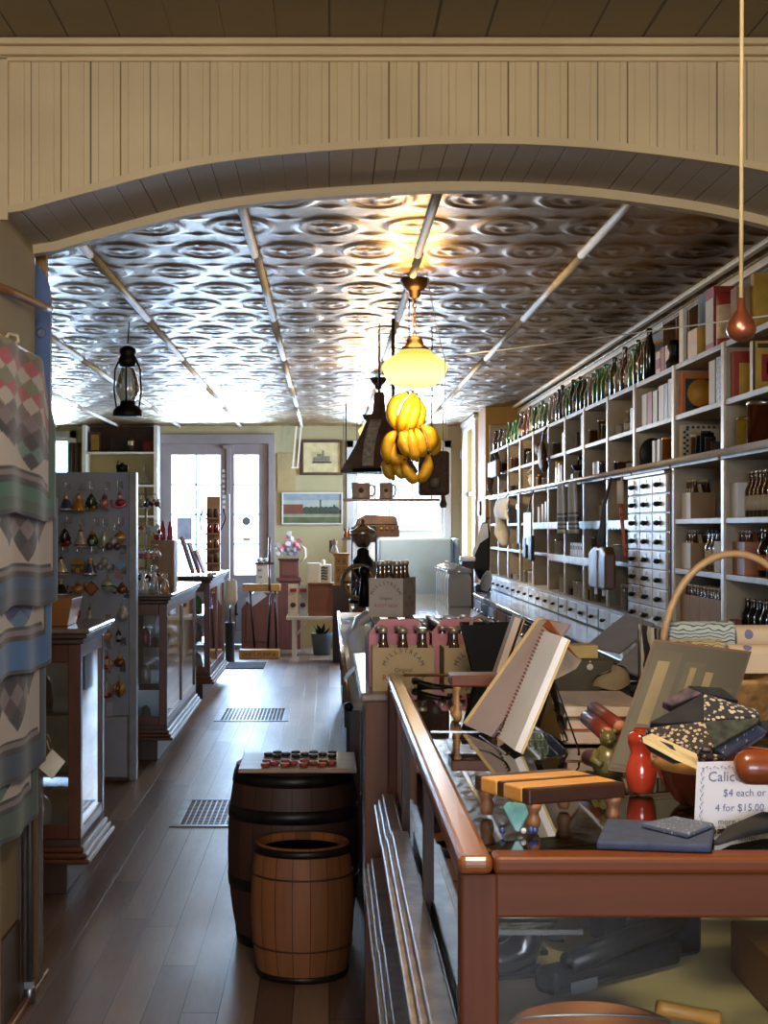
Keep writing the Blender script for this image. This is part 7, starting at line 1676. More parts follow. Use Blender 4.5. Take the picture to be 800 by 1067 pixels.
# white plates standing in a row behind the sloped glass
pp = None
for k in range(11):
    y = 7.26 + k * .17
    if pp is None:
        b = MB(); b.lathe([(0, -.006), (.06, -.006), (.095, .006), (.10, .010), (.10, .014), (.06, .0), (0, .0)], seg=28, M=rotm(math.radians(98))); pp = b.build('enamel_plate', paint('white enamel', (222, 220, 212), .3, var=.04), loc=(0, 0, 0)); o = pp
    else: o = pp.copy(); COL.objects.link(o)
    o.location = (.205, y, .934); tag(o, f'white plate standing on edge along the counter ledge, {ORD[k]} from the near end', 'plate', 'white plates on edge along the glass counter')
t = thing('white_boot_shape', 'curved white collar shape behind the row of plates', 'collar', (.22, 9.2, .46))
b = MB(); b.tube([(.17, 9.45, .86), (.165, 9.45, .95), (.19, 9.45, 1.03), (.24, 9.45, 1.06), (.27, 9.45, 1.05)], [.02, .035, .04, .04, .03], 10, flat=2.2); b.build('collar', MATS['white enamel'], t)
t['category'] = 'collar'; t.name = 'white_collar'
# flat sample books leaning near the near end
b = MB(); b.slab(P(358.5, 711, 6.9), P(379.5, 689, 6.9) - P(358.5, 711, 6.9), (0, .22, 0), (.012, 0, .018)); o = tag(b.build('ledger', paint('buff cover', (196, 180, 150), .6, var=.08)), 'buff ledger lying aslant at the near end of the glass counter', 'book')
# coffee mill
YM = 12.2
t = thing('coffee_mill', 'dark cast coffee mill with a spoked wheel on the glass counter', 'coffee mill', (px(374, YM), YM, ZC1))
xm_, zm_ = px(374, YM), pz(606, YM)
b = MB()
ring = [(xm_ + .135 * math.cos(a), YM - .12, zm_ + .135 * math.sin(a)) for a in [i * math.pi / 14 for i in range(29)]]
b.tube(ring, .014, 6, 0); ring2 = [(xm_ + .115 * math.cos(a), YM - .12, zm_ + .115 * math.sin(a)) for a in [i * math.pi / 14 for i in range(29)]]
b.tube(ring2, .008, 6, 1)
for k in range(6): a = k * math.pi / 3; b.tube([(xm_, YM - .12, zm_), (xm_ + .12 * math.cos(a), YM - .12, zm_ + .12 * math.sin(a))], .010, 6, 0)
b.ball((xm_, YM - .13, zm_), .03, 10, 8, 0); b.build('wheel', [paint('mill grey', (120, 104, 92), .4, .4, var=.2), M_gold], t)
b = MB(); b.lathe([(.11, 0), (.11, .03), (.06, .06), (.05, .20), (.08, .26), (.085, .34), (.05, .38), (.05, .42), (.02, .44), (0, .445)], (xm_ + .03, YM + .02, ZC1 + .001), 16); b.build('body', M_iron, t)
b = MB(); b.lathe([(.045, .0), (.10, .10), (.105, .13), (.06, .15), (.012, .19), (.018, .21), (0, .225)], (xm_ + .03, YM + .02, ZC1 + .446), 16); b.build('hopper', paint('bright hopper', (176, 160, 140), .25, .85), t)
tag(MB().tube([(xm_ + .03, YM - .55, ZC1 + .001), (xm_ + .03, YM - .55, ZC1 + .24)], [.05, .028], 12).ball((xm_ + .03, YM - .55, ZC1 + .27), .042).build('cream_bottle', M_iron), 'dark rounded tool standing before the coffee mill', 'tool')
# scales, tins and boxes between mill and refrigerator
YQ = 13.2
for k, (x0, x1, yb, yt, mm, nm) in enumerate(((366, 381, 592, 549, M_choc, 'dark brown'), (382, 392, 592, 548, M_grey, 'grey'))):
    b = MB(); y = YQ + .2 * k; b.box((px(x0, y), y, ZC1 + .001), (px(x1, y), y + .15, pz(yt, y))); b.box((px(x0, y) + .01, y - .004, pz(585, y)), (px(x1, y) - .01, y, pz(565, y)), 1); tag(b.build('tin_box', [mm, M_tin], bevel=.006), f'tall {nm} tin box beside the refrigerator', 'tin')
t = thing('cash_register', 'ornate bronze cash register in front of the street window', 'cash register', (px(392, 15.2), 15.5, pz(562, 15.2)))
YCR = 15.2; x0, x1 = px(369, YCR), px(416, YCR)
b = MB(); b.box((x0, YCR, ZC1 - .2), (x1, YCR + .35, pz(547, YCR))); b.build('base', M_choc, t, bevel=.01)
b = MB(); pts = [(x0 + .01, YCR + .02, pz(547, YCR)), (x1 - .01, YCR + .02, pz(547, YCR)), (x1 - .03, YCR + .02, pz(538, YCR)), (x0 + .12, YCR + .02, pz(536, YCR)), (x0 + .03, YCR + .02, pz(541, YCR))]; b.prism(pts, (0, .3, 0)); b.build('body', paint('bronze register', (96, 70, 54), .35, .5, var=.25), t, bevel=.01)
for k in range(5): MB().lathe([(0, 0), (.018, 0), (.018, .008), (0, .012)], (x0 + .16 + k * .055, YCR - .003, pz(551, YCR)), 12, M=rotm(math.pi / 2)).build('key', M_gold, t)
MB().box((x0 - .02, YCR - .05, .0), (px(418, YCR), YCR + .4, ZC1 - .2)).build('stand', M_dkwood, t)

# mugs on the hanging shelf in the window
YMG = 17.0
t = thing('hanging_shelf', 'narrow brown shelf hanging across the street window with mugs on it', 'shelf', (px(408, YMG), YMG, pz(521, YMG)))
b = MB(); b.box((px(357, YMG), YMG - .1, pz(522.5, YMG)), (px(458, YMG), YMG + .1, pz(519.5, YMG))); b.build('plank', M_brownx, t, bevel=.01)
for x in (360.5, 450): MB().tube([(px(x, YMG), YMG + .08, pz(520, YMG)), (px(x, YMG), YMG + .08, ZC - .01)], .006, 6).build('hanger', M_iron, t)
def mug(x0, x1, yt, lab, hx):
    xc, r = (px(x0, YMG) + px(x1, YMG)) / 2, (px(x1, YMG) - px(x0, YMG)) / 2; z0, z1 = pz(519.4, YMG), pz(yt, YMG); h = z1 - z0
    t = thing('stoneware_mug', lab, 'mug', (xc, YMG, z0), 'mugs on the window shelf')
    b = MB(); b.lathe([(0, .001), (r * .96, .001), (r, .01), (r, h), (r * .92, h), (r * .9, .02), (0, .02)], (xc, YMG, z0), 20); b.lathe([(0, -.0), (r * .28, 0), (r * .28, .003), (0, .003)], (xc, YMG - r + .001, z0 + h * .5), 14, 1, M=rotm(math.pi / 2)); b.build('cup', [paint('salt glaze', (166, 148, 140), .35, var=.1), M_choc], t)
    b = MB(); b.tube([(xc + r, YMG, z0 + h * .85), (xc + r * 1.35, YMG, z0 + h * .8), (xc + r * 1.45, YMG, z0 + h * .5), (xc + r * 1.3, YMG, z0 + h * .2), (xc + r, YMG, z0 + h * .15)], .012, 8); b.build('handle', MATS['salt glaze'], t)
mug(366, 386, 503, 'wide stoneware mug on the window shelf, nearer the pictures', 1); mug(395, 409, 503, 'narrower stoneware mug on the window shelf, nearer the shelving', 1)
t = thing('hanging_shelf', 'little wooden shelf with orange bottles beside the street window', 'shelf', (px(365, YMG), YMG + .5, pz(561, 17.5)))
b = MB(); b.box((px(356, 17.5), 17.4, pz(562.5, 17.5)), (px(374, 17.5), 17.6, pz(560, 17.5))); b.build('plank', M_brownx, t, bevel=.006)
for x in (358, 372): MB().tube([(px(x, 17.5), 17.58, pz(560, 17.5)), (px(x, 17.5), 17.58, ZC - .01)], .004, 5).build('hanger', M_iron, t)
for k, x in enumerate((359.5, 363.5, 367.5)):
    b = MB(); b.lathe([(0, 0), (.02, 0), (.021, .06), (.012, .085), (.012, .10, 1), (.014, .10, 1), (.014, .115, 1), (0, .117, 1)], (px(x, 17.5), 17.48, pz(560, 17.5) + .001), 12); tag(b.build('syrup_bottle', [paint('amber syrup', (216, 120, 30), .25), M_wht]), f'little orange syrup bottle on the small window shelf, {ORD[k]} from the pictures', 'bottle', 'orange syrup bottles')
tag(MB().lathe([(0, 0), (.035, .0), (.045, .04), (.03, .08), (.02, .14), (.012, .2), (0, .205)], (px(461.5, 17.2), 17.2, pz(529, 17.2)), 14).tube([(px(461.5, 17.2), 17.2, pz(529, 17.2) + .2), (px(461.5, 17.2), 17.2, ZC - .005)], .005, 5).build('hanging_pull', M_choc), 'dark turned pull hanging at the side of the street window', 'pull')
# wrapped roll and box along the window sill
tag(MB().box((px(414, 20.3), 20.2, .0), (px(452, 20.3), 20.6, pz(553.5, 20.3))).box((px(412, 20.3), 20.16, pz(553.5, 20.3)), (px(454, 20.3), 20.62, pz(552, 20.3))).build('window_bench', M_white, bevel=.01), 'white bench below the street window', 'bench')

# coat, tub and dark box at the street end of the back counter
YCT = 15.9
t = thing('hanging_coat', 'black and white coat hanging at the street end of the shelving', 'coat', (px(505, YCT), YCT, pz(606, YCT)))
b = MB()
o = [(503, 545), (508, 543), (511, 556), (510.5, 590), (509, 606), (499, 604), (493, 590), (494, 575), (498, 560)]
b.prism([P(x, y, YCT - .06) for x, y in o], (0, .12, 0)); b.build('coat', paint('black cloth', (18, 18, 22), .85), t, bevel=.03, seg=3)
b = MB(); b.prism([P(x, y, YCT - .075) for x, y in ((503, 546), (508, 545), (509, 560), (500, 566), (494, 580), (492, 577), (496, 563))], (0, .012, 0)); b.build('scarf', paint('white scarf', (196, 196, 200), .8, var=.15), t, bevel=.004)
MB().tube([(px(506, YCT), YCT, pz(544, YCT)), (px(507, YCT), YCT, pz(540, YCT)), (px(510, YCT), YCT + .02, pz(540, YCT))], .008, 6).build('hook', M_iron, t)
t = thing('wooden_chest', 'dark brown chest with a pale lid beside the hanging coat', 'chest', (px(487, 15.3), 15.3, 0))
b = MB(); b.box((px(481, 15.2), 15.2, 0), (px(493.5, 15.2), 15.6, pz(585, 15.2))); b.build('body', M_dkwood, t, bevel=.006)
b = MB(); b.box((px(479, 15.2), 15.17, pz(585, 15.2)), (px(495, 15.2), 15.63, pz(580, 15.2))); b.build('lid', M_white, t, bevel=.008)
b = MB(); b.lathe([(0, 0), (.05, 0), (.06, .1), (.045, .2), (0, .21)], (px(476, 15.8), 15.8, pz(596, 15.8)), 14)
tag(MB().tube([P(504, 615.5, 15.4), P(506, 608, 15.4), P(508, 601, 15.4), P(509, 595, 15.4)], [.04, .06, .05, .02], 8).build('plush_figure', M_wht), 'white toy figure leaning at the end of the low drawers', 'figure')
tag(MB().box((1.55, 16.3, .919), (1.72, 16.9, 1.0)).build('black_case', M_blk, bevel=.02), 'black case lying on the back counter below the hanging coat', 'case')
# pantry box by the wall and wall bracket
t = thing('wall_lamp', 'small metal bracket lamp on the tan wall beside the street window', 'wall lamp', (px(481, YW), YW - .08, pz(474, YW)))
b = MB(); b.box((px(478, YW), YW - .14, pz(479, YW)), (px(485, YW), YW - .005, pz(468, YW))); b.build('box', M_steel, t, bevel=.01); b = MB(); b.box((px(482, YW), YW - .16, pz(480, YW)), (px(485, YW), YW - .14, pz(467, YW))); b.build('grille', M_iron, t)
tag(MB().box((XJ - .022, 18.2, pz(537, 18.2)), (XJ - .001, 18.45, pz(547, 18.2) + .28)).build('wall_switch', M_choc, bevel=.003), 'dark switch plate on the ochre wall beside the side window', 'switch')

# ================================================================= far end by the street wall
def framed(name, x0, x1, y0, y1, fw, fm, art_fn, label, cat='picture'):
    Yp = YW - .03; X0, X1, Z0, Z1 = px(x0, Yp), px(x1, Yp), pz(y1, Yp), pz(y0, Yp)
    t = thing(name, label, cat, ((X0 + X1) / 2, Yp, Z0))
    b = MB(); b.box((X0, Yp - .02, Z0), (X0 + fw, Yp + .028, Z1)); b.box((X1 - fw, Yp - .02, Z0), (X1, Yp + .028, Z1)); b.box((X0 + fw, Yp - .02, Z0), (X1 - fw, Yp + .028, Z0 + fw)); b.box((X0 + fw, Yp - .02, Z1 - fw), (X1 - fw, Yp + .028, Z1)); b.build('frame', fm, t, bevel=.004)
    art_fn(t, X0 + fw, X1 - fw, Z0 + fw, Z1 - fw, Yp); return t
def art_print(t, x0, x1, z0, z1, y):
    b = MB(); b.box((x0, y, z0), (x1, y + .006, z1)); w, h = x1 - x0, z1 - z0
    m = .22
    b.box((x0 + w * m, y - .001, z0 + h * .30), (x1 - w * m, y, z0 + h * .68), 1)
    for k, (a, c, top) in enumerate(((.26, .36, .52), (.36, .5, .62), (.5, .56, .74), (.56, .72, .55))): b.box((x0 + w * a, y - .002, z0 + h * .34), (x0 + w * c, y - .001, z0 + h * top), 2)
    b.box((x0 + w * .24, y - .002, z0 + h * .31), (x0 + w * .76, y - .001, z0 + h * .36), 3)
    b.build('print', [paint('print mount', (206, 188, 138), .7), paint('print sky', (190, 174, 130), .7), paint('print grey', (126, 116, 94), .7, var=.3, scale=60), paint('print dark', (90, 84, 68), .7)], t)
framed('framed_print', 313.5, 357, 458.5, 495, .035, M_dkwood, art_print, 'framed engraving of a building hanging above the landscape painting')
def art_paint(t, x0, x1, z0, z1, y):
    b = MB(); w, h = x1 - x0, z1 - z0
    b.box((x0, y, z0), (x1, y + .006, z1), 0)
    b.box((x0, y - .001, z0 + h * .78), (x1, y, z1), 4)
    b.box((x0, y - .002, z0), (x1, y - .001, z0 + h * .34), 1); b.box((x0, y - .003, z0 + h * .2), (x1, y - .002, z0 + h * .3), 2)
    b.box((x0, y - .003, z0 + h * .34), (x0 + w * .34, y - .002, z0 + h * .64), 3); b.box((x0 + w * .34, y - .003, z0 + h * .34), (x1, y - .002, z0 + h * .46), 5)
    b.box((x0 + w * .635, y - .004, z0 + h * .4), (x0 + w * .655, y - .003, z0 + h * .8), 5); b.box((x0 + w * .86, y - .004, z0 + h * .4), (x0 + w * .9, y - .003, z0 + h * .62), 5)
    for k in range(7): b.ball((x0 + w * (.4 + k * .085), y - .002, z0 + h * .44), (.05, .002, .05), 8, 6, 5)
    b.build('canvas', [paint('painted sky', (168, 172, 160), .6, var=.08), paint('painted field', (92, 98, 62), .6, var=.2), paint('painted road', (150, 146, 120), .6), paint('painted barn', (120, 66, 50), .6), paint('painted upper sky', (140, 152, 156), .6), paint('painted trees', (58, 72, 56), .6)], t)
framed('landscape_painting', 293.5, 357, 513, 546.5, .02, M_white, art_paint, 'landscape painting of a red barn and steeple in a white frame', 'painting')
tag(MB().box((px(289, YW), YW - .02, pz(512, YW)), (px(308, YW), YW - .002, pz(472.5, YW))).build('wall_notice', paint('tan notice', (176, 150, 102), .7, var=.05)), 'plain tan notice on the wall beside the framed engraving', 'notice')
t = thing('hanging_lattice', 'narrow white wooden frame hanging from the ceiling beside the engraving', 'frame', (px(308, 20.6), 20.6, pz(487, 20.6)))
for a in (305, 310): b = MB(); b.slab(P(a - .8 + .0, 487, 20.6), (px(1.6 + CX, 20.6), 0, 0), (0, .02, 0), P(a + 3.0, 444, 20.6) - P(a - .8, 487, 20.6)); b.build('rail', M_batten, t)
b = MB(); b.box((px(303.5, 20.6), 20.59, pz(488, 20.6)), (px(311, 20.6), 20.62, pz(486.5, 20.6))); b.build('crosspiece', M_batten, t)

M_mahog = wood('dull mahogany', (98, 48, 38), .6, axis=2, rough=.4)
# big dark chest with sloping top
YD = 19.9
t = thing('slant_desk', 'old dark red slant-topped desk beside the street door', 'desk', (px(271, YD), YD + .25, 0))
x0, x1 = px(251.5, YD), px(289, YD)
b = MB(); b.prism([(x0, YD, .0), (x1, YD, 0), (x1, YD, pz(618, YD)), (px(262, YD), YD, pz(618, YD)), (x0, YD, pz(634, YD))], (0, .45, 0)); b.build('body', M_mahog, t, bevel=.01)
b = MB(); b.box((x0 + .06, YD - .012, .12), (x1 - .06, YD, .62)); b.build('panel', M_mahog, t, bevel=.008)
t = thing('cash_case', 'pale card cabinet standing on the slant desk', 'box', (px(272, YD + .2), YD + .2, pz(618, YD)))
b = MB(); b.box((px(267, YD + .2), YD + .12, pz(617.5, YD)), (px(281, YD + .2), YD + .4, pz(587, YD + .2))); b.build('case', paint('pale cabinet', (196, 184, 166), .6, var=.06), t, bevel=.005)
b = MB(); b.box((px(265.5, YD + .2), YD + .10, pz(588, YD + .2)), (px(285.5, YD + .2), YD + .42, pz(586, YD + .2))); b.build('lid', M_choc, t)
for k in range(3): MB().cbox((px(271 + k * .6, YD + .2), YD + .117, pz(594 + k * 7, YD + .2)), (.05, .004, .03)).build('label', M_grey, t)
t.name = 'card_cabinet'
for k, x in enumerate((271, 277.5)):
    b = MB(); y = YD + .25; b.ball((px(x, y), y, pz(583.6, y)), (.045, .05, .034), 10, 8); tag(b.build('white_bowl', M_wht), f"upturned white bowl on the pale card cabinet, {('first', 'second')[k]} from the door", 'bowl', 'upturned white bowls')
# plank sign resting across, two thin legs, lettered beam on the floor
YS = 19.4
M_oak = wood('yellow oak', (196, 150, 82), .7, axis=0, rough=.5)
t = thing('plank_sign', 'yellowish plank raised on thin dark legs in front of the slant desk', 'plank', (px(272, YS), YS, 0))
b = MB(); b.box((px(253, YS), YS, pz(616, YS)), (px(292, YS), YS + .1, pz(608.5, YS))); b.build('plank', M_oak, t, bevel=.006)
for a, c in ((260, 265.5), (282, 278.5), (286.5, 288)): MB().tube([(px(a, YS), YS + .05, pz(616, YS)), (px(c, YS), YS + .05, .012)], .013, 8).build('leg', M_iron, t)
b = MB(); b.tube([(px(280.5, YS), YS - .02, pz(588, YS)), (px(281, YS), YS - .02, pz(560, YS))], .018, 8); b.tube([(px(281, YS), YS - .02, pz(616, YS)), (px(280.5, YS), YS - .02, pz(588, YS))], .016, 8); b.build('stake', M_brownz, t)
YE = 18.75
t = thing('lettered_beam', 'yellow wooden beam with painted lettering lying on the floor before the desk', 'beam', (px(271, YE), YE, 0))
b = MB(); b.box((px(249, YE), YE, 0), (px(291, YE), YE + .26, .105)); b.build('beam', M_oak, t, bevel=.008)
b = MB(); b.text("SIMP'S PUMP A", (px(269.5, YE), YE - .001, .03), (1, 0, 0), (0, 0, 1), .066, 0, .001); b.build('lettering', paint('brown lettering', (104, 62, 28), .6), t)
tag(MB().slab(P(255, 624, YD - .02), P(270, 613, YD - .02) - P(255, 624, YD - .02), (0, .01, 0), (.10, 0, -.10)).build('paper_sheet', paint('bluish paper', (180, 184, 196), .7)), 'pale bluish paper pinned aslant on the slant desk', 'paper')
# tall wooden pump case
YPU = 20.2
t = thing('wooden_pump', 'tall dark red wooden pump case beside the slant desk', 'pump', (px(301, YPU), YPU + .15, 0))
b = MB(); b.box((px(290.5, YPU), YPU, 0), (px(313, YPU), YPU + .3, pz(606, YPU))); b.build('body', M_mahog, t, bevel=.006)
b = MB(); b.box((px(288, YPU), YPU - .03, pz(606, YPU)), (px(314, YPU), YPU + .33, pz(602, YPU))); b.build('ledge', M_mahog, t, bevel=.01)
b = MB(); b.box((px(291, YPU), YPU + .01, pz(602, YPU)), (px(311, YPU), YPU + .29, pz(584, YPU))); b.box((px(293, YPU), YPU, pz(600, YPU)), (px(309, YPU), YPU + .01, pz(586, YPU))); b.build('head', M_mahog, t, bevel=.006)
b = MB(); b.box((px(289.5, YPU), YPU - .02, pz(584, YPU)), (px(312, YPU), YPU + .31, pz(582, YPU))); b.build('cap', M_dkwood, t, bevel=.008)
t = thing('wrapped_gift', 'heap of pink and white tissue bows on top of the tall pump case', 'gift wrap', (px(302, YPU), YPU + .1, pz(582, YPU)))
rr = random.Random(3)
M_lp = paint('pink tissue', (214, 120, 130), .6, var=.2, scale=20); M_lw = paint('white tissue', (206, 198, 206), .6, var=.15); M_lb = paint('lilac tissue', (150, 150, 170), .6, var=.2)
for k, (x, y, mm, r) in enumerate(((293, 578, M_lw, .07), (297, 572, M_lp, .08), (303, 566, M_lw, .09), (308, 572, M_lp, .085), (312, 575, M_lw, .06), (300, 562, M_lp, .05), (299, 577, M_lb, .075), (306, 578, M_lb, .07), (290, 574, M_lw, .045))):
    b = MB(); c = P(x, y - 4.5, YPU + .1)
    for q in range(5):
        a = rr.uniform(0, 6.28); d = Vector((math.cos(a), rr.uniform(-.4, .4), math.sin(a)))
        b.prism([c, c + d * r + Vector((-d.z, 0, d.x)) * r * .5, c + d * r * 1.2, c + d * r - Vector((-d.z, 0, d.x)) * r * .5], (0, .02, 0))
    b.ball(c, r * .45, 8, 6); b.build('tissue', mm, t, bevel=.004)
MB().tube([P(313, 568, YPU), P(317.5, 572, YPU), P(318, 580, YPU), P(313, 586, YPU)], [.012, .02, .018, .008], 8).build('ribbon', paint('cream ribbon', (214, 200, 164), .5), t)
# white trestle table with crate, boxes and pamphlets
YT = 18.95
t = thing('trestle_table', 'low white trestle table carrying a brown crate', 'table', (px(325, YT), YT + .3, 0))
b = MB(); b.box((px(298, YT), YT, pz(646, YT)), (px(360, YT), YT + .6, pz(642.5, YT))); b.build('table_top', M_white, t, bevel=.005)
for x in (304, 352):
    for dy in (.02, .52): MB().box((px(x, YT), YT + dy, 0), (px(x + 4.6, YT), YT + dy + .055, pz(646, YT))).build('leg', M_white, t, bevel=.003)
b = MB(); b.tube([(px(308, YT), YT + .05, pz(663, YT)), (px(320, YT), YT + .05, pz(647, YT))], .014, 6); b.build('brace', M_white, t)
zt = pz(642.3, YT)
tag(MB().box((px(321, YT), YT + .05, zt), (px(352, YT), YT + .5, zt + .385)).box((px(320.5, YT), YT + .04, zt + .385), (px(352.5, YT), YT + .51, zt + .41)).build('brown_crate', wood('red brown crate', (122, 66, 38), axis=0), bevel=.006), 'red brown crate standing on the white trestle table', 'crate')
for k, (x0, x1, yt) in enumerate(((300, 310.5, 609), (311, 320, 611))):
    t = thing('pamphlet_stand', ('cream pamphlet with a teapot picture standing on the white trestle table', 'blue grey pamphlet beside the cream one on the white trestle table')[k], 'pamphlet', (px((x0 + x1) / 2, YT), YT + .04, zt), None)
    b = MB(); b.slab((px(x0, YT), YT + .03, zt + .002), (px(x1, YT) - px(x0, YT), 0, 0), (0, .008, 0), (0, .08, pz(yt, YT) - zt)); b.build('card', (paint('cream pamphlet', (206, 192, 176), .6), paint('grey pamphlet', (164, 164, 172), .6))[k], t)
    b = MB(); cx = (px(x0, YT) + px(x1, YT)) / 2
    b.ball((cx, YT + .045, zt + .14), (.035, .006, .03), 10, 8, 0); b.box((cx - .04, YT + .078, zt + .3), (cx + .04, YT + .085, zt + .34), 1); b.build('picture', [M_choc, M_redp], t)
z2 = zt + .41
t = thing('card_rack', 'white counter display with black wavy strips on the brown crate', 'display', (px(332, YT), YT + .2, z2))
b = MB(); b.box((px(320, YT), YT + .1, z2 + .001), (px(333.5, YT), YT + .35, pz(587, YT))); b.build('side', M_wht, t, bevel=.004); b = MB(); b.box((px(333.6, YT), YT + .12, z2 + .001), (px(345, YT), YT + .33, pz(588.5, YT))); b.build('front', M_wht, t, bevel=.004)
for k in range(5):
    z = z2 + .045 + k * .035
    MB().tube([(px(335, YT), YT + .115, z), (px(337, YT), YT + .112, z + .012), (px(339.5, YT), YT + .112, z - .004), (px(341.5, YT), YT + .115, z + .01)], .009, 6).build('strip', M_blk, t)
b = MB(); b.ball((px(336.5, YT), YT + .22, pz(586, YT)), (.03, .03, .035), 10, 8); b.build('topper', MATS['pale cabinet'], t)
t = thing('metal_bucket', 'grey bucket with a dark plant under the white trestle table', 'bucket', (px(335, 19.1), 19.35, 0))
b = MB(); b.lathe([(0, 0), (.10, 0), (.135, .26), (.14, .27), (.128, .27), (.1, .02), (0, .02)], (px(335, 19.1), 19.35, 0), 18); b.build('bucket', paint('grey enamel', (96, 104, 104), .5, var=.1), t)
b = MB()
for k in range(26):
    a = rr.uniform(0, 6.28); e = rr.uniform(.3, 1.2); c = Vector((px(335, 19.1), 19.35, .24)); d = Vector((math.cos(a) * math.cos(e), math.sin(a) * math.cos(e), math.sin(e))) * rr.uniform(.1, .2); s_ = Vector((-math.sin(a), math.cos(a), 0)) * .03
    b.add([c, c + d * .5 + s_, c + d, c + d * .5 - s_], [(0, 1, 2, 3)])
b.build('foliage', paint('dark foliage', (44, 56, 38), .7, var=.2), t)
t = thing('seed_cabinet', 'little yellow drawer cabinet beyond the counter, under the painting', 'cabinet', (px(353, 18.2), 18.3, 0))
b = MB(); b.box((px(346.5, 18.2), 18.2, 0), (px(364, 18.2), 18.6, pz(610, 18.2))); b.build('stand', M_dkwood, t)
b = MB(); b.box((px(348, 18.2), 18.2, pz(610, 18.2)), (px(363, 18.2), 18.5, pz(579, 18.2))); b.box((px(346.5, 18.2), 18.17, pz(579, 18.2)), (px(364, 18.2), 18.53, pz(576.5, 18.2))); bd = b.build('body', M_oak, t, bevel=.004)
for r in range(3):
    for c in range(2):
        x = px(350 + 6 * c, 18.2); z = pz(607 - 9.3 * r, 18.2); d = MB().box((x, 18.185, z), (x + .06, 18.2, z + .085)).build('drawer', paint('ochre drawer', (170, 124, 56), .5), t, bevel=.003)
        MB().ball((x + .03, 18.178, z + .04), .01, 6, 5).build('knob', M_choc, d)
t = thing('doll', 'small pale doll in front of a brown box on the yellow drawer cabinet', 'doll', (px(348.5, 18.25), 18.25, pz(576.5, 18.2)))
b = MB(); zz = pz(576.5, 18.2); c = Vector((px(348.5, 18.25), 18.25, zz)); b.lathe([(0, .001), (.05, .001), (.035, .06), (.018, .10), (0, .105)], c, 12); b.build('dress', M_wht, t); MB().ball(c + Vector((0, 0, .125)), .03, 10, 8).build('head', paint('doll skin', (206, 160, 130), .5), t); MB().ball(c + Vector((0, .008, .137)), (.032, .03, .025), 10, 8).build('hair', M_choc, t)
tag(MB().box((px(343, 18.45), 18.42, pz(576, 18.2)), (px(349.5, 18.45), 18.5, pz(563, 18.45))).build('brown_box', M_choc, bevel=.003), 'brown box standing behind the small pale doll', 'box')

# tall corner shelf between left window and door
t = thing('wall_shelf', 'white wooden corner shelf of old tins left of the street door', 'shelf', (px(124, 20.6), 20.7, 0))
for x in (85.5, 160): MB().box((px(x, 20.6), 20.6, 0), (px(x + 4, 20.6), 20.95, ZC - .02)).build('upright', M_batten, t, bevel=.004)
for y in (471.5, 506, 538): MB().box((px(89.5, 20.6), 20.6, pz(y + 1.2, 20.6)), (px(160, 20.6), 20.95, pz(y - .8, 20.6))).build('shelf', M_batten, t, bevel=.003)
MB().box((px(89.5, 20.6), 20.93, pz(471, 20.6)), (px(160, 20.6), 20.95, ZC - .02)).build('back', M_choc, t)
z = pz(470.7, 20.6); y = 20.72
block_ = lambda nm, x0, x1, yt, mm, lab, cat: tag(MB().box((px(x0, y), y, z + .002), (px(x1, y), y + .12, pz(yt, y))).box((px(x0, y) + .015, y - .003, z + .03), (px(x1, y) - .015, y, pz(yt + 3, y)), 1).build(nm, mm, bevel=.006), lab, cat)
block_('old_tin', 94, 104, 450, [M_choc, M_gold], 'gold fronted old tin on the white corner shelf', 'tin')
tag(MB().lathe([(0, 0), (.05, 0), (.045, .01), (.02, .06), (.012, .14), (.006, .19), (0, .19)], (px(115, y), y + .05, z + .002), 14).build('oil_funnel', M_blk), 'black upturned funnel on the white corner shelf', 'funnel')
tag(MB().lathe([(0, 0), (.055, 0), (.055, .09, 1), (.056, .15, 0), (.056, .21, 0), (0, .212)], (px(136, y), y + .05, z + .002), 16).build('tin_can', [M_choc, M_tin]), 'striped silver and brown can on the white corner shelf', 'can')
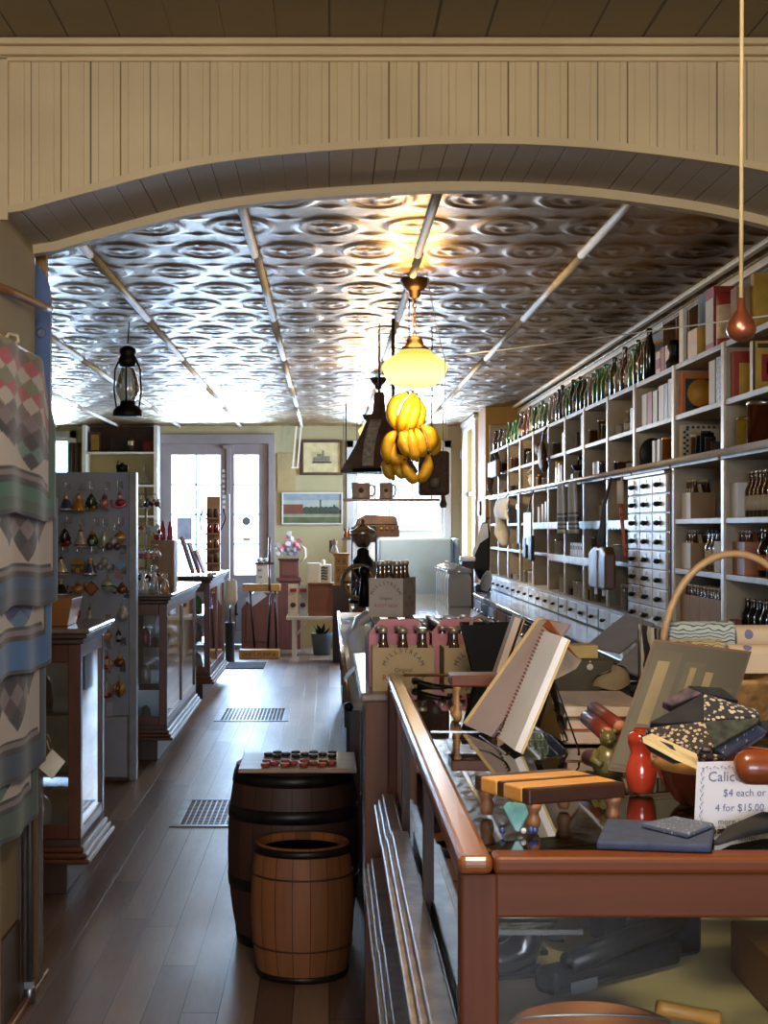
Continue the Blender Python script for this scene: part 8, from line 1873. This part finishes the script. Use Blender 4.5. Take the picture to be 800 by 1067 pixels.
tag(MB().lathe([(0, 0), (.075, 0), (.075, .15), (.06, .155), (0, .156)], (px(153, y), y + .05, z + .002), 18).build('red_tin', paint('dull red tin', (124, 46, 44), .45, var=.15)), 'squat dark red tin on the white corner shelf', 'tin')
z = pz(505.2, 20.6)
tag(MB().lathe([(0, 0), (.085, 0), (.085, .06), (.06, .12), (.02, .17), (.017, .28), (.024, .285), (0, .286)], (px(150, y), y + .05, z + .002), 16).build('glass_decanter', G['clear']), 'clear long-necked decanter on the lower corner shelf', 'decanter')
t = thing('enamel_pot', 'small dark pot with a tilted handle standing on top of the ornament rack', 'pot', (px(127, YR), YR + .01, pz(492, YR)))
c = Vector((px(127, YR), YR + .01, pz(492, YR) + .001)); b = MB(); b.lathe([(0, 0), (.038, 0), (.04, .042), (.034, .046), (.012, .05), (.01, .058), (0, .06)], c, 14); b.build('pot', M_iron, t); MB().tube([c + Vector((-.035, 0, .03)), c + Vector((-.03, 0, .06)), c + Vector((-.022, 0, .075))], .004, 6).build('handle', M_iron, t)
t = thing('window_curtain', 'brown curtain hanging beside the small left window', 'curtain', (px(77, 20.7), 20.7, .3))
b = MB(); b.grid(lambda u, v: (px(72, 20.75) + u * .17, 20.75 + .02 * math.sin(u * 18), .3 + 2.45 * v), 24, 4); b.build('cloth', paint('brown curtain', (104, 80, 62), .85), t, solid=.006)
# ================================================================= camera
cam = bpy.data.cameras.new('camera'); co = bpy.data.objects.new('camera', cam); COL.objects.link(co)
co.location = (0, 0, H); co.rotation_euler = (math.radians(90), 0, 0)
cam.sensor_fit = 'HORIZONTAL'; cam.sensor_width = 36.0; cam.lens = F * 36.0 / 800.0
cam.shift_x = (400 - CX) / 800.0; cam.shift_y = (CY - 533.5) / 800.0
cam.clip_start = .05; cam.clip_end = 200
SC.camera = co
SC.view_settings.view_transform = 'Standard'; SC.view_settings.look = 'None'; SC.view_settings.gamma = 1.0
SC.view_settings.exposure = 0.85; SC.view_settings.use_curve_mapping = False
SC.cycles.use_denoising = True
SC.cycles.max_bounces = 8; SC.cycles.transparent_max_bounces = 16; SC.cycles.sample_clamp_indirect = 6
SC.cycles.caustics_reflective = False; SC.cycles.caustics_refractive = False
